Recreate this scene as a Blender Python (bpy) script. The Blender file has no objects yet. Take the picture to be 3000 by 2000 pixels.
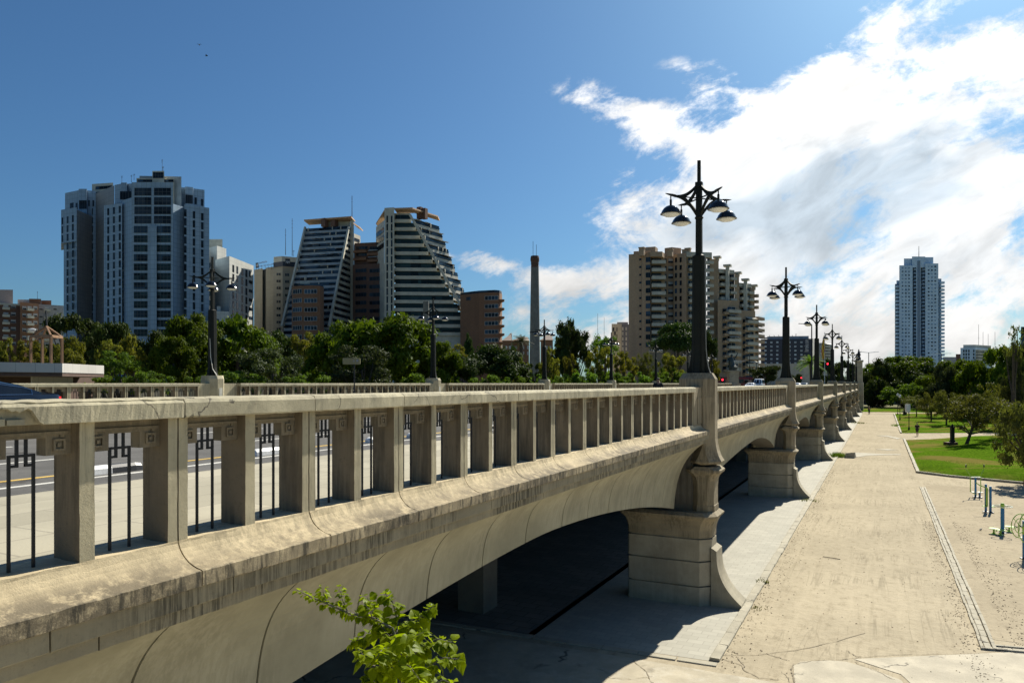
import bpy, bmesh, math, random
from mathutils import Vector, Matrix, noise as mnoise
R_ = math.radians
C = bpy.context.scene.collection
scene = bpy.context.scene

# ------------------------------------------------------------------ camera
F_PX, CX, HY, VPX = 2130.0, 1500.0, 1122.5, 2580.0
TH = math.atan((VPX - CX) / F_PX)
ct, st = math.cos(TH), math.sin(TH)
EYE = 6.56
cam_d = bpy.data.cameras.new('camera')
cam = bpy.data.objects.new('camera', cam_d); C.objects.link(cam)
cam.location = (0, 0, EYE); cam.rotation_euler = (R_(90), 0, TH)
cam_d.sensor_width = 36; cam_d.lens = 36 * F_PX / 3000
cam_d.shift_y = (HY - 1000) / 3000
cam_d.clip_start = 0.1; cam_d.clip_end = 6000
scene.camera = cam

# ------------------------------------------------------------------ sun, sky, exposure
SUN = Vector((0.185, 1.19, 1.0)).normalized()
sun_d = bpy.data.lights.new('sun', 'SUN'); sun_d.energy = 5.0; sun_d.angle = R_(0.5)
sun_d.color = (1.0, 0.945, 0.82)
sun = bpy.data.objects.new('sun', sun_d); C.objects.link(sun)
sun.rotation_euler = SUN.to_track_quat('Z', 'Y').to_euler(); sun.location = (0, 0, 60)
scene.view_settings.view_transform = 'Standard'; scene.view_settings.look = 'None'
scene.view_settings.exposure = 0.72; scene.view_settings.gamma = 1
try:
    scene.cycles.use_denoising = True; scene.cycles.max_bounces = 6
    scene.cycles.transparent_max_bounces = 6; scene.cycles.diffuse_bounces = 2
    scene.cycles.sample_clamp_indirect = 4
except Exception: pass

class NT:
    def __init__(s, nt): s.nt = nt; s.n = nt.nodes; s.l = nt.links
    def new(s, t, **k):
        n = s.n.new(t)
        for a, v in k.items(): setattr(n, a, v)
        return n
    def put(s, sock, v):
        if hasattr(v, 'is_output') or hasattr(v, 'links'): s.l.new(v, sock)
        else: sock.default_value = v
    def math(s, op, a, b=0.0, c=None, clamp=False):
        n = s.new('ShaderNodeMath', operation=op, use_clamp=clamp)
        s.put(n.inputs[0], a); s.put(n.inputs[1], b)
        if c is not None: s.put(n.inputs[2], c)
        return n.outputs[0]
    def vm(s, op, a, b=None):
        n = s.new('ShaderNodeVectorMath', operation=op); s.put(n.inputs[0], a)
        if b is not None: s.put(n.inputs[1], b)
        return n.outputs['Value'] if op in ('DOT_PRODUCT', 'LENGTH') else n.outputs[0]
    def vs(s, a, f):
        n = s.new('ShaderNodeVectorMath', operation='SCALE'); s.put(n.inputs[0], a); s.put(n.inputs['Scale'], f)
        return n.outputs[0]
    def mr(s, v, a, b, c=0.0, d=1.0, smooth=True):
        n = s.new('ShaderNodeMapRange', clamp=True)
        if smooth: n.interpolation_type = 'SMOOTHSTEP'
        for i, x in enumerate((v, a, b, c, d)): s.put(n.inputs[i], x)
        return n.outputs[0]
    def mix(s, f, a, b, mode='MIX'):
        n = s.new('ShaderNodeMix', data_type='RGBA', blend_type=mode)
        s.put(n.inputs[0], f); s.put(n.inputs[6], a); s.put(n.inputs[7], b)
        return n.outputs[2]
    def noise(s, vec, scale, detail=4, rough=0.55, dist=0.0):
        n = s.new('ShaderNodeTexNoise'); s.put(n.inputs['Vector'], vec)
        n.inputs['Scale'].default_value = scale; n.inputs['Detail'].default_value = detail
        n.inputs['Roughness'].default_value = rough; n.inputs['Distortion'].default_value = dist
        return n.outputs['Fac']
    def mapping(s, vec, loc=(0, 0, 0), rot=(0, 0, 0), scale=(1, 1, 1)):
        n = s.new('ShaderNodeMapping'); s.put(n.inputs[0], vec)
        n.inputs[1].default_value = loc; n.inputs[2].default_value = rot; n.inputs[3].default_value = scale
        return n.outputs[0]
    def comb(s, x, y, z=0.0):
        n = s.new('ShaderNodeCombineXYZ')
        for i, v in enumerate((x, y, z)): s.put(n.inputs[i], v)
        return n.outputs[0]
def c4(c): return (c[0], c[1], c[2], 1.0)

world = bpy.data.worlds.new('World'); scene.world = world; world.use_nodes = True
w = NT(world.node_tree); w.n.clear()
sky = w.new('ShaderNodeTexSky'); sky.sky_type = 'NISHITA'; sky.sun_disc = False
sky.sun_elevation = math.asin(SUN.z); sky.sun_rotation = math.atan2(SUN.x, SUN.y)
sky.air_density = 1.0; sky.dust_density = 1.1; sky.ozone_density = 2.5; sky.altitude = 0
d = w.new('ShaderNodeTexCoord').outputs['Generated']
df = w.math('MAXIMUM', w.vm('DOT_PRODUCT', d, (-st, ct, 0)), 0.02)
du = w.math('DIVIDE', w.vm('DOT_PRODUCT', d, (ct, st, 0)), df)
dv = w.math('DIVIDE', w.vm('DOT_PRODUCT', d, (0, 0, 1)), df)
uv = w.comb(du, dv)
def blob(px, py, rx, ry, rot, amp, p=1.0):
    u0, v0 = (px - CX) / F_PX, (HY - py) / F_PX
    m = w.vm('SUBTRACT', uv, (u0, v0, 0))
    m = w.mapping(m, rot=(0, 0, -R_(rot)))
    m = w.mapping(m, scale=(F_PX / rx, F_PX / ry, 1))
    return w.math('MULTIPLY', w.mr(w.vm('LENGTH', m), 0.0, 1.6, 1.0, 0.0), amp)
def addall(l):
    a = l[0]
    for b in l[1:]: a = w.math('ADD', a, b)
    return a
bias = addall([
    blob(1910, 370, 330, 75, -23, 0.74), blob(2330, 420, 420, 230, 10, 0.78), blob(2800, 330, 520, 250, 10, 0.85),
    blob(2600, 110, 380, 130, 44, 0.78), blob(2040, 640, 330, 150, -4, 0.72), blob(2520, 640, 640, 180, 4, 0.74),
    blob(2500, 880, 800, 190, 3, 0.74), blob(2950, 640, 300, 200, 0, 0.5), blob(1500, 790, 280, 46, -14, 0.70), blob(1740, 830, 240, 60, 10, 0.66),
    blob(1640, 960, 420, 90, 0, 0.50), blob(2050, 230, 160, 70, -20, 0.35), blob(2400, 1010, 800, 130, 0, 0.74), blob(1900, 600, 170, 80, 10, 0.35), blob(2900, 150, 260, 120, 30, 0.28),
    blob(1690, 432, 70, 12, 0, 0.30)])
wr = w.mapping(w.mapping(uv, rot=(0, 0, -R_(26))), scale=(1.0, 2.3, 1))
warp = w.new('ShaderNodeTexNoise'); w.put(warp.inputs['Vector'], wr); warp.inputs['Scale'].default_value = 3.0; warp.inputs['Detail'].default_value = 3
wr2 = w.vm('ADD', wr, w.vs(w.vm('SUBTRACT', warp.outputs['Color'], (0.5, 0.5, 0.5)), 0.28))
fb = w.math('ADD', w.math('MULTIPLY', w.noise(wr2, 4.2, 14, 0.66), 0.62), w.math('MULTIPLY', w.noise(w.mapping(uv, scale=(1, 1.3, 1)), 11.0, 12, 0.68), 0.38))
dens = w.math('ADD', w.math('MULTIPLY', w.math('SUBTRACT', fb, 0.52), w.math('MULTIPLY', w.math('MINIMUM', w.math('MULTIPLY', bias, 2.6), 1.0), 5.2)), w.math('MULTIPLY', bias, 0.92))
cl = w.mr(dens, 0.24, 0.92)
above = w.mr(dv, -0.02, 0.03)
cl = w.math('MULTIPLY', cl, above)
# clouds: bright where thin towards the sun, grey where thick
sund = w.vm('DOT_PRODUCT', d, tuple(SUN))
glow = w.mr(sund, 0.55, 1.0)
grey = addall([blob(2640, 500, 560, 200, 14, 1.5), blob(2200, 620, 420, 90, 22, 0.8), blob(2700, 760, 560, 100, 0, 0.5), blob(2900, 360, 260, 90, 10, 0.3)])
grey = w.math('MULTIPLY', grey, w.mr(w.noise(wr2, 3.2, 6, 0.5), 0.30, 0.62))
low = w.mr(dv, 0.05, 0.26, 0.84, 1.0)
lumi = w.math('MULTIPLY', w.math('ADD', 0.50, w.math('MULTIPLY', glow, 0.36)), low)
lumi = w.math('MULTIPLY', lumi, w.mr(w.noise(wr2, 9, 8, 0.6), 0.25, 0.7, 0.78, 1.12))
lumi = w.math('MULTIPLY', lumi, w.math('SUBTRACT', 1.0, w.math('MULTIPLY', w.math('MINIMUM', grey, 1.0), 0.33)))
ccol = w.mix(w.math('MINIMUM', grey, 1.0), c4((1.0, 0.99, 0.97)), c4((0.80, 0.93, 1.05)))
cc = w.vs(ccol, w.math('MULTIPLY', lumi, 0.92))
skm = w.vs(sky.outputs[0], 0.042)
tint = w.mix(1.0, skm, c4((0.57, 0.95, 1.24)), 'MULTIPLY')
out_c = w.mix(cl, tint, cc)
bg = w.new('ShaderNodeBackground'); w.put(bg.inputs[0], out_c); bg.inputs[1].default_value = 1.0
wo = w.new('ShaderNodeOutputWorld'); w.l.new(bg.outputs[0], wo.inputs[0])

# ------------------------------------------------------------------ pixel -> world helpers (photograph measured, real distances)
def W(px, py, D):
    r = (px - CX) * D / F_PX; z = EYE + (HY - py) * D / F_PX
    return Vector((r * ct - D * st, r * st + D * ct, z))
def G(px, py):
    p = W(px, py, F_PX * EYE / (py - HY)); p.z = 0; return p

# ------------------------------------------------------------------ mesh builder
class MB:
    def __init__(s): s.v = []; s.f = []; s.m = []
    def add(s, vs, fs, mi=0):
        o = len(s.v); s.v += [tuple(v) for v in vs]
        s.f += [tuple(i + o for i in f) for f in fs]; s.m += [mi] * len(fs); return s
    def box(s, a, b, mi=0, M=None):
        x0, y0, z0 = a; x1, y1, z1 = b
        if x0 > x1: x0, x1 = x1, x0
        if y0 > y1: y0, y1 = y1, y0
        if z0 > z1: z0, z1 = z1, z0
        vs = [Vector(p) for p in ((x0, y0, z0), (x1, y0, z0), (x1, y1, z0), (x0, y1, z0), (x0, y0, z1), (x1, y0, z1), (x1, y1, z1), (x0, y1, z1))]
        if M: vs = [M @ p for p in vs]
        return s.add(vs, [(0, 3, 2, 1), (4, 5, 6, 7), (0, 1, 5, 4), (1, 2, 6, 5), (2, 3, 7, 6), (3, 0, 4, 7)], mi)
    def loft(s, rings, mi=0, cap=True, close=True):
        n = len(rings[0]); vs = [p for r in rings for p in r]; fs = []
        for i in range(len(rings) - 1):
            for j in range(n if close else n - 1):
                k = (j + 1) % n
                fs.append((i * n + j, i * n + k, (i + 1) * n + k, (i + 1) * n + j))
        if cap:
            fs.append(tuple(range(n))[::-1]); fs.append(tuple((len(rings) - 1) * n + j for j in range(n)))
        return s.add(vs, fs, mi)
    def prism(s, pts, z0, z1, mi=0):
        return s.loft([[(p[0], p[1], z0) for p in pts], [(p[0], p[1], z1) for p in pts]], mi)
    def tube(s, path, r, n=8, mi=0, cap=True):
        path = [Vector(p) for p in path]; rs = r if isinstance(r, (list, tuple)) else [r] * len(path)
        rings = []; up = Vector((0, 0, 1))
        for i, p in enumerate(path):
            t = (path[min(i + 1, len(path) - 1)] - path[max(i - 1, 0)]).normalized()
            a = t.cross(Vector((0.31, 0.17, 0.93)) if abs(t.z) < .9 else Vector((1, 0.1, 0))).normalized(); b = t.cross(a)
            rings.append([p + (a * math.cos(q * 2 * math.pi / n) + b * math.sin(q * 2 * math.pi / n)) * rs[i] for q in range(n)])
        return s.loft(rings, mi, cap)
    def lathe(s, prof, c=(0, 0, 0), n=16, mi=0, ax=None):
        rings = []
        for r, z in prof:
            rings.append([Vector((c[0] + r * math.cos(q * 2 * math.pi / n), c[1] + r * math.sin(q * 2 * math.pi / n), c[2] + z)) for q in range(n)])
        return s.loft(rings, mi, True)
    def bar(s, a, b, w_, h_, mi=0):
        a, b = Vector(a), Vector(b); t = (b - a).normalized()
        u = t.cross(Vector((0, 0, 1)));
        if u.length < 1e-3: u = Vector((1, 0, 0))
        u.normalize(); v = u.cross(t)
        o = [u * sx * w_ / 2 + v * sy * h_ / 2 for sx, sy in ((-1, -1), (1, -1), (1, 1), (-1, 1))]
        return s.loft([[a + q for q in o], [b + q for q in o]], mi)
    def mesh(s, name, mats, smooth=False):
        me = bpy.data.meshes.new(name); me.from_pydata(s.v, [], s.f)
        if not isinstance(mats, (list, tuple)): mats = [mats]
        for m_ in mats: me.materials.append(m_)
        if len(mats) > 1: me.polygons.foreach_set('material_index', s.m)
        bm = bmesh.new(); bm.from_mesh(me); bmesh.ops.recalc_face_normals(bm, faces=bm.faces); bm.to_mesh(me); bm.free()
        if smooth: me.polygons.foreach_set('use_smooth', [True] * len(me.polygons))
        me.update(); return me
    def build(s, name, mats, parent=None, smooth=False):
        return link(name, s.mesh(name, mats, smooth), parent)
def link(name, data, parent=None, loc=None, rz=0, M=None):
    o = bpy.data.objects.new(name, data); C.objects.link(o)
    if parent: o.parent = parent
    if M is not None: o.matrix_local = M
    else:
        if loc is not None: o.location = loc
        if rz: o.rotation_euler.z = rz
    return o
def tag(o, label=None, cat=None, group=None, kind=None):
    if label: o['label'] = label
    if cat: o['category'] = cat
    if group: o['group'] = group
    if kind: o['kind'] = kind
    return o
def thing(name, label, cat, loc=(0, 0, 0), rz=0, group=None):
    return tag(link(name, None, None, loc, rz), label, cat, group)
KIDS = {}
def kids(o):
    return [c for c in bpy.data.objects if c.parent == o]
def copy_tree(o, parent=None, cache=None):
    if cache is None:
        cache = {}
        for q in bpy.data.objects:
            if q.parent: cache.setdefault(q.parent.name, []).append(q)
    c = o.copy(); C.objects.link(c)
    if parent: c.parent = parent
    for ch in cache.get(o.name, []): copy_tree(ch, c, cache)
    return c
def stuffbox(mb, a, b): mb.box(a, b)

# ------------------------------------------------------------------ materials
MAT = {}
def new_mat(name):
    m = bpy.data.materials.new(name); m.use_nodes = True
    t = NT(m.node_tree); b = m.node_tree.nodes['Principled BSDF']; MAT[name] = m
    return m, t, b
def posn(t): return t.new('ShaderNodeNewGeometry').outputs['Position']
def bump(t, b, h, strength=0.3, dist=0.02):
    n = t.new('ShaderNodeBump'); n.inputs['Strength'].default_value = strength; n.inputs['Distance'].default_value = dist
    t.put(n.inputs['Height'], h); t.l.new(n.outputs[0], b.inputs['Normal'])
def plain(name, col, rough=0.6, metal=0.0, var=0.15, scale=3.0, emis=None, bmp=0.0, spec=None):
    m, t, b = new_mat(name)
    n = t.noise(posn(t), scale, 5)
    cc_ = t.mix(t.mr(n, 0.3, 0.7), c4([x * (1 - var) for x in col]), c4([min(1, x * (1 + var)) for x in col]))
    t.put(b.inputs['Base Color'], cc_); b.inputs['Roughness'].default_value = rough; b.inputs['Metallic'].default_value = metal
    if spec is not None: b.inputs['Specular IOR Level'].default_value = spec
    if emis: b.inputs['Emission Color'].default_value = c4(emis[0]); b.inputs['Emission Strength'].default_value = emis[1]
    if bmp: bump(t, b, t.noise(posn(t), scale * 6, 6), bmp, 0.02)
    return m
def concrete(name, col, streak=0.0, sscale=(7, 7, 0.45), dirt=0.3, crack=0.0, bmp=0.35, patch=None, lip=None, cw=0.014, rough=0.85, stk=(0.05, 0.045, 0.035)):
    m, t, b = new_mat(name); p = posn(t)
    n1 = t.noise(p, 1.3, 6, 0.6); n2 = t.noise(p, 22, 9, 0.72)
    c = t.mix(t.mr(n1, 0.3, 0.72), c4([x * 0.80 for x in col]), c4([x * 1.10 for x in col]))
    c = t.mix(t.math('MULTIPLY', t.mr(n2, 0.52, 0.72), dirt), c, c4([x * 0.45 for x in col]))
    if patch:
        n4 = t.noise(p, 1.7, 10, 0.75, 0.2)
        c = t.mix(t.math('MULTIPLY', t.mr(n4, 0.46, 0.66), patch[3]), c, c4(patch[:3]))
    if streak:
        sp = t.mapping(p, scale=sscale); n3 = t.noise(sp, 2.0, 8, 0.72)
        n5 = t.noise(p, 0.8, 5, 0.6)
        f = t.math('MULTIPLY', t.mr(n3, 0.41, 0.60), t.mr(n5, 0.34, 0.56))
        c = t.mix(t.math('MULTIPLY', f, streak), c, c4(stk))
    if lip:
        sx = t.new('ShaderNodeSeparateXYZ'); t.l.new(p, sx.inputs[0])
        f = t.math('MULTIPLY', t.mr(sx.outputs[2], lip[0], lip[1], 1.0, 0.0), t.mr(t.noise(p, 6.0, 9, 0.78), 0.34, 0.54, 0.2, 1.0))
        f = t.math('MULTIPLY', f, t.mr(t.noise(p, 0.6, 3), 0.35, 0.6, 0.45, 1.0))
        c = t.mix(t.math('MULTIPLY', f, 0.92), c, c4((0.13, 0.108, 0.075)))
        q = t.math('MULTIPLY', t.mr(t.noise(t.mapping(p, scale=(0.15, 8, 1.3)), 2.0, 7, 0.7), 0.46, 0.62), t.mr(sx.outputs[2], lip[0] - .018, lip[0] - .012, 1.0, 0.0))
        c = t.mix(t.math('MULTIPLY', q, 0.85), c, c4((0.055, 0.05, 0.038)))
    if crack:
        v = t.new('ShaderNodeTexVoronoi', feature='DISTANCE_TO_EDGE'); nn = t.new('ShaderNodeTexNoise'); nn.inputs['Scale'].default_value = 2.2; nn.inputs['Detail'].default_value = 6
        t.put(nn.inputs['Vector'], p); vv = t.vm('ADD', p, nn.outputs['Color']); t.put(v.inputs['Vector'], vv); v.inputs['Scale'].default_value = crack
        f = t.math('MULTIPLY', t.mr(v.outputs['Distance'], 0.002, cw, 1.0, 0.0), t.mr(t.noise(p, 0.9, 2), 0.48, 0.62))
        c = t.mix(t.math('MULTIPLY', f, 0.8), c, c4((0.05, 0.045, 0.04)))
    t.put(b.inputs['Base Color'], c); b.inputs['Roughness'].default_value = rough; b.inputs['Specular IOR Level'].default_value = 0.2
    h = t.math('ADD', t.noise(p, 70, 6, 0.7), t.math('MULTIPLY', t.noise(p, 7, 6), 1.2))
    bump(t, b, h, bmp, 0.012)
    return m
def facade_uv(t):
    g = t.new('ShaderNodeNewGeometry')
    tan = t.vm('CROSS_PRODUCT', g.outputs['Normal'], (0, 0, 1))
    u = t.vm('DOT_PRODUCT', g.outputs['Position'], tan)
    s_ = t.new('ShaderNodeSeparateXYZ'); t.l.new(g.outputs['Position'], s_.inputs[0])
    return t.comb(u, s_.outputs[2])
def panelled(name, col, mortar, bw, bh, ms=0.02, var=0.08, rough=0.6, stagger=0.0, metal=0.0, sc=1.0):
    m, t, b = new_mat(name); v = facade_uv(t)
    br = t.new('ShaderNodeTexBrick'); t.put(br.inputs['Vector'], v); br.offset = stagger
    br.inputs['Scale'].default_value = 1.0; br.inputs['Brick Width'].default_value = bw; br.inputs['Row Height'].default_value = bh
    br.inputs['Mortar Size'].default_value = ms; br.inputs['Mortar Smooth'].default_value = 0.3
    br.inputs['Color1'].default_value = c4([x * (1 - var) for x in col]); br.inputs['Color2'].default_value = c4([x * (1 + var) for x in col])
    br.inputs['Mortar'].default_value = c4(mortar)
    n = t.noise(t.mapping(posn(t), scale=(1, 1, 0.25)), 0.35, 6)
    c = t.mix(t.mr(n, 0.35, 0.7, 0.0, 0.35), br.outputs['Color'], c4([x * 0.6 for x in col]))
    t.put(b.inputs['Base Color'], c); b.inputs['Roughness'].default_value = rough; b.inputs['Metallic'].default_value = metal
    return m
def glassy(name, col, rough=0.12, var=0.6, spec=0.12, cell=2.6):
    m, t, b = new_mat(name); p = posn(t)
    wn = t.new('ShaderNodeTexWhiteNoise', noise_dimensions='3D'); t.put(wn.inputs['Vector'], t.vm('FLOOR', t.mapping(p, scale=(1 / cell, 1 / cell, 1 / cell))))
    c = t.mix(t.mr(wn.outputs['Value'], 0.2, 1.0, smooth=False), c4([x * (1 - var) for x in col]), c4([x * (1 + var * 1.5) for x in col]))
    t.put(b.inputs['Base Color'], c); b.inputs['Roughness'].default_value = rough; b.inputs['Specular IOR Level'].default_value = spec
    return m
def leafmat(name, c1, c2, trans=0.35, sat=None, rough=0.62):
    m, t, b = new_mat(name); oi = t.new('ShaderNodeObjectInfo'); p = posn(t)
    n = t.noise(p, 0.8, 4, 0.7); n2 = t.noise(p, 9, 2)
    f = t.math('ADD', t.mr(n, 0.35, 0.65, 0.0, 0.6), t.math('MULTIPLY', t.mr(n2, 0.35, 0.65), 0.4))
    c = t.mix(f, c4(c1), c4(c2))
    hs = t.new('ShaderNodeHueSaturation'); t.put(hs.inputs['Color'], c)
    t.put(hs.inputs['Value'], t.mr(oi.outputs['Random'], 0, 1, 0.78, 1.2, False)); t.put(hs.inputs['Hue'], t.mr(oi.outputs['Random'], 0, 1, 0.488, 0.512, False))
    c = hs.outputs[0]
    t.put(b.inputs['Base Color'], c); b.inputs['Roughness'].default_value = rough; b.inputs['Specular IOR Level'].default_value = 0.08
    tr = t.new('ShaderNodeBsdfTranslucent'); t.put(tr.inputs[0], t.mix(1.0, c, c4((1.3, 1.3, 0.45)), 'MULTIPLY'))
    mx = t.new('ShaderNodeMixShader'); mx.inputs[0].default_value = trans
    t.l.new(b.outputs[0], mx.inputs[1]); t.l.new(tr.outputs[0], mx.inputs[2])
    t.l.new(mx.outputs[0], m.node_tree.nodes['Material Output'].inputs[0])
    return m

BEIGE = (0.40, 0.355, 0.255)
M_rail = concrete('rail_concrete', (0.48, 0.43, 0.295), streak=0.32, sscale=(4, 4, 1.5), dirt=0.5, crack=0.9, stk=(0.10, 0.095, 0.085))
M_bal = concrete('baluster_concrete', (0.50, 0.44, 0.295), streak=0.45, dirt=0.35, stk=(0.11, 0.095, 0.075))
M_side = concrete('weathered_reveal', (0.25, 0.20, 0.135), streak=0.6, dirt=0.4, stk=(0.07, 0.06, 0.045))  # stained side faces, base darkened to put their shade into the colour
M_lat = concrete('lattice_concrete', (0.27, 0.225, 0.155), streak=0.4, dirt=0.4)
M_cove = concrete('ledge_concrete', (0.63, 0.515, 0.325), streak=0.45, dirt=0.35, patch=(0.17, 0.135, 0.08, 0.30), lip=(EYE - 1.372, EYE - 1.245), stk=(0.09, 0.078, 0.055))
M_corn = concrete('cornice_concrete', (0.34, 0.295, 0.20), streak=0.80, sscale=(0.10, 13, 0.75), dirt=0.45, stk=(0.04, 0.036, 0.028))
M_arch = concrete('arch_concrete', (0.315, 0.29, 0.20), streak=0.22, dirt=0.08, bmp=0.12, stk=(0.55, 0.50, 0.38))
M_pier = concrete('pier_concrete', (0.34, 0.285, 0.19), streak=0.55, dirt=0.4, stk=(0.10, 0.08, 0.05))
M_base = concrete('pier_base_stone', (0.42, 0.375, 0.275), streak=0.12, dirt=0.25, bmp=0.2, patch=(0.27, 0.23, 0.16, 0.35))
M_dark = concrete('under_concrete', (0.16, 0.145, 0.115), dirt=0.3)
M_groove = plain('joint_shadow', (0.06, 0.055, 0.045), 0.95)  # dark filling of arch joints, gutter and cornice backing
M_iron = plain('dark_iron', (0.012, 0.013, 0.016), 0.5, 0.3)
M_lamp = plain('lamp_green_black', (0.013, 0.015, 0.011), 0.62, 0.0, bmp=0.05, spec=0.2)
M_shade = plain('lamp_shade_black', (0.012, 0.013, 0.014), 0.12, 0.0, spec=0.6)
M_diff = plain('lamp_diffuser', (0.75, 0.75, 0.70), 0.25, var=0.1, scale=20)
M_cream = plain('cream_plate', (0.6, 0.57, 0.48), 0.5)
# ================================================================== THE BRIDGE
E = EYE
PY0, PL, NP = -0.49, 22.67, 9          # near piers: y = PY0 + PL*k
FY0, FL, FX = 6.0, 21.8, 32.3          # far piers
SEG = 1.415; NSEG = 14
XR = 4.75
random.seed(5)
def jit(a): return random.uniform(-a, a)
def extrude_y(mb, prof, y0, y1, step=0.0, jit_a=0.0, mi=0):
    """profile [(x,z)] swept along y with small wear on its edges"""
    n = max(1, int(round((y1 - y0) / step))) if step else 1
    rings = []
    for i in range(n + 1):
        y = y0 + (y1 - y0) * i / n
        rings.append([(x + jit(jit_a), y, z + jit(jit_a)) for x, z in prof])
    mb.loft(rings, mi)
# section coordinates: x = -X (towards the far side), z relative to eye level; local frame of a balustrade: origin at rail outer edge line
def P(l): return [(-x, E + z) for x, z in l]
RAIL = [(5.10, -.26), (4.68, -.26), (4.672, -.248), (4.672, -.145), (4.69, -.118), (4.73, -.108), (5.05, -.108), (5.09, -.125), (5.10, -.15)]
COVE = [(5.08, -1.507), (4.50, -1.507), (4.487, -1.50), (4.485, -1.392), (4.50, -1.384), (4.535, -1.378), (4.58, -1.364), (4.63, -1.342), (4.67, -1.316), (4.70, -1.287), (4.725, -1.25), (4.742, -1.21), (4.747, -1.192), (5.08, -1.19)]
def rail_mesh(y0, wear, chip=False):
    mb = MB()
    if not chip:
        extrude_y(mb, P(RAIL), y0 + .004, y0 + SEG - .004, .07 if wear else 0, .0022 if wear else 0)
        return mb
    # the block with its lower outer edge broken away
    core = [(5.10, -.26), (4.725, -.258), (4.72, -.20), (4.715, -.16), (4.69, -.118), (4.73, -.108), (5.05, -.108), (5.10, -.15)]
    extrude_y(mb, P(core), y0 + .004, y0 + SEG - .004, .05, .004)
    n = 60; rings = []
    for i in range(n + 1):
        y = y0 + .004 + (SEG - .008) * i / n
        t = (y - 2.62) / 0.06
        zl = -.26 if y > 2.72 else (-.165 + .012 * math.sin(y * 31) + jit(.006)) if y < 2.66 else -.165 - .095 * (y - 2.66) / .06
        rings.append([(-4.70, y, E + zl), (-4.672 + jit(.002), y, E + zl + .004), (-4.672 + jit(.0015), y, E - .145), (-4.70, y, E - .118), (-4.715, y, E - .13)])
    mb.loft(rings)
    # the old brick-like filler showing in the break
    mb.box((-4.73, y0 + .01, E - .258), (-4.695, 2.52, E - .215)); mb.box((-4.728, 2.53, E - .256), (-4.692, 2.63, E - .222))
    return mb
def baluster_mb(yc, wd, xo=4.75, top=-.262):
    mb = MB(); j = .0015
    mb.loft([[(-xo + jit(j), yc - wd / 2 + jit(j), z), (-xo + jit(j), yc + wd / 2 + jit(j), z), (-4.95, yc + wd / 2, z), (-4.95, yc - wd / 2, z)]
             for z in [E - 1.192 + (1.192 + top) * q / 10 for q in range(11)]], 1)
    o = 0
    for i, f in enumerate(mb.f):      # outer face stays light; the reveals' shade is put into their darker colour
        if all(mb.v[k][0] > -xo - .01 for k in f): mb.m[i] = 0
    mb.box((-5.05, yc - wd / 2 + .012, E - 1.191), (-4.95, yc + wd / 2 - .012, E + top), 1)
    mb.m[-1] = 0      # inner face stays light too
    return mb
def lattice_mb(a, b):
    mb = MB(); xo, xi = -4.845, -4.945; cw = .165
    mb.box((xi, a, E - .355), (xo, b, E - .262))
    for s in (0, 1):
        y0, y1 = (a, a + cw) if s == 0 else (b - cw, b)
        mb.box((xi, y0, E - .472), (xo, y1, E - .3555))
        yo = (y0 + y1) / 2; zc = E - .405
        q = .040
        for (u0, u1, v0, v1) in ((-q, q, q - .014, q), (-q, q, -q, -q + .014), (-q, -q + .014, -q + .014, q - .014), (q - .014, q, -q + .014, q - .014)):
            mb.box((xo, yo + u0, zc + v0), (xo + .016, yo + u1, zc + v1))
        mb.box((xo, yo - .012, zc - .012), (xo + .014, yo + .012, zc + .012))
    mb.box((xo, a + .02, E - .335), (xo + .018, b - .02, E - .315))
    mb.box((xo, a + .05, E - .355), (xo + .012, a + .075, E - .336)); mb.box((xo, b - .075, E - .355), (xo + .012, b - .05, E - .336))
    return mb
def grille_mb(a, b):
    mb = MB(); yc = (a + b) / 2; t = .0085; x0, x1 = -4.908, -4.892
    for s in (-1, 1):
        mb.box((x0, yc + s * .075 - t, E - 1.19), (x1, yc + s * .075 + t, E - .455))
        mb.box((x0, yc + s * .028 - t, E - .535), (x1, yc + s * .028 + t, E - .355))
        mb.box((x0 + .001, yc + s * .0195, E - .535), (x1 - .001, yc + s * .0665, E - .518))
    mb.box((x0 - .001, yc - .075, E - .472), (x1 + .001, yc + .075, E - .455))
    return mb
def make_balustrade(label, y0, nseg, wear=False, chip=False, group='balustrades along the bridge'):
    """y0 = start of the run, world placed: parts are built in place for the first one, and shared afterwards"""
    root = thing('balustrade', label, 'balustrade', (0, 0, 0), 0, group)
    for k in range(nseg):
        a = y0 + k * SEG
        rail_mesh(a, wear, chip and k == chip).build('handrail', M_rail, root)
        mb = MB(); extrude_y(mb, P(COVE), a + .006, a + SEG - .006, .09 if wear else 0, .003 if wear else 0)
        mb.build('curved_ledge', M_cove, root, smooth=False)
        mid = a + SEG / 2
        for yc, wd in ((a + .046, .080), (mid, .104), (a + SEG - .046, .080)):
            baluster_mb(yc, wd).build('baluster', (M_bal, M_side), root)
        for p, q in ((a + .086, mid - .052), (mid + .052, a + SEG - .086)):
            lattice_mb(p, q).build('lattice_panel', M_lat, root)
            grille_mb(p, q).build('iron_grille', M_iron, root)
    return root
Ystart = PY0 + 1.43 - 0.0
names = ['nearest', 'second', 'third', 'fourth', 'fifth', 'sixth', 'seventh', 'eighth']
bal0 = make_balustrade('cracked beige concrete balustrade with broken handrail, nearest run beside the camera', PY0 + PL - 1.43 - NSEG * SEG, NSEG, wear=True, chip=1)
# shared run for the rest
bal1 = make_balustrade('beige concrete balustrade run right behind the nearest lamp pier on the near side', PY0 + 2 * PL - 1.43 - NSEG * SEG, NSEG)
cache = {}
for q in bpy.data.objects:
    if q.parent: cache.setdefault(q.parent.name, []).append(q)
for k in range(2, 8):
    c = copy_tree(bal1, None, cache); c.location.y = (k - 1) * PL
    c['label'] = 'beige concrete balustrade run on the near side, between the %s and %s lamp piers' % (names[k - 1], names[k])
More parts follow.
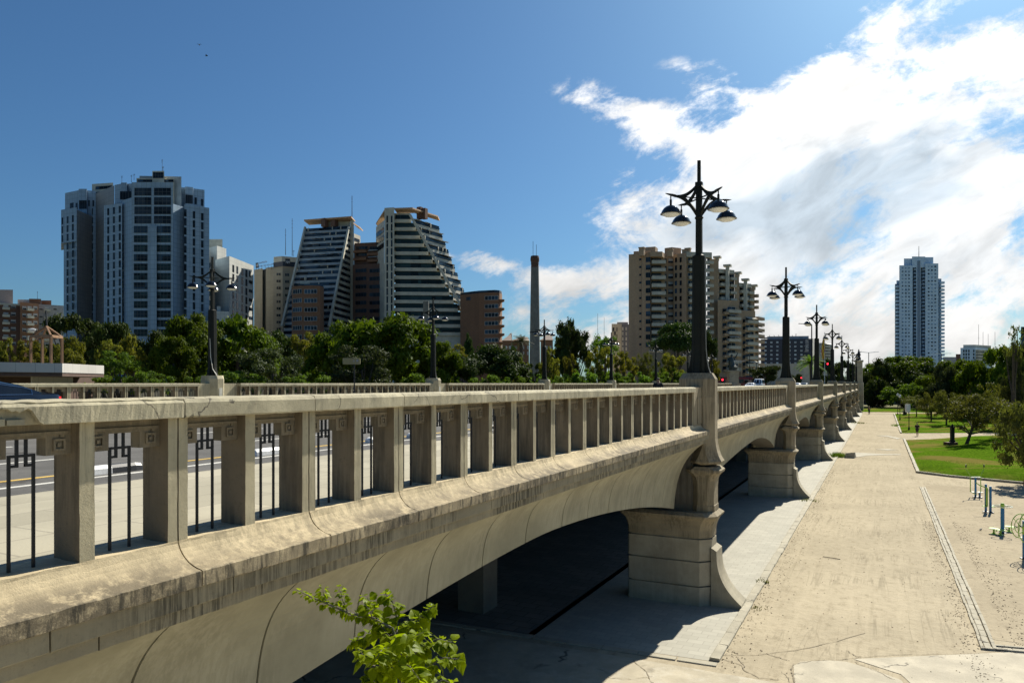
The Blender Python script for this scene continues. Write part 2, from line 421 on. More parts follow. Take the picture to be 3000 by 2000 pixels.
# far side, mirrored; sits a hand higher
for k in range(0, 8):
    c = copy_tree(bal1, None, cache)
    c.scale = (-1, (FL) / PL, 1)
    # rail centre -4.75 -> -32
    c.location.x = -32.0 - 4.75
    c.location.z = .108
    c.location.y = (FY0 + FL * k + FL / 2) - (PY0 + PL * 1.5) * FL / PL
    c['label'] = ['far side balustrade run behind the dark car and white canopy', 'far side balustrade run between the first and second far lamps',
                  'far side balustrade run between the second and third far lamps', 'far side balustrade run between the third and fourth far lamps',
                  'far side balustrade run between the fourth and fifth far lamps', 'far side balustrade run between the fifth and sixth far lamps',
                  'far side balustrade run between the sixth and seventh far lamps', 'last far side balustrade run near the column with the statue'][k]

bridge = thing('bridge', 'long beige concrete arch bridge carrying a road over the dry riverbed park', 'bridge', (0, 0, 0))
# ---- cornice courses
def cornice(y0, y1, parent):
    for (xo, z0, z1, off) in ((4.533, -1.648, -1.507, 0.0), (4.59, -1.76, -1.648, .35)):
        mb = MB(); y = y0 + off; ys = [y0] + [y + SEG * i for i in range(0, 18) if y0 + .1 < y + SEG * i < y1 - .1] + [y1]
        for a, b in zip(ys[:-1], ys[1:]):
            extrude_y(mb, P([(5.0, z0), (xo + .004, z0), (xo, z0 + .006), (xo, z1 - .004), (5.0, z1 - .004)]), a + .006, b - .006, .14, .002)
        mb.build('cornice', M_corn, parent)
    mb = MB(); mb.box((-4.70, y0, E - 1.75), (-4.62, y1, E - 1.52)); mb.build('cornice_backing', M_groove, parent)
def arch_z(t): return -2.45 - 1.23 * (abs(t) / 10.35) ** 1.6
def face_profile(zb):
    h = -zb - 1.76; pts = []
    n = 14
    for i in range(n + 1):
        s = (i / n) ** 1.35
        pts.append((4.60 + .43 * h * (1 - math.exp(-3 * s)) / (1 - math.exp(-3)), -1.76 - h * s))
    return pts
def arch(yc, half, parent, xoff=0.0, mirror=False):
    """one arch: curved spandrel face with radial joints, soffit across the bridge"""
    ys = []; k = 0
    js = []
    y = 0.72
    while y < half - .2: js += [y, -y]; y += 1.31
    st_ = [(-half + half * 2 * i / 56, 0) for i in range(57)]
    for j in js: st_ += [(j - .0125, 0), (j - .012, 1), (j + .012, 1), (j + .0125, 0)]
    st_ = [s for s in st_ if s[1] == 1 or not any(abs(s[0] - j) < .0119 for j in js)]
    st_.sort(); rings = []
    for t, g in st_:
        zb = arch_z(t); pr = face_profile(zb)
        if g: pr = [(x + .03, z) for x, z in pr]
        rings.append([(-x, yc + t, E + z) for x, z in [(5.0, -1.74)] + pr])
    # curve lines lean: joints are swept on the curve; keep vertical planes
    mb = MB(); mb.loft(rings, 0, cap=False, close=False)
    n = len(rings[0])
    for i in range(len(rings) - 1):
        if st_[i][1] and st_[i + 1][1]:
            for j in range(n - 1): mb.m[i * (n - 1) + j] = 1
    for r in (rings[0], rings[-1]):
        mb.add(r + [(-6.6, r[0][1], E - 1.74), (-6.6, r[-1][1], r[-1][2])], [tuple(range(n)) + (n + 1, n)])
    o = mb.build('arch_face', (M_arch, M_groove), parent)
    mb = MB(); st2 = [-half + half * 2 * i / 24 for i in range(25)]
    ra = []
    for t in st2:
        zb = arch_z(t); x = 4.60 + .43 * (-zb - 1.76)
        ra.append([(-x - .002, yc + t, E + zb), (-6.4, yc + t, E + zb + .02), (-6.4, yc + t, E - 1.55), (-32.0, yc + t, E - 1.55)])
    mb.loft(ra, 0, cap=False, close=False)
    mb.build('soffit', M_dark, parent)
for k in range(-1, 8):
    yc = PY0 + PL * (k + .5)
    arch(yc, 10.42, bridge)
    cornice(yc - PL / 2 + .35, yc + PL / 2 - .35, bridge)
# inner longitudinal beams + end
mb = MB()
for x in (11, 17, 23, 29): mb.box((-x - .4, -24, E - 2.5), (-x + .4, 184, E - 1.56))
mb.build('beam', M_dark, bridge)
mb = MB(); mb.box((-32.6, -24, E - 2.6), (-31.9, 184, E - 1.5)); mb.build('far_edge_beam', M_arch, bridge)
# deck
M_asph = None
YB0, YB1 = -24, 206
# ---- piers
def octo(xo, xi, hy, c, yc, z, c2=None):
    c2 = c if c2 is None else c2
    pts = [(-xo, yc - hy + c), (-xo, yc + hy - c), (-xo - c, yc + hy), (-xi + c2, yc + hy), (-xi, yc + hy - c2), (-xi, yc - hy + c2), (-xi + c2, yc - hy), (-xo - c, yc - hy)]
    return [(x, y, E + z) for x, y in pts]
def base_parts(yc, root):
    G0 = -EYE
    mb = MB()
    def ring(z, g=0): return octo(4.45 - g, 6.93 + g, .63 + g, .30, yc, z, .04)
    zs = [(G0, 0), (G0 + .555, 0), (G0 + .556, -.06), (G0 + .60, -.06), (G0 + .601, 0), (G0 + 1.285, 0), (G0 + 1.286, -.06), (G0 + 1.33, -.06), (G0 + 1.331, 0), (G0 + 1.955, 0), (G0 + 1.956, -.06), (G0 + 2.0, -.06)]
    mb.loft([ring(z, g) for z, g in zs]); mb.build('pier_base', M_base, root)
    mb = MB()
    zs = [(G0 + 2.0, -.004), (G0 + 2.2, .0), (G0 + 2.36, .03), (G0 + 2.48, .08), (G0 + 2.56, .13), (G0 + 2.61, .19), (G0 + 2.67, .20), (G0 + 2.76, .09), (G0 + 2.765, -.2)]
    mb.loft([ring(z, g) for z, g in zs]); mb.build('pier_capital', M_pier, root)
    mb = MB()
    zs = [(-3.80, 4.38), (-3.62, 4.38), (-3.61, 4.40), (-3.1, 4.40), (-2.9, 4.385), (-2.78, 4.35), (-2.70, 4.29), (-2.64, 4.21), (-2.57, 4.20), (-2.47, 4.33)]
    mb.loft([octo(x, 5.0 + (4.40 - x), .46 + (4.40 - x) * .35, .16, yc, z) for z, x in zs]); mb.build('pier_column', M_pier, root)
    mb = MB()
    mb.box((-6.8, yc - .30, E - 3.80), (-5.01, yc + .30, E - 1.56))
    for q in range(8):
        for s in (-1, 1): mb.box((-5.16 - q * .19, yc + s * .34, E - 3.6), (-5.06 - q * .19, yc + s * .301, E - 1.9))
    mb.build('pier_stem', M_dark, root)
def pier(yc, root):
    base_parts(yc, root)
    mb = MB()
    zs = [(-2.43, 4.45, .40), (-2.40, 4.30, .50), (-2.36, 4.20, .53), (-2.31, 4.19, .53), (-2.24, 4.235, .51), (-2.15, 4.28, .50), (-2.02, 4.325, .49), (-1.85, 4.36, .48), (-1.65, 4.385, .48), (-1.4, 4.39, .48), (-.66, 4.39, .48),
          (-.655, 4.39, .48), (.13, 4.39, .48), (.31, 4.50, .375), (.312, 4.9, .1)]
    mb.loft([octo(x, (5.46 if z > -1.7 else 4.98) + (4.39 - x if z > .2 or z < -2 else 0), hy, .29 if z < .2 else .24, yc, z) for z, x, hy in zs])
    # raised pads on the chamfers and wing blocks joining the balustrade
    for s in (-1, 1):
        mb.box((-5.08, yc + s * .479, E - 1.50), (-4.735, yc + s * 1.43, E - .115))
        mb.box((-5.05, yc + s * .479, E - 1.18), (-4.715, yc + s * 1.0, E - .42))
        M = Matrix.Translation((-4.535, yc + s * .335, E - .80)) @ Matrix.Rotation(-s * R_(45), 4, 'Z')
        mb.box((-.13, -.012, -.42), (.13, .012, .40), M=M)
    mb.build('pier_shaft', M_pier, root)
    mb = MB()
    for s in (-1, 1): extrude_y(mb, P(COVE), yc + s * .955 - .475, yc + s * .955 + .475)
    mb.build('ledge_end', M_cove, root)
    # curved fin at the foot
    mb = MB(); prof = []
    for i in range(13):
        a = i / 12
        z = 1.62 - 1.50 * a; x = 4.30 - .70 * (a ** 2.6) * 1.0
        prof.append((x, z))
    for hy, inset in ((.42, 0),):
        L = [(-x, z) for x, z in prof] + [(-3.56, 0.0), (-4.46, 0.0), (-4.46, 1.72)]
        mb.loft([[(x, yc - hy, z) for x, z in L], [(x, yc + hy, z) for x, z in L]])
    mb.build('curved_fin', M_base, root)
for k in range(0, NP):
    pier(PY0 + PL * k, bridge)
# far row piers and intermediate columns
for k in range(0, 8):
    yc = FY0 + FL * k
    mb = MB()
    mb.loft([[(-2 * FX + 0 - p[0] + 4.75 + FX - 4.75, p[1], p[2]) for p in octo(x, 5.66, hy, .29 if z < .2 else .24, yc, z)] for z, x, hy in ((-2.4, 4.3, .5), (-2.2, 4.2, .5), (-1.8, 4.39, .48), (.24, 4.39, .48), (.42, 4.50, .375))] if False else
            [[(-FX + dx * s1, yc + dy, E + z) for dx, dy, s1 in ((.63, -.19, f), (.63, .19, f), (.34, .48, f), (-.34, .48, f), (-.63, .19, f), (-.63, -.19, f), (-.34, -.48, f), (.34, -.48, f))] for z, f in ((-2.4, 1), (.24, 1), (.42, .82))])
    for s in (-1, 1): mb.box((-32.35, yc + s * .47, E - 1.3), (-31.95, yc + s * 1.46, E + .0))
    mb.build('far_pier_shaft', M_bal, bridge)
    mb = MB(); mb.box((-FX + .62, yc - .10, E - .75), (-FX + .642, yc + .10, E - .25)); mb.build('access_plate', M_cream, bridge)
    mb = MB(); mb.box((-FX - 1.2, yc - .6, 0), (-FX + 1.2, yc + .6, E - 2.4)); mb.build('far_pier_base', M_base, bridge)
for k in range(0, 8):
    for x in (10.5, 18, 25):
        mb = MB(); yc = 18.5 + PL * k
        mb.loft([[(-x + sx * q, yc + sy * q, z) for sx, sy in ((-1, -1), (1, -1), (1, 1), (-1, 1))] for z, q in ((0, .42), (2.4, .42), (2.42, .40), (2.46, .40), (2.48, .42), (4.06, .42))])
        mb.build('inner_column', M_dark, bridge)  # dark concrete puts the shade under the arches into the column colour
M_asph = concrete('asphalt', (0.125, 0.12, 0.112), dirt=0.5, bmp=0.5, rough=0.9, crack=0.15)
M_pave = panelled('bridge_paving', (0.40, 0.365, 0.275), (0.29, 0.26, 0.20), 1, 1, 0.01)
def paving(name, col, mortar, bw, bh, var=.10, ms=.012, stag=0.5, rot=0.0, grime=0.35, bmpv=.2):
    m, t, b = new_mat(name); p = posn(t); v = t.mapping(p, rot=(0, 0, rot))
    br = t.new('ShaderNodeTexBrick'); t.put(br.inputs['Vector'], v); br.offset = stag
    br.inputs['Scale'].default_value = 1; br.inputs['Brick Width'].default_value = bw; br.inputs['Row Height'].default_value = bh
    br.inputs['Mortar Size'].default_value = ms; br.inputs['Mortar Smooth'].default_value = 0.2; br.inputs['Bias'].default_value = 0
    br.inputs['Color1'].default_value = c4([x * (1 - var) for x in col]); br.inputs['Color2'].default_value = c4([x * (1 + var) for x in col]); br.inputs['Mortar'].default_value = c4(mortar)
    c = t.mix(t.math('MULTIPLY', t.mr(t.noise(p, .7, 7, .65), .42, .68), grime), br.outputs['Color'], c4([x * .55 for x in col]))
    t.put(b.inputs['Base Color'], c); b.inputs['Roughness'].default_value = .85; b.inputs['Specular IOR Level'].default_value = .2
    bump(t, b, t.math('ADD', t.noise(p, 40, 4), t.math('MULTIPLY', br.outputs['Fac'], -1.0)), bmpv, .01)
    return m
M_pave = paving('bridge_paving', (0.40, 0.365, 0.275), (0.30, 0.27, 0.21), 1.2, .6, rot=R_(90))
M_white = concrete('road_paint_white', (0.62, 0.60, 0.54), dirt=.6, bmp=.2)
M_yel = concrete('road_paint_yellow', (0.62, 0.42, 0.12), dirt=.6, bmp=.2)
zr = E - 1.34
mb = MB(); mb.box((-31.95, YB0, E - 1.55), (-5.09, YB1, zr)); tag(mb.build('road', M_asph), kind='structure')
mb = MB(); mb.box((-8.30, YB0, zr + .001), (-5.09, YB1, E - 1.22)); mb.box((-8.45, YB0, zr + .001), (-8.305, YB1, E - 1.225))
tag(mb.build('pavement', M_pave), kind='structure')
mb = MB(); mb.box((-31.94, YB0, zr + .001), (-28.3, YB1, E - 1.22)); tag(mb.build('pavement', M_pave), kind='structure')
mb = MB()
def strip(mb, x, wd, y0, y1, z): mb.box((-x - wd / 2, y0, z), (-x + wd / 2, y1, z + .006))
for x in (8.85, 9.95): strip(mb, x, .12, YB0, YB1, zr + .001)
for x, on, off in ((13.0, 3, 4), (16.3, 3, 4), (20.0, 3, 4), (23.5, 3, 4)):
    y = 1.0 + x * .3
    while y < YB1 - 4: strip(mb, x, .12, y, y + on, zr + .001); y += on + off
tag(mb.build('road_markings', M_white), kind='structure')
mb = MB(); strip(mb, 10.65, .12, YB0, YB1, zr + .001); tag(mb.build('road_markings', M_yel), kind='structure')
# lane separators of white and black blocks
M_sepw = plain('separator_white', (0.72, 0.71, 0.68), .4, var=.12, scale=14)
M_sepb = plain('separator_black', (0.03, 0.03, 0.032), .45)
def half_block(L, flip):
    mb = MB(); rings = []
    for i, (y, s) in enumerate(((0, .55), (.05, .85), (.16, 1.0), (L - .001, 1.0))):
        rings.append([(x * s, (L - y if flip else y), z * s) for x, z in ((-.10, 0), (-.09, .08), (-.05, .125), (.05, .125), (.09, .08), (.10, 0))])
    mb.loft(rings); return mb
sep0 = None
ys_ = [6.35, 9.75, 13.1, 14.7, 17.9, 21.2] + []
for i, y in enumerate(ys_):
    if sep0 is None:
        sep0 = thing('lane_separator', '', 'lane separator', (-10.3, y, zr + .001), 0, 'lane separators on the bridge road')
        half_block(.62, False).build('white_half', M_sepw, sep0)
        o = half_block(.55, True).build('black_half', M_sepb, sep0); o.location.y = .62
        s = sep0
    else:
        s = copy_tree(sep0); s.location.y = y
    s['label'] = ('white and black lane separator block seen through the %s baluster opening from the left' % ['second', 'fourth', 'sixth', 'seventh', 'ninth', 'eleventh'][i]) if i < 6 else 'small white and black lane separator on the asphalt, in the far row hidden by balusters'

# ================================================================== LAMPS
def make_lamp(label, group):
    r = thing('street_lamp', label, 'street lamp', (0, 0, 0), 0, group)
    H = 6.42      # mast top above pier head
    mb = MB()
    # flared base fins + lower shaft (cross shaped) + upper shaft
    def sq(q, z, c=.3): 
        k = q * c; return [(q, -q + k, z), (q, q - k, z), (q - k, q, z), (-q + k, q, z), (-q, q - k, z), (-q, -q + k, z), (-q + k, -q, z), (q - k, -q, z)]
    mb.loft([sq(.19, 0), sq(.185, 1.0), sq(.18, 3.25), sq(.175, 3.53), sq(.12, 3.57)])
    for a in range(4):
        M = Matrix.Rotation(a * R_(90), 4, 'Z')
        prof = [(.15, 0), (.36, 0), (.33, .04), (.285, .18), (.24, .42), (.212, .75), (.204, 1.2), (.197, 1.9), (.192, 2.6), (.187, 3.50), (.15, 3.50)]
        mb.loft([[M @ Vector((x, -.075, z)) for x, z in prof], [M @ Vector((x, .075, z)) for x, z in prof]])
    mb.build('lower_post', M_lamp, r)
    mb = MB(); mb.loft([sq(.095, 3.5), sq(.09, 4.8), sq(.085, 5.60), sq(.11, 5.62), sq(.105, 5.76), sq(.05, 5.78), sq(.048, H)])
    mb.build('upper_post', M_lamp, r)
    mb = MB(); mb.lathe([(.12, 4.66), (.135, 4.69), (.12, 4.72)], n=12); mb.lathe([(.09, 5.4), (.1, 5.2)], n=8)
    mb.build('collar', M_lamp, r)
    for a in range(4):
        # bracket: curved sail shaped plate with a triangular hole
        M = Matrix.Rotation(a * R_(90) + R_(46), 4, 'Z')
        br = MB(); n = 12; top = []; bot = []; TX = .84; ZT = 5.28
        for i in range(n + 1):
            s = i / n; x = .06 + (TX - .06) * s
            top.append((x, ZT + .03 + .42 * (1 - s) ** 2.1)); bot.append((x, ZT - .03 - .56 * (1 - s) ** 2.1))
        wt = .028
        def plate(pts):
            for s0 in (1,):
                br.loft([[M @ Vector((x, -wt, z)) for x, z in pts], [M @ Vector((x, wt, z)) for x, z in pts]])
        def thick(l, s0): # offset curve inwards
            res = []
            for i, (x, z) in enumerate(l):
                tk = .10 + .03 * (i / n); zz = z - tk if s0 > 0 else z + tk
                zz = max(zz, ZT + .012) if s0 > 0 else min(zz, ZT - .012)
                res.append((x, zz))
            return res
        for l, s0 in ((top, 1), (bot, -1)):
            inner = thick(l, s0)
            for i in range(n):
                plate([l[i], l[i + 1], inner[i + 1], inner[i]])
        plate([(.06, ZT - .0115), (TX, ZT - .0115), (TX, ZT + .0115), (.06, ZT + .0115)])
        plate([(TX - .02, ZT - .03), (TX + .22, ZT + .02), (TX + .32, ZT + .055), (TX + .1, ZT + .052), (TX - .02, ZT + .04)])
        bo = br.build('bracket', M_lamp, r)
        hx = TX + .14
        mb = MB(); p0 = M @ Vector((hx, 0, 0))
        mb.tube([(p0.x, p0.y, ZT + .03), (p0.x, p0.y, ZT - .12)], .018, 8); mb.tube([(p0.x, p0.y, ZT - .12), (p0.x, p0.y, ZT - .30)], .034, 8)
        mb.build('hanger', M_lamp, r)
        lo = MB(); prof = [(.02, 0), (.08, -.008), (.15, -.04), (.21, -.09), (.255, -.15), (.285, -.22), (.312, -.25), (.312, -.262), (.27, -.258), (.02, -.245)]
        lo.lathe(prof, (p0.x, p0.y, ZT - .29), 20); sh = lo.build('lamp_shade', M_shade, r, smooth=False)
        for pl in sh.data.polygons: pl.use_smooth = True
        lo = MB(); lo.lathe([(.265, -.255), (.25, -.285), (.18, -.32), (.09, -.338), (.01, -.342)], (p0.x, p0.y, ZT - .29), 16); lo.build('diffuser', M_diff, sh, smooth=True)
    return r
L0 = make_lamp('tallest black four-armed street lamp on the nearest bridge pier', 'four-armed lamps along the bridge')
zt = E + .31
L0.location = (-4.90, PY0 + PL, zt)
cache = {}
for q in bpy.data.objects:
    if q.parent: cache.setdefault(q.parent.name, []).append(q)
near_lab = ['', '', 'second black four-armed lamp on the near side, by the navy hotel', 'third four-armed lamp of the near row, beside the flagpole', 'fourth four-armed lamp of the near row',
            'fifth four-armed lamp of the near row', 'sixth four-armed lamp of the near row', 'seventh small four-armed lamp of the near row', 'last tiny four-armed lamp at the far end of the near row']
for k in range(2, NP):
    c = copy_tree(L0, None, cache); c.location = (-4.90, PY0 + PL * k, zt); c['label'] = near_lab[k]
far_lab = ['', 'black four-armed lamp on the far parapet in front of the pale towers', 'four-armed lamp on the far parapet beside the brick stub chimney', 'four-armed lamp on the far parapet just right of the tall chimney',
           'four-armed lamp on the far parapet left of the beige brick towers', 'four-armed lamp on the far parapet just left of the tallest lamp', 'small far parapet lamp right behind the tallest lamp', 'smallest far parapet lamp, right of the tallest lamp base']
for k in range(1, 8):
    c = copy_tree(L0, None, cache); c.location = (-FX, FY0 + FL * k, E + .42); c['label'] = far_lab[k]
# ================================================================== GROUND
def sheet(name, pts, z, m, kind='structure', sub=0):
    mb = MB(); mb.add([(p[0], p[1], z) for p in pts], [tuple(range(len(pts)))])
    me = mb.mesh(name, m); o = link(name, me); return tag(o, kind=kind)
def dirt(name, col, dark, tracks=False):
    m, t, b = new_mat(name); p = posn(t)
    n1 = t.noise(p, .22, 8, .65, .3); n2 = t.noise(t.mapping(p, scale=(1, .6, 1)), 3.5, 10, .78); n3 = t.noise(p, 30, 4)
    c = t.mix(t.mr(n1, .38, .62), c4([x * 1.03 for x in col]), c4([x * .90 for x in col]))
    c = t.mix(t.math('MULTIPLY', t.mr(n2, .47, .72), .68), c, c4(dark))
    c = t.mix(t.math('MULTIPLY', t.mr(n3, .60, .72), .35), c, c4(dark))
    if tracks:
        q = t.noise(t.mapping(p, rot=(0, 0, R_(-1.2)), scale=(1.5, .09, 1)), 1.5, 8, .68, .6)
        c = t.mix(t.math('MULTIPLY', t.mr(q, .48, .68), .34), c, c4([x * 1.18 for x in col]))
        for rt, sx_, a_ in ((-.6, 1.1, .55), (1.6, .8, .45)):
            q = t.noise(t.mapping(p, rot=(0, 0, R_(rt)), scale=(sx_, .035, 1)), 2.0, 5, .55, .3)
            f = t.mr(t.math('ABSOLUTE', t.math('SUBTRACT', t.math('FRACT', t.math('MULTIPLY', q, 5.0)), .5)), 0.0, .10, 1.0, 0.0)
            c = t.mix(t.math('MULTIPLY', t.math('MULTIPLY', f, t.mr(t.noise(p, .35, 4), .45, .6)), a_), c, c4([x * .62 for x in col]))
        q = t.noise(t.mapping(p, rot=(0, 0, R_(2.4)), scale=(2.2, .12, 1)), 1.4, 9, .7, .8)
        c = t.mix(t.math('MULTIPLY', t.mr(q, .54, .70), .30), c, c4(dark))
    t.put(b.inputs['Base Color'], c); b.inputs['Roughness'].default_value = 1; b.inputs['Specular IOR Level'].default_value = 0
    bump(t, b, t.math('ADD', t.noise(p, 22, 5), t.math('MULTIPLY', t.noise(p, 3, 6), 3)), .45, .02)
    return m
M_dirt = dirt('beige_dirt', (0.44, 0.38, 0.275), (0.23, 0.19, 0.13), True)
M_sand = dirt('exercise_sand', (0.415, 0.355, 0.255), (0.20, 0.165, 0.12))
M_far = dirt('far_ground', (0.20, 0.19, 0.12), (0.10, 0.11, 0.05))
M_tile = paving('river_paving', (0.40, 0.38, 0.315), (0.33, 0.31, 0.26), .40, .26, var=.07, ms=.012, grime=.22, bmpv=.2)
M_tileD = paving('underbridge_paving', (0.22, 0.20, 0.17), (0.14, 0.125, 0.105), .62, .40, var=.10, ms=.02, grime=.4)  # darker than the open paving: the bridge's shade is put into the colour
M_kerb = concrete('kerb_stone', (0.40, 0.365, 0.28), dirt=.45, crack=.3)
M_slab = concrete('cracked_slab', (0.46, 0.405, 0.30), dirt=.35, crack=.38, cw=.035, bmp=.4, patch=(0.54, 0.50, 0.41, .6))
def grassmat(name, a, b_, dry):
    m, t, b = new_mat(name); p = posn(t)
    n1 = t.noise(p, .16, 7, .6, .4); n2 = t.noise(t.mapping(p, scale=(1, .5, 1)), 6, 6, .7); n3 = t.noise(p, .33, 5, .6)
    c = t.mix(t.mr(n2, .3, .7), c4(a), c4(b_))
    c = t.mix(t.math('MULTIPLY', t.mr(n1, .46, .60), .80), c, c4(dry))
    c = t.mix(t.math('MULTIPLY', t.mr(n3, .5, .7), .4), c, c4([x * .6 for x in a]))
    t.put(b.inputs['Base Color'], c); b.inputs['Roughness'].default_value = 1; b.inputs['Specular IOR Level'].default_value = 0
    bump(t, b, t.noise(p, 25, 5), .9, .06)
    return m
M_grass = grassmat('lawn', (0.050, 0.105, 0.006), (0.105, 0.185, 0.012), (0.19, 0.145, 0.045))
tag(sheet('ground', [(-1600, -400), (1600, -400), (1600, 3000), (-1600, 3000)], -.012, M_far), kind='structure')
sheet('dirt_path', [(-34, 15.0), (2.3, 15.5), (60, 15.5), (60, 60), (30, 53), (8.3, 57.2), (2.34, 61.2), (2.34, 175), (-34, 175)], 0.0, M_dirt)
sheet('exercise_ground', [(2.55, 22.2), (60, 22.2), (60, 60), (30, 51.5), (8.3, 55.2), (2.55, 53.7)], .004, M_sand)
sheet('paved_strip', [(-3.62, 17.45), (-8.05, 17.15), (-8.05, 185), (-3.62, 185)], .004, M_tile)
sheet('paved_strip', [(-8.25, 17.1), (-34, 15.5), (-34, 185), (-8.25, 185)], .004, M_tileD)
sheet('paved_strip', [(-3.62, 17.0), (-34, 15.1), (-34, -25), (-12, -25), (-12, 4), (-3.62, 12)], .004, M_tileD) if False else None
sheet('concrete_apron', [(-34, 15.2), (-4.9, 16.8), (2.4, 16.9), (60, 17.2), (60, -25), (-34, -25)], .006, M_slab)
mb = MB(); mb.box((-8.25, 17.2, -.05), (-8.05, 185, .0)); tag(mb.build('gutter', M_groove), kind='structure')
# kerbs (each block-jointed)
def kerb_line(pts, wd, h, name='kerb', seg=1.0, m=M_kerb, z0=0.0):
    mb = MB()
    for (a, b) in zip(pts[:-1], pts[1:]):
        a, b = Vector(a), Vector(b); L = (b - a).length; n = max(1, int(L / seg)); t = (b - a) / L; nn = Vector((-t.y, t.x))
        for i in range(n):
            p, q = a + t * (L * i / n + .012), a + t * (L * (i + 1) / n - .012); j = jit(.012)
            ring = lambda c: [(c.x + nn.x * (s * wd / 2) + j, c.y + nn.y * s * wd / 2, z0 + z + jit(.004)) for s, z in ((-1, 0), (-1, h - .015), (-.85, h), (.85, h), (1, h - .015), (1, 0))]
            mb.loft([ring(p), ring(q)])
    return tag(mb.build(name, m), kind='structure')
kerb_line([(-3.50, 17.5), (-3.50, 172)], .24, .07, seg=1.0)
kerb_line([(-3.4, 17.25), (-8.0, 17.0), (-16, 16.6)], .22, .03, seg=.9)
kerb_line([(2.44, 61.0), (2.44, 96.5)], .22, .14, seg=1.0)
kerb_line([(2.38, 108.5), (2.6, 175)], .22, .14, seg=1.0)
kerb_line([(2.44, 61.0), (4.3, 59.4), (8.3, 57.4), (14, 55.8), (24, 54.6), (60, 55.5)], .22, .14, seg=1.0)
# triple gutter channel beside the exercise ground
kerb_line([(2.25, 21.3), (2.22, 52.6)], .07, .05, seg=1.0); kerb_line([(2.375, 21.3), (2.345, 52.6)], .15, .03, seg=.5); kerb_line([(2.51, 21.3), (2.48, 52.6)], .09, .055, seg=1.0)
kerb_line([(2.2, 21.25), (3.4, 21.5), (12, 21.9)], .07, .05, seg=1); kerb_line([(2.4, 21.42), (3.4, 21.63), (12, 22.03)], .15, .03, seg=.5); kerb_line([(2.5, 21.58), (3.4, 21.77), (12, 22.17)], .09, .055, seg=1)
# lawns: gently mounded meshes
def lawn(poly, res, amp):
    bm = bmesh.new()
    xs = [p[0] for p in poly]; ys = [p[1] for p in poly]
    vs = [bm.verts.new((p[0], p[1], .03)) for p in poly]; f = bm.faces.new(vs)
    for ax, lo, hi in ((0, min(xs), max(xs)), (1, min(ys), max(ys))):
        q = lo + res
        while q < hi:
            no = (1, 0, 0) if ax == 0 else (0, 1, 0); co = (q, 0, 0) if ax == 0 else (0, q, 0)
            bmesh.ops.bisect_plane(bm, geom=bm.verts[:] + bm.edges[:] + bm.faces[:], plane_co=co, plane_no=no); q += res
    for v in bm.verts:
        if v.is_boundary: continue
        dd = min(1, (v.co.x - min(xs)) / 8)
        v.co.z += max(0, amp * dd * (mnoise.noise(v.co / 11.0) + .45))
    me = bpy.data.meshes.new('lawn'); bm.to_mesh(me); bm.free(); me.materials.append(M_grass)
    me.polygons.foreach_set('use_smooth', [True] * len(me.polygons))
    return tag(link('lawn', me), kind='structure')
lawn([(2.5, 61.0), (4.4, 59.4), (8.4, 57.4), (14, 55.8), (24, 54.6), (60, 55.5), (60, 118), (30, 112), (12, 104), (6, 99), (2.5, 95.5)], 2.5, .9)
lawn([(2.4, 108.5), (12, 114), (30, 124), (60, 130), (110, 160), (110, 178), (2.6, 178)], 4, .5)
lawn([(-12, 184), (2.6, 186), (60, 196), (60, 215), (-30, 215), (-30, 184)], 4, .3)
sheet('cross_path', [(2.3, 95.4), (6, 98.8), (12, 103.5), (30, 111), (60, 117), (60, 131), (30, 125), (12, 115), (2.3, 108.6)], .002, M_dirt)
sheet('cross_path', [(-30, 174.8), (60, 177.5), (60, 197), (2.6, 187), (-30, 184.2)], .002, M_dirt)
sheet('lawn_path', [(14.5, 82), (15.8, 80.5), (16.5, 92), (15, 96)], .42, M_dirt)
# bits on the path
mb = MB()
for i in range(26):
    a = G(2470 + jit(30), 1331 + jit(3.5)); a2 = a + Vector((jit(.6) + .7, jit(.5), 0)); mb.loft([[(a.x - .3, a.y - .4, .003), (a.x + .5, a.y - .6, .003), (a2.x, a2.y, .003)], [(a.x - .3, a.y - .4, .02), (a.x + .5, a.y - .6, .02), (a2.x, a2.y, .02)]])
mb = MB()
def patch(mb, pts_px, h):
    pp = [G(*q) for q in pts_px]; mb.prism([(p.x, p.y) for p in pp], .004, h)
patch(mb, [(2490, 1329), (2502, 1325), (2540, 1327), (2590, 1329.5), (2640, 1330), (2638, 1332), (2590, 1332.5), (2545, 1334), (2515, 1338), (2500, 1339)], .02)
patch(mb, [(2565, 1316), (2600, 1315), (2630, 1317), (2600, 1318.5)], .02)
patch(mb, [(2568, 1276), (2600, 1276), (2640, 1284), (2628, 1286), (2600, 1279)], .03)
tag(mb.build('concrete_strip', M_kerb), kind='structure')
st_o = MB(); p = G(2490, 1340); st_o.loft([[(p.x - .45, p.y - .35, 0), (p.x + .4, p.y - .3, 0), (p.x + .5, p.y + .4, 0), (p.x - .35, p.y + .35, 0)], [(p.x - .32, p.y - .3, .42), (p.x + .38, p.y - .2, .5), (p.x + .42, p.y + .3, .46), (p.x - .3, p.y + .3, .4)]])
tag(st_o.build('stone_block', M_kerb), 'pale broken stone block at the kerb beside a tuft of grass', 'stone')

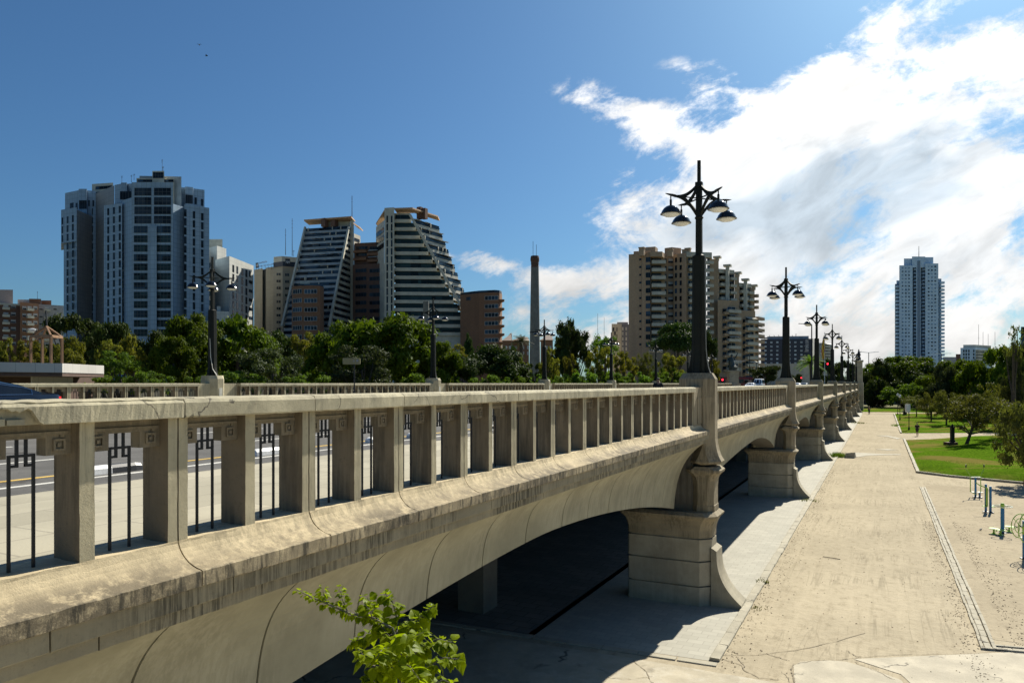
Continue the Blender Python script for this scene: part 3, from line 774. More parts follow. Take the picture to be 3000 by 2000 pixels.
# the lighter slab and the open cracks of the apron
mb = MB(); pp = [G(*q) for q in ((2325, 1950), (2345, 1938), (2430, 1934), (2480, 1938), (2560, 1962), (2640, 1992), (2680, 2040), (2330, 2060))]
mb.add([(p.x, p.y, .010) for p in pp], [tuple(range(len(pp)))]); pp = [G(*q) for q in ((2500, 1930), (3010, 1908), (3010, 2060), (2720, 2050), (2640, 1975))]
mb.add([(p.x, p.y, .010) for p in pp], [tuple(range(len(pp)))])
tag(mb.build('concrete_apron', concrete('pale_slab', (0.475, 0.425, 0.325), dirt=.35, crack=.4, cw=.02)), kind='structure')
mb = MB(); rnd = random.Random(3)
for line, wd in (([(2110, 1918), (2220, 1918), (2330, 1905), (2430, 1885), (2560, 1845)], .03), ([(2325, 1945), (2380, 1936), (2470, 1930), (2520, 1925), (2620, 1918), (2760, 1916), (3000, 1908)], .03),
                 ([(2325, 1945), (2318, 1960), (2322, 1978), (2330, 2010)], .05), ([(1855, 1935), (1885, 1960), (1900, 1985), (1925, 2010)], .03), ([(2120, 1930), (2165, 1945), (2185, 1965), (2225, 1985), (2300, 1992)], .035),
                 ([(2160, 1925), (2180, 1950), (2175, 1962)], .03), ([(2245, 1915), (2285, 1925), (2310, 1935)], .04), ([(2480, 1905), (2510, 1922), (2525, 1924)], .05), ([(2500, 1935), (2570, 1968), (2640, 2000)], .025), ([(2290, 1965), (2310, 1985), (2318, 2000)], .03), ([(1780, 1985), (1850, 1990), (1930, 1980)], .02)):
    pts = []
    for a, b in zip(line[:-1], line[1:]):
        n = 5
        for i in range(n): pts.append((a[0] + (b[0] - a[0]) * i / n + rnd.gauss(0, 2.2), a[1] + (b[1] - a[1]) * i / n + rnd.gauss(0, .9)))
    pts = [G(*q) for q in pts]
    for a, b in zip(pts[:-1], pts[1:]):
        t = (b - a).normalized(); nn = Vector((-t.y, t.x, 0)) * wd * rnd.uniform(.08, .38); mb.add([(a.x - nn.x, a.y - nn.y, .014), (b.x - nn.x, b.y - nn.y, .014), (b.x + nn.x, b.y + nn.y, .014), (a.x + nn.x, a.y + nn.y, .014)], [(0, 1, 2, 3)])
tag(mb.build('pavement_cracks', plain('crack_dirt', (0.23, 0.19, 0.13), .95)), kind='structure')

# ================================================================== BUILDINGS
class Fac:
    """a vertical facade between two measured points"""
    def __init__(s, pa, Da, pb, Db):
        s.A = W(pa, HY, Da); s.B = W(pb, HY, Db); s.A.z = s.B.z = 0
        s.L = (s.B - s.A).length; s.u = (s.B - s.A) / s.L
        s.n = Vector((s.u.y, -s.u.x, 0))
        if s.n.dot(s.A) > 0: s.n = -s.n
    def t(s, px):
        dx = W(px, HY, 1); a, b = dx.x, dx.y
        # A + t u = k (a,b)
        det = s.u.x * (-b) - s.u.y * (-a)
        return (-s.A.x * (-b) + s.A.y * (-a)) / det
    def depth(s, px):
        p = s.A + s.u * s.t(px); return -p.x * st + p.y * ct
    def z(s, px, py): return EYE + (HY - py) * s.depth(px) / F_PX
def win_mesh(w_, h_, kind):
    key = (round(w_, 2), round(h_, 2), kind)
    if key in KIDS: return KIDS[key]
    mb = MB(); mb.box((-w_ / 2, -h_ * 0, 0), (w_ / 2, 0.05, h_)) if False else None
    mb.box((-w_ / 2, -.06, 0), (w_ / 2, .03, h_), 0)
    nx, ny, fw, fm = {'plain': (1, 1, .0, 1), 'frame': (2, 1, .08, 1), 'grid': (4, 2, .10, 1), 'grid3': (4, 1, .08, 1), 'blind': (1, 1, .07, 1)}[kind]
    if fw:
        for i in range(nx + 1):
            x = -w_ / 2 + w_ * i / nx; mb.box((x - fw / 2, -.10, 0), (x + fw / 2, -.061, h_), 1)
        for i in range(ny + 1):
            z = h_ * i / ny; mb.box((-w_ / 2 - fw / 2, -.105, z - fw / 2), (w_ / 2 + fw / 2, -.062, z + fw / 2), 1)
    if kind == 'blind': mb.box((-w_ / 2 + .03, -.09, h_ * .45), (w_ / 2 - .03, -.062, h_ - .02), 2)
    KIDS[key] = mb; return mb
class Bld:
    def __init__(s, name, label, px, D, group=None, cat='building'):
        p = W(px, HY, D); p.z = 0; s.o = p
        s.root = thing(name, label, cat, p, 0, group); s.wins = []; s.balc = []
    def L(s, v): return Vector(v) - s.o
    def part(s, mb, name, m, smooth=False):
        mb.v = [tuple(Vector(v) - s.o) for v in mb.v]; return mb.build(name, m, s.root, smooth)
    def block(s, chain, ytop, m, name='wall', back=18, ybot=None, ref=0):
        D0 = chain[ref][1]; z1 = EYE + (HY - ytop) * D0 / F_PX; z0 = 0 if ybot is None else EYE + (HY - ybot) * D0 / F_PX
        f = [W(p, HY, D) for p, D in chain]; fw = Vector((-st, ct, 0))
        rd = lambda v: v * (1 + back / math.hypot(v.x, v.y))
        pts = [(v.x, v.y) for v in f] + [(rd(v).x, rd(v).y) for v in f[::-1]]
        mb = MB(); mb.prism(pts, z0, z1); s.part(mb, name, m); return z1
    def win(s, fac, px0, px1, py0, py1, kind, gm, rows=1, dy=0, name='window', z0=None, depth_=0):
        """rows of windows down from the first, spacing measured in photo pixels at the window"""
        t0, t1 = fac.t(px0), fac.t(px1); pm = (px0 + px1) / 2; D = fac.depth(pm)
        for r in range(rows):
            zt_ = EYE + (HY - py0 - dy * r) * D / F_PX; zb = EYE + (HY - py1 - dy * r) * D / F_PX
            if zb < 1: continue
            c = fac.A + fac.u * (t0 + t1) / 2 + fac.n * .02
            s.wins.append((name, Vector((c.x, c.y, zb)), fac.u, fac.n, abs(t1 - t0), zt_ - zb, kind, gm))
    def balcony(s, fac, px0, px1, py0, py1, out, m, rows=1, dy=0, mats=None):
        t0, t1 = fac.t(px0), fac.t(px1); D = fac.depth((px0 + px1) / 2)
        for r in range(rows):
            z1 = EYE + (HY - py0 - dy * r) * D / F_PX; z0 = EYE + (HY - py1 - dy * r) * D / F_PX
            if z0 < 1: continue
            s.balc.append((fac.A + fac.u * (t0 + t1) / 2, fac.u, fac.n, abs(t1 - t0), z0, z1 - z0, out, m))
    def finish(s):
        def emit(lst, make, name):
            lst.sort(key=lambda q: -q[0]); 
            rest = {}
            for i, (a, M, key, mk, mats) in enumerate(lst):
                mb = mk()
                if i < 99:
                    kk = ('me', key, tuple(m.name for m in mats))
                    if kk not in KIDS: KIDS[kk] = mb.mesh(name, mats)
                    link(name, KIDS[kk], s.root, M=M)
                else:
                    big = rest.setdefault(tuple(m.name for m in mats), (MB(), mats))[0]
                    o = len(big.v); big.v += [tuple(M @ Vector(v)) for v in mb.v]; big.f += [tuple(q + o for q in f) for f in mb.f]; big.m += mb.m
            if rest:
                mb = MB(); allm = []
                for big, mats in rest.values():
                    off = len(allm); allm += list(mats); o = len(mb.v); mb.v += big.v; mb.f += [tuple(q + o for q in f) for f in big.f]; mb.m += [x + off for x in big.m]
                tag(mb.build(name, allm, s.root), kind='stuff')
        def frame(u, n, p):
            p = p - s.o
            return Matrix(((u.x, -n.x, 0, p.x), (u.y, -n.y, 0, p.y), (0, 0, 1, p.z), (0, 0, 0, 1)))
        by = {}
        for (nm, p, u, n, w_, h_, kind, gm) in s.wins:
            by.setdefault(nm, []).append((w_ * h_ / p.length_squared + p.z * 1e-9, frame(u, n, p), (round(w_, 2), round(h_, 2), kind), (lambda a=w_, b=h_, k=kind: win_mesh(a, b, k)), gm))
        al = []; s.rnd = random.Random(int(abs(s.o.x)))
        for nm, l in by.items(): emit(l, None, nm)
        bl = []
        for (p, u, n, wd, z0, h, out, m) in s.balc:
            q = Vector((p.x, p.y, z0))
            def mk(wd=wd, h=h, out=out):
                mb = MB(); mb.box((-wd / 2, -out, 0), (wd / 2, 0.02, .22)); mb.box((-wd / 2, -out, .22), (wd / 2, -out + .12, h)); mb.box((-wd / 2, -out + .121, .221), (-wd / 2 + .12, 0.01, h)); mb.box((wd / 2 - .12, -out + .121, .221), (wd / 2, 0.01, h))
                mb.box((-wd / 2 + .04, -out - .02, h + .25), (wd / 2 - .04, -out + .03, h + .30)); return mb
            if s.rnd.random() < .18 and wd > 3:
                def ma(wd=wd, h=h, out=out):
                    mb = MB(); mb.loft([[(-wd * .42, -.05, 2.35), (wd * .42, -.05, 2.35), (wd * .42, -out - .2, 1.75), (-wd * .42, -out - .2, 1.75)], [(-wd * .42, -.05, 2.42), (wd * .42, -.05, 2.42), (wd * .42, -out - .2, 1.82), (-wd * .42, -out - .2, 1.82)]]); return mb
                al.append((1, frame(u, n, q), ('a', round(wd, 2), out), ma, (s.rnd.choice((M_blind, M_cb)),)))
            bl.append((wd * h, frame(u, n, q), ('b', round(wd, 2), round(h, 2), out), mk, (m,)))
        emit(bl, None, 'balcony'); emit(al, None, 'awning')
    def mast(s, px, D, y0, y1, r=.12, name='antenna'):
        a, b = W(px, y0, D), W(px, y1, D); mb = MB(); mb.tube([a, b], [r, r * .5], 6)
        for q in (.75, .85, .93):
            c = a.lerp(b, q); mb.box((c.x - .45, c.y - .02, c.z - .03), (c.x + .45, c.y + .02, c.z + .03))
        s.part(mb, name, M_iron)

# ---- materials of the buildings
M_blue = panelled('blue_grey_cladding', (0.27, 0.375, 0.48), (0.13, 0.17, 0.22), 1.6, 1.55, .06, .05, .45)
M_bluet = panelled('tan_grey_cladding', (0.30, 0.29, 0.28), (0.16, 0.16, 0.16), 1.6, 1.55, .06, .05, .5)
M_whitep = panelled('white_cladding', (0.50, 0.50, 0.46), (0.33, 0.34, 0.33), 1.5, 1.5, .06, .04, .5)
M_gl = glassy('dark_window_glass', (0.018, 0.026, 0.036), .10)
M_glb = glassy('blue_window_glass', (0.022, 0.042, 0.066), .12, .8)
M_glt = glassy('teal_window_glass', (0.013, 0.028, 0.032), .10, .7, cell=3.3)
M_frame = plain('window_frame', (0.06, 0.065, 0.07), .5)
M_framew = plain('white_window_frame', (0.5, 0.5, 0.48), .5)
M_blind = plain('roller_blind', (0.40, 0.42, 0.42), .7, var=.2, scale=.4)
M_cb = plain('concrete_band', (0.50, 0.475, 0.39), .8, var=.12, scale=.5)
M_gb = plain('grey_blue_band', (0.31, 0.35, 0.37), .75, var=.15, scale=.4)
M_terra = plain('terracotta_soffit', (0.46, 0.30, 0.19), .8)
M_redb = panelled('red_brown_brick', (0.14, 0.075, 0.052), (0.16, 0.09, 0.06), .5, .16, .02, .12, .85, .5)
M_orb = panelled('orange_brick', (0.225, 0.115, 0.062), (0.22, 0.12, 0.07), .5, .16, .02, .12, .85, .5)
M_beib = panelled('beige_brick', (0.47, 0.33, 0.205), (0.30, 0.23, 0.16), .5, .16, .02, .14, .85, .5)
M_hot = panelled('hotel_stone', (0.33, 0.30, 0.235), (0.26, 0.24, 0.19), 3.2, .8, .03, .06, .8)
M_navy = panelled('navy_cladding', (0.030, 0.038, 0.062), (0.02, 0.025, 0.04), 2.4, 1.5, .04, .15, .5)
M_tow = panelled('pale_blue_tower', (0.52, 0.68, 0.82), (0.42, 0.56, 0.70), 3, 3, .04, .04, .6)
M_towd = plain('tower_dark_recess', (0.22, 0.30, 0.39), .6)
M_tww = glassy('tower_window', (0.16, 0.235, 0.32), .3, .75, .1, 3.1)
M_roof = plain('roof_tiles', (0.33, 0.25, 0.20), .85, bmp=.3)
M_grey = plain('grey_render', (0.33, 0.33, 0.33), .8)
GL = (M_gl, M_frame, M_blind); GB = (M_glb, M_frame, M_blind); GT = (M_glt, M_frame, M_blind); GW = (M_gl, M_framew, M_blind); GX = (M_glb, M_framew, M_blind)
ax = lambda x: x / 2.851
ay = lambda y: 450 + y / 2.851

# ---- A: blue grey tower complex at the left
T = Bld('tower_block', 'tallest blue grey clad tower block with stacked dark windows, at the left', 430, 250)
T.block([(ax(1100), 245), (ax(1445), 245)], ay(240), M_blue, back=26)
T.block([(ax(1445) + .1, 246.5), (ax(1535), 251)], ay(420), M_blue, back=20, name='recessed_wall')
T.block([(ax(1538), 248.2), (ax(1748), 253)], ay(425), M_blue, back=14, name='side_wing')
T.block([(ax(1463), 254), (ax(1545), 256), (ax(1547), 254.5), (ax(1612), 255.5), (ax(1614), 257), (ax(1708), 259)], ay(272), M_blue, back=16, name='upper_tier')
T.block([(ax(1022), 250.5), (ax(1100) - .1, 246.5)], ay(392), M_blue, back=20, name='recessed_wall')
T.block([(ax(868), 252), (ax(1020), 249)], ay(432), M_blue, back=14, name='side_wing')
T.block([(ax(958), 256), (ax(1010), 254.5), (ax(1012), 253), (ax(1060), 253), (ax(1062), 254.5), (ax(1102), 254)], ay(262), M_blue, back=16, name='upper_tier')
T.block([(ax(1140), 250), (ax(1455), 250)], ay(205), M_cb, back=16, name='penthouse'); T.block([(ax(1165), 251), (ax(1515), 252)], ay(186), M_gb, back=12, name='penthouse')
T.block([(ax(1272), 249), (ax(1372), 249)], ay(145), M_cb, back=10, name='roof_box')
T.block([(ax(1250), 244.3), (ax(1308), 244.3)], ay(605), M_blue, back=.6, name='pilaster')
fc = Fac(ax(1100), 245, ax(1445), 245)
for r in range(4):
    for a, b in ((1125, 1264), (1288, 1428)):
        T.win(fc, ax(a), ax(b), ay(288 + 78 * r), ay(350 + 78 * r), 'grid', GL)
for r in range(12):
    for a, b in ((1120, 1232), (1313, 1426)):
        T.win(fc, ax(a), ax(b), ay(606 + 78.3 * r), ay(662 + 78.3 * r), 'grid', GT if r % 3 else GB)
fc2 = Fac(ax(1538), 248.2, ax(1748), 253)
for a, b, y in ((1538, 1558, 465), (1610, 1630, 482), (1679, 1700, 498)): T.win(fc2, ax(a), ax(b), ay(y), ay(y + 60), 'plain', GL, rows=14, dy=26.6)
T.win(Fac(ax(1463), 254, ax(1545), 256), ax(1481), ax(1502), ay(330), ay(390), 'plain', GL)
fu = Fac(ax(1614), 257, ax(1708), 259); T.win(fu, ax(1624), ax(1644), ay(367), ay(425), 'plain', GL); T.win(fu, ax(1678), ax(1698), ay(380), ay(438), 'plain', GL)
T.win(Fac(ax(1547), 254.5, ax(1612), 255.5), ax(1550), ax(1610), ay(346), ay(418), 'grid3', GL)
T.win(Fac(ax(1012), 253, ax(1060), 253), ax(1004), ax(1098), ay(316), ay(384), 'grid3', GL)
fc3 = Fac(ax(868), 252, ax(1020), 249)
for a, b, y in ((897, 912, 458), (945, 960, 448), (993, 1009, 438)): T.win(fc3, ax(a), ax(b), ay(y), ay(y + 58), 'plain', GL, rows=14, dy=26.6)
T.win(Fac(ax(1022), 250.5, ax(1100) - .1, 246.5), ax(1016), ax(1032), ay(680), ay(738), 'plain', GL, rows=10, dy=27)
T.win(Fac(ax(1272), 249, ax(1372), 249), ax(1280), ax(1365), ay(158), ay(205), 'grid', GB)
T.win(Fac(ax(1140), 250, ax(1455), 250), ax(1150), ax(1450), ay(218), ay(238), 'grid3', GB)
for px, y0, y1 in ((1018, 250, 185), (1098, 240, 178), (1120, 220, 170), (1355, 145, 48), (1362, 145, 110)): T.mast(ax(px), 250, ay(y0), ay(y1), .07)
T.finish()
T = Bld('tower_block', 'dark blue grey tower block leftmost of all, its upper tier behind', 230, 262)
T.block([(ax(510), 266), (ax(640), 262)], ay(470), M_blue, back=16, name='side_wing', ybot=ay(750))
T.block([(ax(532), 267), (ax(641), 262.5)], ay(740), M_blue, back=16, name='side_wing')
T.block([(ax(641) + .1, 262), (ax(790), 274)], ay(468), M_bluet, back=12, name='angled_wall')
T.block([(ax(543), 276), (ax(655), 272), (ax(658), 270), (ax(725), 270), (ax(727), 272), (ax(800), 273)], ay(330), M_blue, back=14, name='upper_tier')
T.block([(ax(790), 274), (ax(955), 262)], ay(338), M_bluet, back=12, name='angled_wall')
T.block([(ax(768), 280), (ax(945), 278)], ay(255), M_cb, back=8, name='penthouse')
fc = Fac(ax(510), 266, ax(640), 262)
for a, b, y in ((516, 528, 535), (558, 572, 525), (602, 616, 515)): T.win(fc, ax(a), ax(b), ay(y), ay(y + 58), 'plain', GL, rows=3 if a < 520 else 12, dy=25.6)
T.win(Fac(ax(641) + .1, 262, ax(790), 274), ax(768), ax(782), ay(460), ay(512), 'plain', GL, rows=13, dy=25.5)
fu = Fac(ax(543), 276, ax(655), 272)
for a, b in ((586, 614), (632, 648)): T.win(fu, ax(a), ax(b), ay(412), ay(466), 'plain', GL)
T.win(Fac(ax(658), 270, ax(725), 270), ax(662), ax(724), ay(392), ay(462), 'grid3', GL)
fu = Fac(ax(727), 272, ax(800), 273)
for a, b in ((738, 750), (773, 787)): T.win(fu, ax(a), ax(b), ay(390), ay(440), 'plain', GL)
T.win(Fac(ax(768), 280, ax(945), 278), ax(800), ax(935), ay(272), ay(296), 'grid3', GB); T.win(Fac(ax(768), 280, ax(945), 278), ax(800), ax(935), ay(318), ay(342), 'grid3', GB)
T.finish()
T = Bld('tower_block', 'pale cream clad lower block with rounded corner right of the blue grey towers', 680, 256)
ch = [(ax(1798), 262)]
for i in range(7):
    a = i / 6 * math.pi / 2
    ch.append((ax(1798 + 118 * math.sin(a)), 262 - 8 * math.sin(a) ** 1.0 if i < 6 else 254))
ch.append((ax(2118), 275))
T.block(ch, ay(855), M_whitep, back=10, ref=7)
T.block([(ax(1740), 275), (ax(1812), 270), (ax(1890), 276)], ay(790), M_whitep, back=10, name='upper_tier'); T.block([(ax(1745), 281), (ax(1858), 281)], ay(715), M_cb, back=6, name='roof_box')
T.block([(ax(1745), 246), (ax(1920), 247)], ay(1315), M_whitep, back=6, name='low_wing'); T.block([(ax(1812), 249), (ax(1842), 249)], ay(1275), M_whitep, back=4, name='roof_box')
fc = Fac(ch[7][0], ch[7][1], ch[8][0], ch[8][1])
for a, b, y in ((1941, 1955, 930), (1975, 1988, 942), (2016, 2030, 958), (2050, 2065, 972)): T.win(fc, ax(a), ax(b), ay(y), ay(y + 60), 'plain', GW, rows=9, dy=26.3)
T.win(fc, ax(2081), ax(2094), ay(985), ay(1032), 'plain', GW); T.win(fc, ax(2078), ax(2108), ay(1060), ay(1086), 'plain', GW, rows=7, dy=26.3)
T.win(Fac(ax(1740), 275, ax(1812), 270), ax(1744), ax(1760), ay(912), ay(955), 'plain', GW, rows=6, dy=27.5)
T.win(Fac(ax(1745), 246, ax(1920), 247), ax(1810), ax(1826), ay(1380), ay(1410), 'plain', GW); T.win(Fac(ax(1745), 246, ax(1920), 247), ax(1853), ax(1869), ay(1388), ay(1418), 'plain', GW)
T.finish()

# ---- low brown apartment row at far left
lx = lambda x: x / 4.355
ly = lambda y: 850 + y / 4.355
def lowrise(label, x0, x1, ytop, D, m, wins, hw=(60, 40), rows=6, y0=195, roof=None):
    T = Bld('apartment_building', label, lx((x0 + x1) / 2), D, 'old brick apartment buildings at the far left')
    T.block([(lx(x0), D), (lx(x1), D + 6)], ly(ytop), m, back=14); f = Fac(lx(x0), D, lx(x1), D + 6)
    if roof: T.block([(lx(x0), D - .2), (lx(x1), D + 5.8)], ly(roof), M_cb, back=14.4, ybot=ly(roof + 22), name='cornice')
    for i, wx in enumerate(wins):
        T.win(f, lx(wx), lx(wx + hw[0]), ly(y0), ly(y0 + hw[1]), 'blind', GW if i % 2 else (M_gl, M_framew, M_grey), rows=rows, dy=94 / 4.355)
        if i == len(wins) // 2: T.balcony(f, lx(wx - 15), lx(wx + hw[0] + 20), ly(y0 + 28), ly(y0 + 58), 1.3, M_cb, rows=rows, dy=94 / 4.355)
    T.finish(); return T
lowrise('brown brick apartment block at the left frame edge with a water tank room', -120, 255, 165, 300, M_redb, [-80, 45, 140], y0=190, roof=155)
lowrise('orange brown apartment block between the brown block and the grey one', 256, 492, 150, 304, M_orb, [285, 350, 425], hw=(50, 40), y0=205)
lowrise('grey apartment block with awnings touching the dark blue grey tower', 493, 812, 178, 312, M_grey, [500, 575, 680], hw=(45, 38), y0=215)
T = Bld('rooftop_room', 'pale pink rooftop tower room with a pipe at the far left edge', 18, 308, cat='rooftop room'); T.block([(-30, 308), (lx(165), 309)], ly(-10), plain('pink_render', (0.36, 0.29, 0.27), .85), back=8); T.finish()
T = Bld('rooftop_room', 'reddish rooftop sheds with aerials above the orange brown block', 120, 312, cat='rooftop room'); T.block([(lx(225), 312), (lx(370), 313)], ly(118), M_grey, back=5); T.block([(lx(371), 312), (lx(525), 313)], ly(108), M_orb, back=5, name='shed'); T.block([(lx(526), 318), (lx(655), 318)], ly(130), M_orb, back=5, name='shed')
T.mast(lx(478), 313, ly(110), ly(12), .08); T.finish()

# ---- B and C: the leaning stepped towers
bx = lambda x: 700 + x / 2.614
by = lambda y: 550 + y / 2.614
def stack(T, planf, ytop, ybot, D, n, band, glass, frac=.5, back=14, tname='storey', Db=None):
    """storeys: a solid band and a recessed glass band, the plan given for each height"""
    zt_ = EYE + (HY - ytop) * D / F_PX; zb = EYE + (HY - ybot) * (Db or D) / F_PX; h = (zt_ - zb) / n; fw = Vector((-st, ct, 0))
    for k in range(n):
        z = zt_ - h * (k + 1); s0 = (k + .5) / n
        ch = planf(s0); f = [W(p, HY, Dd) for p, Dd in ch]
        rd = lambda v, e: v * (1 + e / math.hypot(v.x, v.y))
        poly = [(v.x, v.y) for v in f] + [(rd(v, back).x, rd(v, back).y) for v in f[::-1]]
        mb = MB(); mb.prism(poly, z, z + h * frac); T.part(mb, tname, band)
        f2 = [v + fw * .7 + Vector((ct, st, 0)) * (.25 if i == 0 else -.25 if i == len(f) - 1 else 0) for i, v in enumerate(f)]
        poly = [(v.x, v.y) for v in f2] + [(rd(v, back - 1.2).x, rd(v, back - 1.2).y) for v in f2[::-1]]
        mb = MB(); mb.prism(poly, z + h * frac, z + h * 1.0)
        T.part(mb, 'window_band', glass)
        if tname == 'terrace':
            rnd = random.Random(k * 31 + n + len(T.root.name)); a_, b_ = f[0], f[-1]
            mb = MB(); mw = MB()
            for q in range(rnd.randint(3, 5)):
                s_ = rnd.uniform(.06, .9); c = a_.lerp(b_, s_); u_ = (b_ - a_).normalized()
                if rnd.random() < .55: mb.bar(Vector((c.x, c.y, z + h * .75)) - fw * .3, Vector((c.x, c.y, z + h * .75)) + fw * .8, .3, h * .5)
                else: e_ = c + u_ * rnd.uniform(2, 4.5); mw.bar(Vector((c.x, c.y, z + h * .93)) - fw * .25, Vector((e_.x, e_.y, z + h * .93)) - fw * .25, 1.1, .12)
            if mb.v: T.part(mb, 'partition', M_cb)
            if mw.v: T.part(mw, 'awning', M_blind)
            rail = [v - fw * .06 for v in f]; mb = MB(); mb.bar(Vector((rail[0].x, rail[0].y, z + h * frac + .45)), Vector((rail[-1].x, rail[-1].y, z + h * frac + .45)), .05, .5); T.part(mb, 'glass_rail', M_glb)
T = Bld('stepped_tower', 'left stepped tower of grey terraces leaning back, with an orange roof canopy', 930, 262)
NB = 26
def planB(s):
    xl = 510 - 180 * s; xr = 838 - 150 * s; D = 284 - 22 * s
    return [(bx(xl), D + 5), (bx(xr), D), (bx(864), 286)]
# the terraces: front in grey blue, the flank in pale bands: two nested stacks
stack(T, lambda s: [planB(s)[0], (bx(832 - 150 * s), 284 - 22 * s)], 308, 1160, 262, 1, M_gb, M_glb) if False else None
def zB(y, D=262): return EYE + (HY - y) * D / F_PX
T.block([(bx(330), 268), (bx(690), 263), (bx(862), 285)], by(1132), M_cb, back=5, name='lower_wall')
stack(T, lambda s: planB(s)[:2], by(305), by(1140), 287, 19, M_gb, M_glb, .45, 8, 'terrace', 265)
stack(T, lambda s: [(bx(838 - 150 * s + 3), 284.2 - 22 * s), (bx(862), 286)], by(305), by(1140), 285, 19, M_cb, M_gl, .48, 5, 'storey', 262)
for (xa, xb, dd) in ((508, 328, 4.5), (840, 689, -.5)):
    mb = MB(); mb.bar(W(bx(xa), by(303), 284 + dd), W(bx(xb), by(1062), 263 + dd), .7, .9); T.part(mb, 'edge_beam', M_cb)
T.block([(bx(853), 285.2), (bx(880), 285.2)], by(248), M_cb, back=6, name='stair_tower'); T.block([(bx(881), 287), (bx(930), 292)], by(350), M_cb, back=6, name='rear_wall')
T.win(Fac(bx(881), 287, bx(930), 292), bx(884), bx(922), by(390), by(412), 'grid3', GL)
T.block([(bx(640), 288), (bx(852), 287)], by(262), M_cb, back=8, name='penthouse')
for x0, x1, d0, d1, y in ((500, 862, 288, 282, 247), (878, 924, 284, 291, 268)):
    a, b = W(bx(x0), by(y), d0), W(bx(x1), by(y), d1); fw = Vector((-st, ct, 0))
    mb = MB(); q = [a, b, b + fw * 7, a + fw * 7]; mb.loft([[(v.x, v.y, a.z - .5) for v in q], [(v.x, v.y, a.z) for v in [q[0] - fw * .6, q[1] - fw * .6, q[2], q[3]]]]); T.part(mb, 'canopy', M_terra)
for x in (657, 731): 
    a = W(bx(x), by(300), 286); mb = MB(); mb.box((a.x - 1, a.y - 1, a.z), (a.x + 1, a.y + 1, W(bx(x), by(236), 286).z)); T.part(mb, 'chimney', M_redb)
T.mast(bx(866), 286, by(247), by(60), .16)
T.finish()
T = Bld('brick_drum', 'round brown brick volume in front of the left stepped tower', 903, 255)
ch = [(bx(405), 258), (bx(420), 255.5), (bx(480), 254), (bx(560), 253.5), (bx(620), 254.5), (bx(645), 257), (bx(651), 261)]
T.block(ch, by(748), M_orb, back=6, ref=3); T.block([(p, D - .15) for p, D in ch], by(735), M_glb, back=6, ybot=by(748) - .3, ref=3, name='glass_rail'); T.block([(bx(470), 258), (bx(545), 258)], by(715), M_cb, back=4, name='roof_box')
for a, b, f in ((415, 482, Fac(bx(420), 255.4, bx(480), 253.9)), (502, 598, Fac(bx(480), 253.9, bx(560), 253.4))): T.win(f, bx(a), bx(b), by(778), by(810), 'grid3', GX, rows=6, dy=69.5 / 2.614)
T.finish()
T = Bld('brick_block', 'dark red brown brick block joining the two stepped towers', 1080, 278)
T.block([(bx(872), 282), (bx(1122), 278)], by(590), M_redb, back=10); T.block([(bx(885), 285), (bx(1112), 282)], by(425), M_redb, back=10, name='upper_tier')
f = Fac(bx(872), 281.8, bx(1122), 277.8)
for a, b in ((893, 976), (1001, 1102)): T.win(f, bx(a), bx(b), by(620), by(648), 'grid3', GL, rows=7, dy=61.5 / 2.614)
f = Fac(bx(885), 284.8, bx(1112), 281.8)
for a, b in ((900, 985), (1000, 1085)): T.win(f, bx(a), bx(b), by(450), by(472), 'grid3', GL, rows=2, dy=50 / 2.614)
T.balcony(f, bx(886), bx(985), by(482), by(500), 1.2, M_orb, rows=2, dy=58 / 2.614); T.balcony(f, bx(990), bx(1110), by(500), by(520), 1.2, M_orb, rows=2, dy=50 / 2.614)
for i in range(7):
    pass
T.finish()
T = Bld('stepped_tower', 'right stepped tower of pale striped storeys with a long diagonal edge', 1250, 266)
def planC(s): return [(bx(1190), 268), (bx(1306 + 485 * s), 268 + 2 * s)]
stack(T, planC, by(205), by(1130), 268, 15, M_cb, M_glt, .42, 10)
T.block([(bx(1190), 268.6), (bx(1786), 270.6)], by(1118), M_cb, back=8, name='lower_wall')
def planC2(s): return [(bx(1310 + 485 * s), 270 + 2 * s), (bx(1525 + 330 * s), 284 + 0 * s)]
stack(T, planC2, by(240), by(1110), 272, 14, M_cb, M_gl, .46, 9, 'terrace')
T.block([(bx(1190), 269.5), (bx(1310), 269.5)], by(195), M_cb, back=9, ybot=by(240), name='top_wall')
mb = MB(); mb.bar(W(bx(1309), by(205), 266.6), W(bx(1795), by(1072), 266.6), .8, .9); T.part(mb, 'diagonal_beam', M_cb)
T.block([(bx(1114), 267), (bx(1190), 266)], by(155), M_cb, back=12, name='stair_tower')
f = Fac(bx(1114), 267, bx(1190), 266)
for a in (1130, 1164): T.win(f, bx(a), bx(a + 12), by(215), by(268), 'plain', GL, rows=13, dy=61.5 / 2.614)
T.block([(bx(1050), 284), (bx(1113), 272)], by(300), M_cb, back=8, name='rear_wall')
f = Fac(bx(1050), 283.8, bx(1113), 271.8); T.win(f, bx(1054), bx(1110), by(325), by(360), 'grid3', GT, rows=3, dy=22)
fw = Vector((-st, ct, 0))
for x0, x1, d0, d1, y, y2 in ((1190, 1330, 266, 268, 155, 150), (1330, 1524, 268, 286, 152, 215), (1050, 1113, 285, 270, 270, 168)):
    a, b = W(bx(x0), by(y), d0), W(bx(x1), by(y2), d1)
    mb = MB(); q = [a, b, b + fw * 7, a + fw * 7]; mb.loft([[(v.x, v.y, v.z - .5) for v in q], [(v.x, v.y, v.z) for v in q]]); T.part(mb, 'canopy', M_terra)
for x, y in ((1386, 150), (1421, 160)):
    a = W(bx(x), by(240), 276); mb = MB(); mb.box((a.x - .9, a.y - .9, a.z), (a.x + .9, a.y + .9, W(bx(x), by(y), 276).z)); T.part(mb, 'chimney', M_redb)
T.finish()
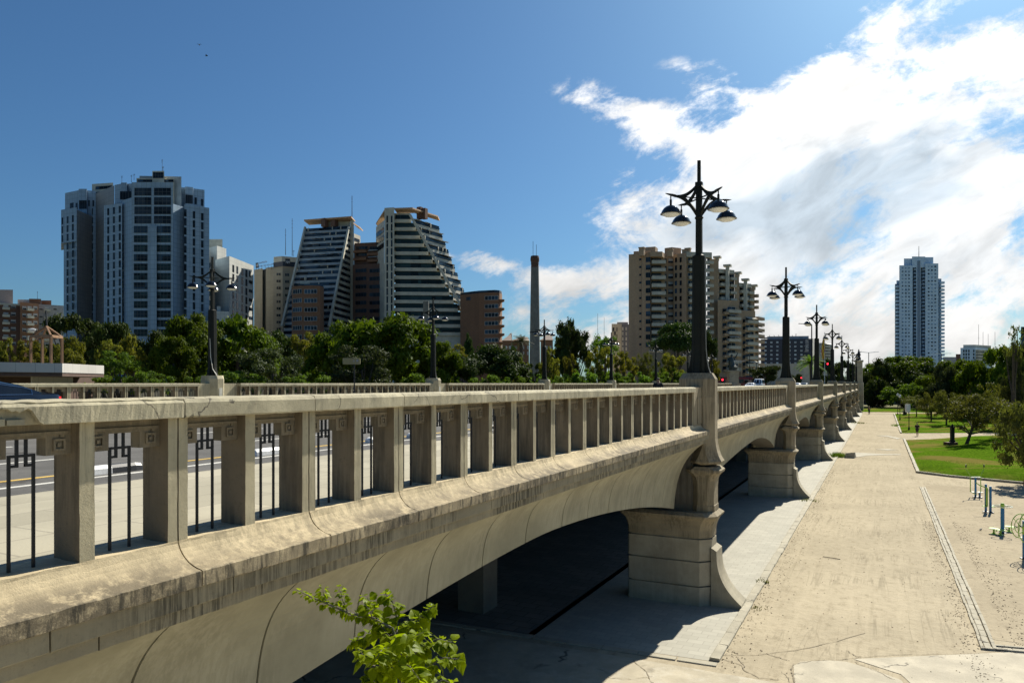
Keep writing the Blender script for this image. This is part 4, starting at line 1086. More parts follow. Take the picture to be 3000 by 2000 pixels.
T = Bld('brick_block', 'round cornered orange brick block at the foot of the right stepped tower', 1410, 258)
ch = [(bx(1695), 266), (bx(1840), 260), (bx(1960), 258), (bx(1995), 259), (bx(2012), 262), (bx(2016), 268)]
T.block(ch, by(800), M_orb, back=8, ref=2); T.block([(p, D - .15) for p, D in ch], by(782), M_glb, back=8, ybot=by(800) - .3, ref=2, name='glass_rail')
f = Fac(bx(1840), 259.9, bx(1960), 257.9); T.win(f, bx(1884), bx(1986), by(828), by(858), 'grid3', GX, rows=7, dy=64.8 / 2.614)
f = Fac(bx(1695), 266, bx(1840), 260); T.win(f, bx(1742), bx(1774), by(836), by(862), 'plain', GX, rows=1, dy=25)
for k in range(7):
    c = W(bx(2006), by(880 + 64.8 * k), 260.2); mb = MB(); mb.lathe([(.3, 0), (1.3, .4), (1.35, 1.1), (1.25, 1.1), (.3, .5)], tuple(c), 14); T.part(mb, 'balcony', M_orb)
T.finish()
# ---- hotel behind
T = Bld('hotel_building', 'beige stone hotel tower with roof lettering behind the left stepped tower', 800, 290)
T.block([(bx(116), 300), (bx(180), 296), (bx(184), 299), (bx(205), 298), (bx(207), 295), (bx(262), 292)], by(628), M_hot, back=12)
T.block([(bx(262), 291), (bx(335), 288), (bx(440), 290), (bx(520), 300)], by(610), M_hot, back=14, name='front_wall')
T.block([(bx(266), 295), (bx(330), 293), (bx(520), 298)], by(530), M_cb, back=8, name='roof_storey')
T.block([(bx(264), 290), (bx(335), 287), (bx(438), 289)], by(573), M_navy, back=.4, ybot=by(609), name='parapet_screen')
f = Fac(bx(262), 290.9, bx(335), 287.9); g = Fac(bx(335), 287.9, bx(440), 289.9)
for a in (289, 306): T.win(f, bx(a), bx(a + 12), by(653), by(672), 'plain', GW, rows=10, dy=52.3 / 2.614)
for a in (354, 370): T.win(g, bx(a), bx(a + 12), by(656), by(676), 'plain', GW, rows=10, dy=52.3 / 2.614)
T.mast(bx(357), 294, by(515), by(312), .13); T.mast(bx(408), 294, by(522), by(235), .13); T.mast(bx(418), 293, by(525), by(478), .08)
def text(body, a, b, height, m, parent, off, name='lettering', ext=.05):
    """text standing on the line a-b, facing the camera side"""
    cu = bpy.data.curves.new(name, 'FONT'); cu.body = body; cu.size = 1; cu.extrude = ext; cu.align_x = 'LEFT'
    cu.materials.append(m); tmp = bpy.data.objects.new('t', cu); C.objects.link(tmp)
    bpy.context.view_layer.update(); me = bpy.data.meshes.new_from_object(tmp.evaluated_get(bpy.context.evaluated_depsgraph_get())); bpy.data.objects.remove(tmp)
    xs = [v.co.x for v in me.vertices]; ys = [v.co.y for v in me.vertices]; L = (b - a).length; u = (b - a).normalized()
    me.materials.clear() if False else None
    up = Vector((0, 0, 1)) if abs(u.z) < .9 else None
    return me, min(xs), max(xs), min(ys), max(ys), L, u
def put_text(body, a, b, height, m, parent, origin, up=None, name='lettering'):
    me, x0, x1, y0, y1, L, u = text(body, a, b, height, m, parent, origin, name)
    up = Vector((0, 0, 1)) if up is None else up; n = u.cross(up)
    sx, sy = L / (x1 - x0), height / (y1 - y0)
    for v in me.vertices:
        x, y, z = v.co; v.co = (a - origin) + u * ((x - x0) * sx) + up * ((y - y0) * sy) + n * z
    return link(name, me, parent)
M_sign = plain('sign_navy', (0.012, 0.02, 0.045), .5); M_signw = plain('sign_white', (0.6, 0.62, 0.64), .5, var=.05)
hs = thing('rooftop_sign', 'dark blue hotel name lettering on posts above the beige hotel roof', 'sign', T.o)
put_text('CONVENCIONS', W(757.5, 771.5, 289), W(782, 767.5, 289) , 3.1 * .2 + .3, M_sign, hs, T.o) if False else None
put_text('CONVENCIONS', W(757.5, 773.5, 289), W(782.5, 768.5, 289), .75 * .9, M_sign, hs, T.o)
put_text('HOTEL REY DON JAIME', W(757.5, 783.5, 289), W(803, 776, 289), .75 * .9, M_sign, hs, T.o)
mb = MB(); a, b = W(749, 785, 289), W(755.8, 784, 289); mb.add([a - T.o, b - T.o, b - T.o + Vector((0, 0, 2.0)), a - T.o + Vector((0, 0, 2.0))], [(0, 1, 2, 3)]); mb.bar(a - T.o + Vector((0, .3, 1)), b - T.o + Vector((0, .3, 1)), .2, 2.0); mb.build('emblem_board', M_sign, hs)
put_text('N', W(750.3, 782.5, 288.7), W(754.5, 782, 288.7), 1.2, M_signw, hs, T.o, name='emblem')
mb = MB()
for px in (751, 758, 767, 777, 786, 796):
    p = W(px, 790, 289.4) - T.o; q = W(px, 779, 289.4) - T.o; mb.tube([p, q], .06, 5)
mb.build('post', M_iron, hs)
es = thing('emblem_sign', 'square black sign with white letters on the hotel roof storey', 'sign', T.o)
a, b = W(835.8, 774.5, 286.5), W(850, 775, 286.8); mb = MB(); mb.bar(a - T.o + Vector((0, 0, 1.1)), b - T.o + Vector((0, 0, 1.1)), .3, 2.3); mb.build('board', M_iron, es)
put_text('NH', W(837.6, 771.5, 286.2), W(848.4, 772, 286.4), 1.3, M_signw, es, T.o)
T.finish()
# ---- chimneys
M_chim = concrete('chimney_grey', (0.20, 0.20, 0.185), streak=.5, dirt=.5, stk=(.08, .08, .07)); M_chtop = plain('chimney_brown_head', (0.10, 0.055, 0.04), .9, bmp=.3)
def chimney(label, px, D, ytop, w_top, w_bot, head=True):
    p = W(px, HY, D); p.z = 0; H = W(px, ytop, D).z; r = thing('brick_chimney', label, 'chimney', p); k = D / F_PX
    mb = MB(); a, b = w_bot / 2 * k, w_top / 2 * k; mb.lathe([(b + (a - b) * (1 - q / 10), H * q / 10 * .925) for q in range(11)], n=12); mb.build('shaft', M_chim, r)
    if head:
        mb = MB(); z = H * .925; mb.lathe([(b, z), (b * 1.04, z + .1), (b * .98, z + .2), (b * .98, z + .8), (b * 1.05, z + .85), (b, z + .95), (b * 1.02, H * .96), (b * 1.14, H * .97), (b * 1.14, H * .985), (b, H), (b * .8, H), (b * .8, H - 1)], n=12); mb.build('head', M_chtop, r)
        mb = MB()
        for dx in (-.5, .4): mb.tube([(dx, 0, H - .3), (dx, 0, H + 3.2 - dx)], .05, 5)
        mb.build('lightning_rod', M_iron, r)
        for zz in (.5, 0.42, .34):
            mb = MB(); rr = b + (a - b) * (1 - zz / .87) + .03; mb.lathe([(rr, H * zz), (rr + .04, H * zz + .05), (rr + .04, H * zz + .25), (rr, H * zz + .3)], n=12) if zz == .5 else mb.lathe([(rr, 12.1 * zz / .5 * .7), (rr + .05, 12.1 * zz / .5 * .7 + .1), (rr, 12.1 * zz / .5 * .7 + .25)], n=12)
            mb.build('iron_hoop', M_iron, r)
chimney('tall tapering grey factory chimney with a brown head, left of the beige towers', 1567, 180, 750, 23, 36)
chimney('short brown brick chimney stub behind the far parapet lamp and dark trees', 1248, 150, 856, 17, 22, False)

# ---- D: beige brick apartment towers
dx_ = lambda x: 1830 + x / 5.226
dy_ = lambda y: 700 + y / 5.226
T = Bld('apartment_tower', 'large beige brick apartment tower with stacked balconies behind the tallest lamp', 1960, 285)
T.block([(dx_(62), 290), (dx_(262), 288)], dy_(236), M_beib, back=16); T.block([(dx_(262) + .05, 287.5), (dx_(392), 286)], dy_(215), M_beib, back=16, name='wall')
T.block([(dx_(137), 292), (dx_(398), 290)], dy_(190), M_beib, back=12, name='parapet'); T.block([(dx_(285), 294), (dx_(470), 292), (dx_(508), 296)], dy_(130), M_beib, back=8, name='roof_house')
T.block([(dx_(392), 284), (dx_(575), 284), (dx_(610), 288)], dy_(192), M_beib, back=10, name='wall', ybot=dy_(268))
T.block([(dx_(392), 288), (dx_(612), 288)], dy_(215), M_beib, back=10, name='balcony_wall')
T.block([(dx_(612), 291), (dx_(750), 291)], dy_(225), M_beib, back=10, name='recessed_wall'); T.block([(dx_(612), 294), (dx_(720), 292), (dx_(865), 294)], dy_(140), M_beib, back=8, name='roof_house')
T.block([(dx_(750), 288.5), (dx_(945), 283), (dx_(947), 285.5)], dy_(205), M_beib, back=12, name='wall', ref=1)
T.block([(dx_(947), 285.5), (dx_(1250), 287)], dy_(215), M_beib, back=12, name='balcony_wall'); T.block([(dx_(947), 283.4), (dx_(1336), 285), (dx_(1338), 288)], dy_(195), M_cb, back=4, ybot=dy_(272), name='parapet')
R1 = 118.2 / 5.226
f = Fac(dx_(62), 289.9, dx_(262), 287.9); T.win(f, dx_(224), dx_(256), dy_(298), dy_(328), 'plain', GL, rows=12, dy=R1)
f = Fac(dx_(262), 287.4, dx_(392), 285.9); T.win(f, dx_(326), dx_(396), dy_(280), dy_(352), 'frame', GB, rows=12, dy=R1)
f = Fac(dx_(392), 287.9, dx_(612), 287.9); T.win(f, dx_(410), dx_(560), dy_(290), dy_(350), 'grid3', GL, rows=11, dy=R1); T.balcony(f, dx_(398), dx_(606), dy_(345), dy_(395), 3.2, M_cb, rows=11, dy=R1)
f = Fac(dx_(612), 290.9, dx_(750), 290.9); T.win(f, dx_(668), dx_(740), dy_(300), dy_(366), 'blind', GL, rows=11, dy=R1); T.win(f, dx_(614), dx_(642), dy_(300), dy_(362), 'plain', GB, rows=11, dy=R1)
f = Fac(dx_(750), 288.4, dx_(945), 282.9); T.win(f, dx_(772), dx_(800), dy_(287), dy_(358), 'plain', GB, rows=11, dy=R1); T.win(f, dx_(843), dx_(873), dy_(283), dy_(356), 'plain', GL, rows=11, dy=R1)
f = Fac(dx_(947), 285.4, dx_(1250), 286.9)
for a, b in ((968, 1055), (1262, 1300)): T.win(f, dx_(a), dx_(b), dy_(280), dy_(345), 'frame', GX, rows=11, dy=R1)
T.balcony(f, dx_(968), dx_(1160), dy_(338), dy_(386), 1.6, M_cb, rows=11, dy=R1); T.balcony(f, dx_(1162), dx_(1335), dy_(345), dy_(390), 1.8, M_cb, rows=11, dy=R1)
for x, y0, y1 in ((265, 225, 130), (697, 230, 158), (925, 200, 163), (970, 195, 142)):
    a = W(dx_(x), dy_(y0), 286); mb = MB(); mb.box((a.x - 1, a.y - 1, a.z - 1), (a.x + 1, a.y + 1, W(dx_(x), dy_(y1 + 12), 286).z)); mb.box((a.x - 1.2, a.y - 1.2, W(dx_(x), dy_(y1 + 11), 286).z), (a.x + 1.2, a.y + 1.2, W(dx_(x), dy_(y1), 286).z)); T.part(mb, 'chimney', M_beib)
T.finish()
def cap_chimney(T, x, ya, yb, D, w_=8):
    a = W(dx_(x), dy_(yb), D); z1 = W(dx_(x), dy_(ya), D).z; k = D / F_PX / 5.226
    mb = MB(); mb.box((a.x - 22 * k, a.y - 1, a.z), (a.x + 22 * k, a.y + 1, z1 - .8)); mb.box((a.x - 55 * k, a.y - 1.5, z1 - .75), (a.x + 55 * k, a.y + 1.5, z1)); T.part(mb, 'chimney', M_cb)
tiers = [('first of three stepped beige brick blocks descending to the right of the tallest lamp', 1300, 1440, 1680, 305, 455, 288, (1540, 1420, 7), (1575, 395, 1010)),
         ('middle stepped beige brick block with capped chimneys and stacked balconies', 1682, 1752, 1940, 545, 668, 292, (1805, 1700, 6), (1850, 610, 1100)),
         ('last and lowest stepped beige brick block at the right end of the beige towers', 1925, 1990, 2095, 740, 1200, 297, (1995, 2000, 5), None)]
for i, (lab, x0, x1, x2, ya, yb, D, g_, chm) in enumerate(tiers):
    T = Bld('apartment_tower', lab, dx_((x0 + x2) / 2), D, 'stepped beige brick blocks')
    T.block([(dx_(x0), D), (dx_(x1), D + 1)], dy_(ya), M_beib, back=10); T.block([(dx_(x1) + .05, D + 2.2), (dx_(x2) - (0 if i < 2 else 8), D + 6)], dy_(yb), M_beib, back=10, name='balcony_wall')
    if i < 2:
        T.block([(dx_(x1), D + .8), (dx_(x2), D + 4.5)], dy_(yb), M_cb, back=1.2, ybot=dy_(yb + 60), name='parapet')
        f = Fac(dx_(x1) + .05, D + 2.1, dx_(x2), D + 5.9); w1 = x1 + (x2 - x1) * .5; w2 = x1 + (x2 - x1) * .66; ry = 106 / 5.226
        T.win(f, dx_(x1 + 10), dx_(w1), dy_(yb + 78), dy_(yb + 126), 'plain', GL, rows=4, dy=ry); T.win(f, dx_(w2), dx_(w2 + 58), dy_(yb + 92), dy_(yb + 140), 'frame', GX, rows=4, dy=ry)
        T.balcony(f, dx_(x1), dx_(w1 + 8), dy_(yb + 122), dy_(yb + 166), 1.5, M_cb, rows=4, dy=ry); T.balcony(f, dx_(w2 - 8), dx_(x2), dy_(yb + 142), dy_(yb + 180), 1.5, M_cb, rows=4, dy=ry)
        # lower, wider tier of balconies
        lx0, lx1 = (1500, 1742) if i == 0 else (1808, 2000); ly0 = 990 if i == 0 else 1150
        T.block([(dx_(x1 - 15), D - 2.5), (dx_(lx1), D + 1)], dy_(ly0 - 60), M_beib, back=6, name='lower_wall'); f = Fac(dx_(x1 - 15), D - 2.6, dx_(lx1), D + .9)
        m_ = (lx0 + lx1) / 2
        T.win(f, dx_(lx0), dx_(lx0 + 55), dy_(ly0 + 78), dy_(ly0 + 140), 'plain', GL, rows=9, dy=R1 * .93); T.win(f, dx_(m_ - 50), dx_(m_ + 70), dy_(ly0 + 50), dy_(ly0 + 105), 'frame', GX, rows=9, dy=R1 * .93)
        T.balcony(f, dx_(lx0 + 5), dx_(lx0 + 70), dy_(ly0 + 128), dy_(ly0 + 168), 1.2, M_beib, rows=9, dy=R1 * .93); T.balcony(f, dx_(m_ - 62), dx_(lx1), dy_(ly0 + 100), dy_(ly0 + 145), 1.8, M_cb, rows=9, dy=R1 * .93)
        cap_chimney(T, (1418 if i == 0 else 1733), ya - 38, ya + 30, D + 3); cap_chimney(T, chm[0], chm[1], chm[2], D + 2)
    else:
        f = Fac(dx_(x1) + .05, D + 2.1, dx_(x2) - 8, D + 5.9); T.balcony(f, dx_(x1 + 5), dx_(x2), dy_(yb), dy_(yb + 42), 1.4, M_beib, rows=10, dy=88 / 5.226); T.win(f, dx_(x1 + 8), dx_(x1 + 40), dy_(yb + 55), dy_(yb + 80), 'plain', GB, rows=9, dy=88 / 5.226)
        f = Fac(dx_(x0), D, dx_(x1), D + 1); T.balcony(f, dx_(1985), dx_(2022), dy_(850), dy_(898), 1.2, M_beib, rows=3, dy=88 / 5.226); cap_chimney(T, 1978, 702, 780, D + 2)
    T.finish()
# ---- small pale/grey block left of them and brick houses
T = Bld('apartment_building', 'narrow cream and slate grey block left of the beige brick tower', 1815, 330)
sx_ = lambda x: 1460 + x / 5.88
sy_ = lambda y: 930 + y / 5.88
T.block([(sx_(1952), 330), (sx_(2122), 330)], sy_(108), M_cb, back=12); T.block([(sx_(2124), 330.3), (sx_(2250), 331)], sy_(115), plain('slate', (0.12, 0.14, 0.18), .6), back=12, name='slate_wall'); T.block([(sx_(2045), 333), (sx_(2235), 333)], sy_(78), M_grey, back=6, name='roof_box')
f = Fac(sx_(2124), 330.2, sx_(2250), 330.9)
for a in (2130, 2190): T.win(f, sx_(a), sx_(a + 24), sy_(165), sy_(222), 'plain', (M_blind, M_frame, M_blind), rows=6, dy=86 / 5.88)
f = Fac(sx_(1952), 329.9, sx_(2122), 329.9)
for a, y in ((1970, 172), (1996, 238), (1970, 320), (2036, 172), (2036, 290)): T.win(f, sx_(a), sx_(a + 26 if a < 2030 else a + 14), sy_(y), sy_(y + 66), 'plain', GL)
T.finish()
def house(label, x0, x1, yeave, yridge, D, ww):
    T = Bld('brick_house', label, sx_((x0 + x1) / 2), D, 'brick houses with pitched roofs'); T.block([(sx_(x0), D), (sx_(x1), D)], sy_(yeave), M_orb, back=9)
    a, b = W(sx_(x0 - 6), sy_(yeave), D - .5), W(sx_(x1 + 6), sy_(yeave), D - .5); zr_ = W(0, sy_(yridge), D + 4).z; fw = Vector((-st, ct, 0)); u = (b - a).normalized()
    mb = MB(); r0, r1 = a + fw * 5 + u * 3, b + fw * 5 - u * .5; r0.z = r1.z = zr_; c, dd = b + fw * 10, a + fw * 10
    mb.add([a, b, c, dd, r0, r1], [(0, 1, 5, 4), (1, 2, 5), (2, 3, 4, 5), (3, 0, 4), (0, 3, 2, 1)]); T.part(mb, 'roof', M_roof)
    f = Fac(sx_(x0), D - .05, sx_(x1), D - .05)
    for wx in ww: T.win(f, sx_(wx), sx_(wx + 36), sy_(488), sy_(545), 'plain', (M_blind, M_framew, M_blind), rows=2, dy=98 / 5.88)
    T.finish()
house('orange brick house with pitched roof behind the palm', 68, 232, 395, 265, 222, (115, 180))
house('orange brick house with pitched roof between palm and tall chimney', 234, 528, 395, 330, 225, (240, 290, 410, 495))
house('orange brick house just right of the tall chimney base', 730, 940, 385, 270, 225, (810, 880))
# ---- navy hotel
nx_ = lambda x: 2230 + x / 11.2
ny_ = lambda y: 970 + y / 11.2
T = Bld('hotel_building', 'dark navy blue hotel block with pale square windows and vertical lettering', 2300, 400)
T.block([(nx_(-10), 404), (nx_(1690), 398)], ny_(265), M_navy, back=16, ybot=ny_(1062)); T.block([(nx_(-30), 403), (nx_(1700), 397.5)], ny_(1066), M_cb, back=18, name='podium'); T.block([(nx_(1692), 398), (nx_(1735), 410)], ny_(215), M_cb, back=6, name='end_wall')
T.block([(nx_(200), 406), (nx_(1560), 402)], ny_(170), M_gb, back=10, name='roof_storey'); T.block([(nx_(10), 407), (nx_(200), 406)], ny_(205), M_cb, back=8, ybot=ny_(225), name='roof_canopy')
f = Fac(nx_(-10), 403.8, nx_(1690), 397.8)
M_pw = plain('pale_curtained_window', (0.42, 0.50, 0.56), .4, var=.4, scale=.6)
for a in (108, 300, 492, 700, 890, 1085, 1285): T.win(f, nx_(a), nx_(a + 72), ny_(336), ny_(392), 'plain', (M_pw, M_frame, M_blind), rows=6, dy=136 / 11.2)
for k, x in enumerate((290, 440, 590, 1040)):
    p = W(nx_(x), ny_(170), 404); q = W(nx_(x - 30), ny_(125), 404); mb = MB(); mb.tube([p, q], .12, 5); T.part(mb, 'roof_strut', M_iron)
T.mast(nx_(1140), 404, ny_(165), ny_(90), .18)
fu_ = W(nx_(1550), ny_(672), 397.5); fv_ = W(nx_(1550), ny_(280), 397.5); fv_ = Vector((fu_.x, fu_.y, fv_.z))
put_text('barcelo.com', fu_, fv_, 7.0 / 1.0 * .95 * .35 + 5.0 * 0 + 1.2 * 0 + .0, M_signw, T.root, T.o, up=-Vector((ct, st, 0)), name='lettering')
T.finish()
T = Bld('apartment_building', 'grey apartment block with white balconies behind the striped flag', 2420, 420)
T.block([(2398, 420), (2412, 419), (2436, 432)], 1004, M_grey, back=12, ref=1); f = Fac(2412, 418.9, 2436, 431.9)
T.balcony(f, 2414, 2434, 1014, 1018, 1.4, M_cb, rows=6, dy=8.5); f = Fac(2398, 419.9, 2412, 418.9); T.win(f, 2402, 2407, 1013, 1018, 'plain', (M_blind, M_frame, M_blind), rows=5, dy=9.6); T.finish()
# ---- white tower right
wx_ = lambda x: 2600 + x / 4.48
wy_ = lambda y: 730 + y / 4.48
T = Bld('skyscraper', 'pale blue high-rise with ragged balcony edges standing alone at the right', 2690, 610)
D = 610
T.block([(wx_(155), D), (wx_(330), D)], wy_(212), M_tow, back=20); T.block([(wx_(497), D), (wx_(668), D)], wy_(186), M_tow, back=20)
T.block([(wx_(216), D + 3), (wx_(330), D + 3)], wy_(122), M_tow, back=14, name='upper_wall'); T.block([(wx_(495), D + 3), (wx_(602), D + 3)], wy_(104), M_tow, back=14, name='upper_wall')
T.block([(wx_(322), D + 1.5), (wx_(497), D + 1.5)], wy_(98), M_tow, back=16, name='centre_wall', ybot=wy_(240)); T.block([(wx_(378), D + 1.5), (wx_(436), D + 1.5)], wy_(238), M_tow, back=16, name='centre_pier')
T.block([(wx_(328), D + 6), (wx_(499), D + 6)], wy_(238), M_towd, back=12, name='recess')
T.block([(wx_(98), D + 4), (wx_(157), D + 4)], wy_(455), M_towd, back=12, name='side_wing'); T.block([(wx_(118), D + 5), (wx_(157), D + 5)], wy_(410), M_tow, back=11, name='side_wing'); T.block([(wx_(668), D + 4), (wx_(708), D + 4)], wy_(386), M_towd, back=12, name='side_wing')
RS = 47.2 / 4.48
f = Fac(wx_(155), D - .05, wx_(330), D - .05)
for a in (188, 230, 273): T.win(f, wx_(a), wx_(a + 20), wy_(236), wy_(256), 'plain', (M_tww, M_frame, M_blind), rows=27, dy=RS, name='window')
f = Fac(wx_(497), D - .05, wx_(668), D - .05)
for a in (530, 573, 617): T.win(f, wx_(a), wx_(a + 22), wy_(218), wy_(238), 'plain', (M_tww, M_frame, M_blind), rows=27, dy=RS)
f = Fac(wx_(330), D + 5.9, wx_(497), D + 5.9)
for a, b in ((330, 378), (438, 494)): T.balcony(f, wx_(a), wx_(b), wy_(262), wy_(286), 3.0, M_tow, rows=26, dy=RS)
f = Fac(wx_(98), D + 3.9, wx_(157), D + 3.9); T.balcony(f, wx_(96), wx_(152), wy_(482), wy_(510), 2.5, M_tow, rows=21, dy=RS)
f = Fac(wx_(668), D + 3.9, wx_(722), D + 3.9); T.balcony(f, wx_(670), wx_(724), wy_(430), wy_(458), 3.0, M_tow, rows=22, dy=RS)
for a in (396, 410, 424):
    mb = MB(); p = W(wx_(a), wy_(150), D + 1.3); mb.box((p.x - .35, p.y - .1, 0), (p.x + .35, p.y + .1, p.z)); T.part(mb, 'vertical_slot', M_towd)
T.block([(wx_(322), D + 2), (wx_(490), D + 2)], wy_(96), M_towd, back=12, ybot=wy_(104), name='roof_edge'); T.mast(wx_(412), D + 8, wy_(98), wy_(-40), .3)
T.finish()
T = Bld('apartment_building', 'pale corner apartment block with set-back roof, right of the high-rise', 2860, 430)
rx_ = lambda x: 2600 + x / 3.92
ry_ = lambda y: 1000 + y / 3.92
T.block([(rx_(838), 432), (rx_(865), 430), (rx_(1005), 430), (rx_(1190), 445)], ry_(72), M_tow, back=12, ref=1); T.block([(rx_(870), 435), (rx_(1000), 434), (rx_(1190), 446)], ry_(38), M_cb, back=8, name='roof_storey')
f = Fac(rx_(865), 429.9, rx_(1005), 429.9)
for a in (870, 897, 928, 984): T.win(f, rx_(a), rx_(a + 14), ry_(95), ry_(122), 'plain', GL, rows=5, dy=39 / 3.92)
f = Fac(rx_(1005), 429.9, rx_(1190), 444.9); T.balcony(f, rx_(1012), rx_(1180), ry_(98), ry_(118), 1.5, M_cb, rows=4, dy=34 / 3.92); T.win(f, rx_(1015), rx_(1100), ry_(120), ry_(130), 'grid3', GL, rows=4, dy=34 / 3.92)
T.finish()
T = Bld('apartment_building', 'low grey roofs far off between the high-rise and the pale corner block', 2790, 560); T.block([(rx_(640), 560), (rx_(790), 560)], ry_(178), M_grey, back=10); T.block([(rx_(785), 562), (rx_(838), 562)], ry_(145), M_redb, back=8, name='tower_room'); T.finish()
T = Bld('office_building', 'sliver of a dark blue building at the right frame edge', 3000, 330); T.block([(2991, 330), (3030, 330)], 957, M_glb, back=12); T.finish()
for i, (px, y0, y1) in enumerate(((2867, 1010, 950), (2880, 1008, 972), (2895, 1008, 978), (2915, 1012, 972), (1751, 1000, 918), (1770, 1000, 930))):
    p = W(px, HY, 450); p.z = 0; mb = MB(); z1 = W(px, y1, 450).z; mb.tube([(0, 0, 0), (0, 0, z1)], [.16, .08], 6)
    for q in (.6, .8): mb.box((-.5, -.03, z1 * q), (.5, .03, z1 * q + .08))
    o = mb.build('radio_mast', M_iron); o.location = p; tag(o, 'thin radio mast far behind, %s' % ['leftmost above the pale corner block', 'second from left above the pale corner block', 'third above the pale corner block', 'rightmost above the pale corner block', 'between the round dark tree and the lamp', 'left of the narrow cream block'][i], 'mast')
# ================================================================== TREES
L_ficus = leafmat('leaf_ficus', (0.032, 0.060, 0.005), (0.115, 0.165, 0.012), .32)
L_dark = leafmat('leaf_dark', (0.022, 0.038, 0.010), (0.060, 0.082, 0.020), .22)
L_olive = leafmat('leaf_olive', (0.026, 0.036, 0.016), (0.062, 0.078, 0.034), .25)
L_plane = leafmat('leaf_plane', (0.085, 0.095, 0.016), (0.19, 0.185, 0.035), .42)
L_green = leafmat('leaf_bright', (0.055, 0.10, 0.016), (0.12, 0.19, 0.03), .40)
L_pine = leafmat('leaf_pine', (0.022, 0.044, 0.010), (0.052, 0.085, 0.02), .20)
L_autumn = leafmat('leaf_autumn', (0.050, 0.062, 0.018), (0.125, 0.13, 0.036), .35)
L_sap = leafmat('leaf_sapling', (0.16, 0.235, 0.008), (0.27, 0.36, 0.012), .55, rough=.42)
M_bark = plain('bark', (0.07, 0.055, 0.04), .95, var=.3, scale=4, bmp=.6)
M_barkp = plain('pale_bark', (0.17, 0.15, 0.115), .9, var=.35, scale=3, bmp=.5)
def crown_mesh(seed, lobes, leaves, leaf, squash=1.0, mode='round', droop=0.0):
    """crown in unit coordinates: x,y in -1..1, z 0..1 (top) ; leaf sized relative"""
    rnd = random.Random(seed); V = []; Fc = []
    L = []
    for i in range(lobes):
        for _ in range(50):
            x, y, z = rnd.uniform(-1, 1), rnd.uniform(-1, 1), rnd.uniform(0, 1)
            if mode == 'round': rr = math.sqrt(x * x + y * y + ((z - .5) * 2) ** 2); ok = .45 < rr < .92
            elif mode == 'umbrella': ok = math.hypot(x, y) < .9 and .35 < z < 1 - .45 * (x * x + y * y)
            elif mode == 'cone': ok = math.hypot(x, y) < .95 * (1 - z) + .03
            elif mode == 'column': ok = math.hypot(x, y) < .85 * math.sin(math.pi * (z * .8 + .15))
            elif mode == 'hedge': ok = z < .9 and abs(x) < .95
            elif mode == 'loose': rr = math.sqrt(x * x + y * y + ((z - .5) * 2) ** 2); ok = .15 < rr < 1.0
            if ok: break
        r = rnd.uniform(.20, .38) * (0.80 if lobes > 24 else 1.0) * (0.82 if mode == 'loose' else 1)
        L.append((x, y, z, r, r * rnd.uniform(.38, .6)))
    per = leaves // lobes
    for x, y, z, r, rz_ in L:
        n = int(per * (r / .28) ** 2)
        for i in range(n):
            a = rnd.uniform(0, 2 * math.pi); cz = rnd.uniform(-1, 1); s = math.sqrt(1 - cz * cz); q = rnd.uniform(.55, 1.06) if rnd.random() < .8 else rnd.uniform(.9, 1.28)
            px, py, pz = x + r * q * s * math.cos(a), y + r * q * s * math.sin(a), z + rz_ * q * cz
            if droop and rnd.random() < .5: pz -= rnd.uniform(0, droop)
            sz = leaf * rnd.uniform(.6, 1.35); 
            nrm = Vector((s * math.cos(a), s * math.sin(a), cz * .9 + .35)) + Vector((rnd.gauss(0, .55), rnd.gauss(0, .55), rnd.gauss(0, .55)))
            nrm.normalize(); u = nrm.cross(Vector((rnd.gauss(0, 1), rnd.gauss(0, 1), rnd.gauss(0, 1)))).normalized(); v = nrm.cross(u)
            o = len(V); c = Vector((px, py, pz)); k = .55
            V += [c - u * sz, c + v * sz * k * .8 - nrm * sz * .12, c + u * sz, c - v * sz * k + nrm * sz * .1]
            Fc.append((o, o + 1, o + 2, o + 3))
    for x, y, z, r, rz_ in L:          # big inner leaves close the crown
        for i in range(30 if mode != 'loose' else 14):
            c = Vector((x + rnd.gauss(0, r * .30), y + rnd.gauss(0, r * .30), z + rnd.gauss(0, rz_ * .30))); u = Vector((rnd.gauss(0, 1), rnd.gauss(0, 1), rnd.gauss(0, 1))).normalized(); v = u.cross(Vector((rnd.gauss(0, 1), rnd.gauss(0, 1), rnd.gauss(0, 1)))).normalized()
            sz = r * (.36 if mode in ('round', 'umbrella', 'hedge') else .24); o = len(V); V += [c - u * sz, c + v * sz * .7, c + u * sz, c - v * sz * .7]; Fc.append((o, o + 1, o + 2, o + 3))
    return V, Fc, L
PROTO = {}
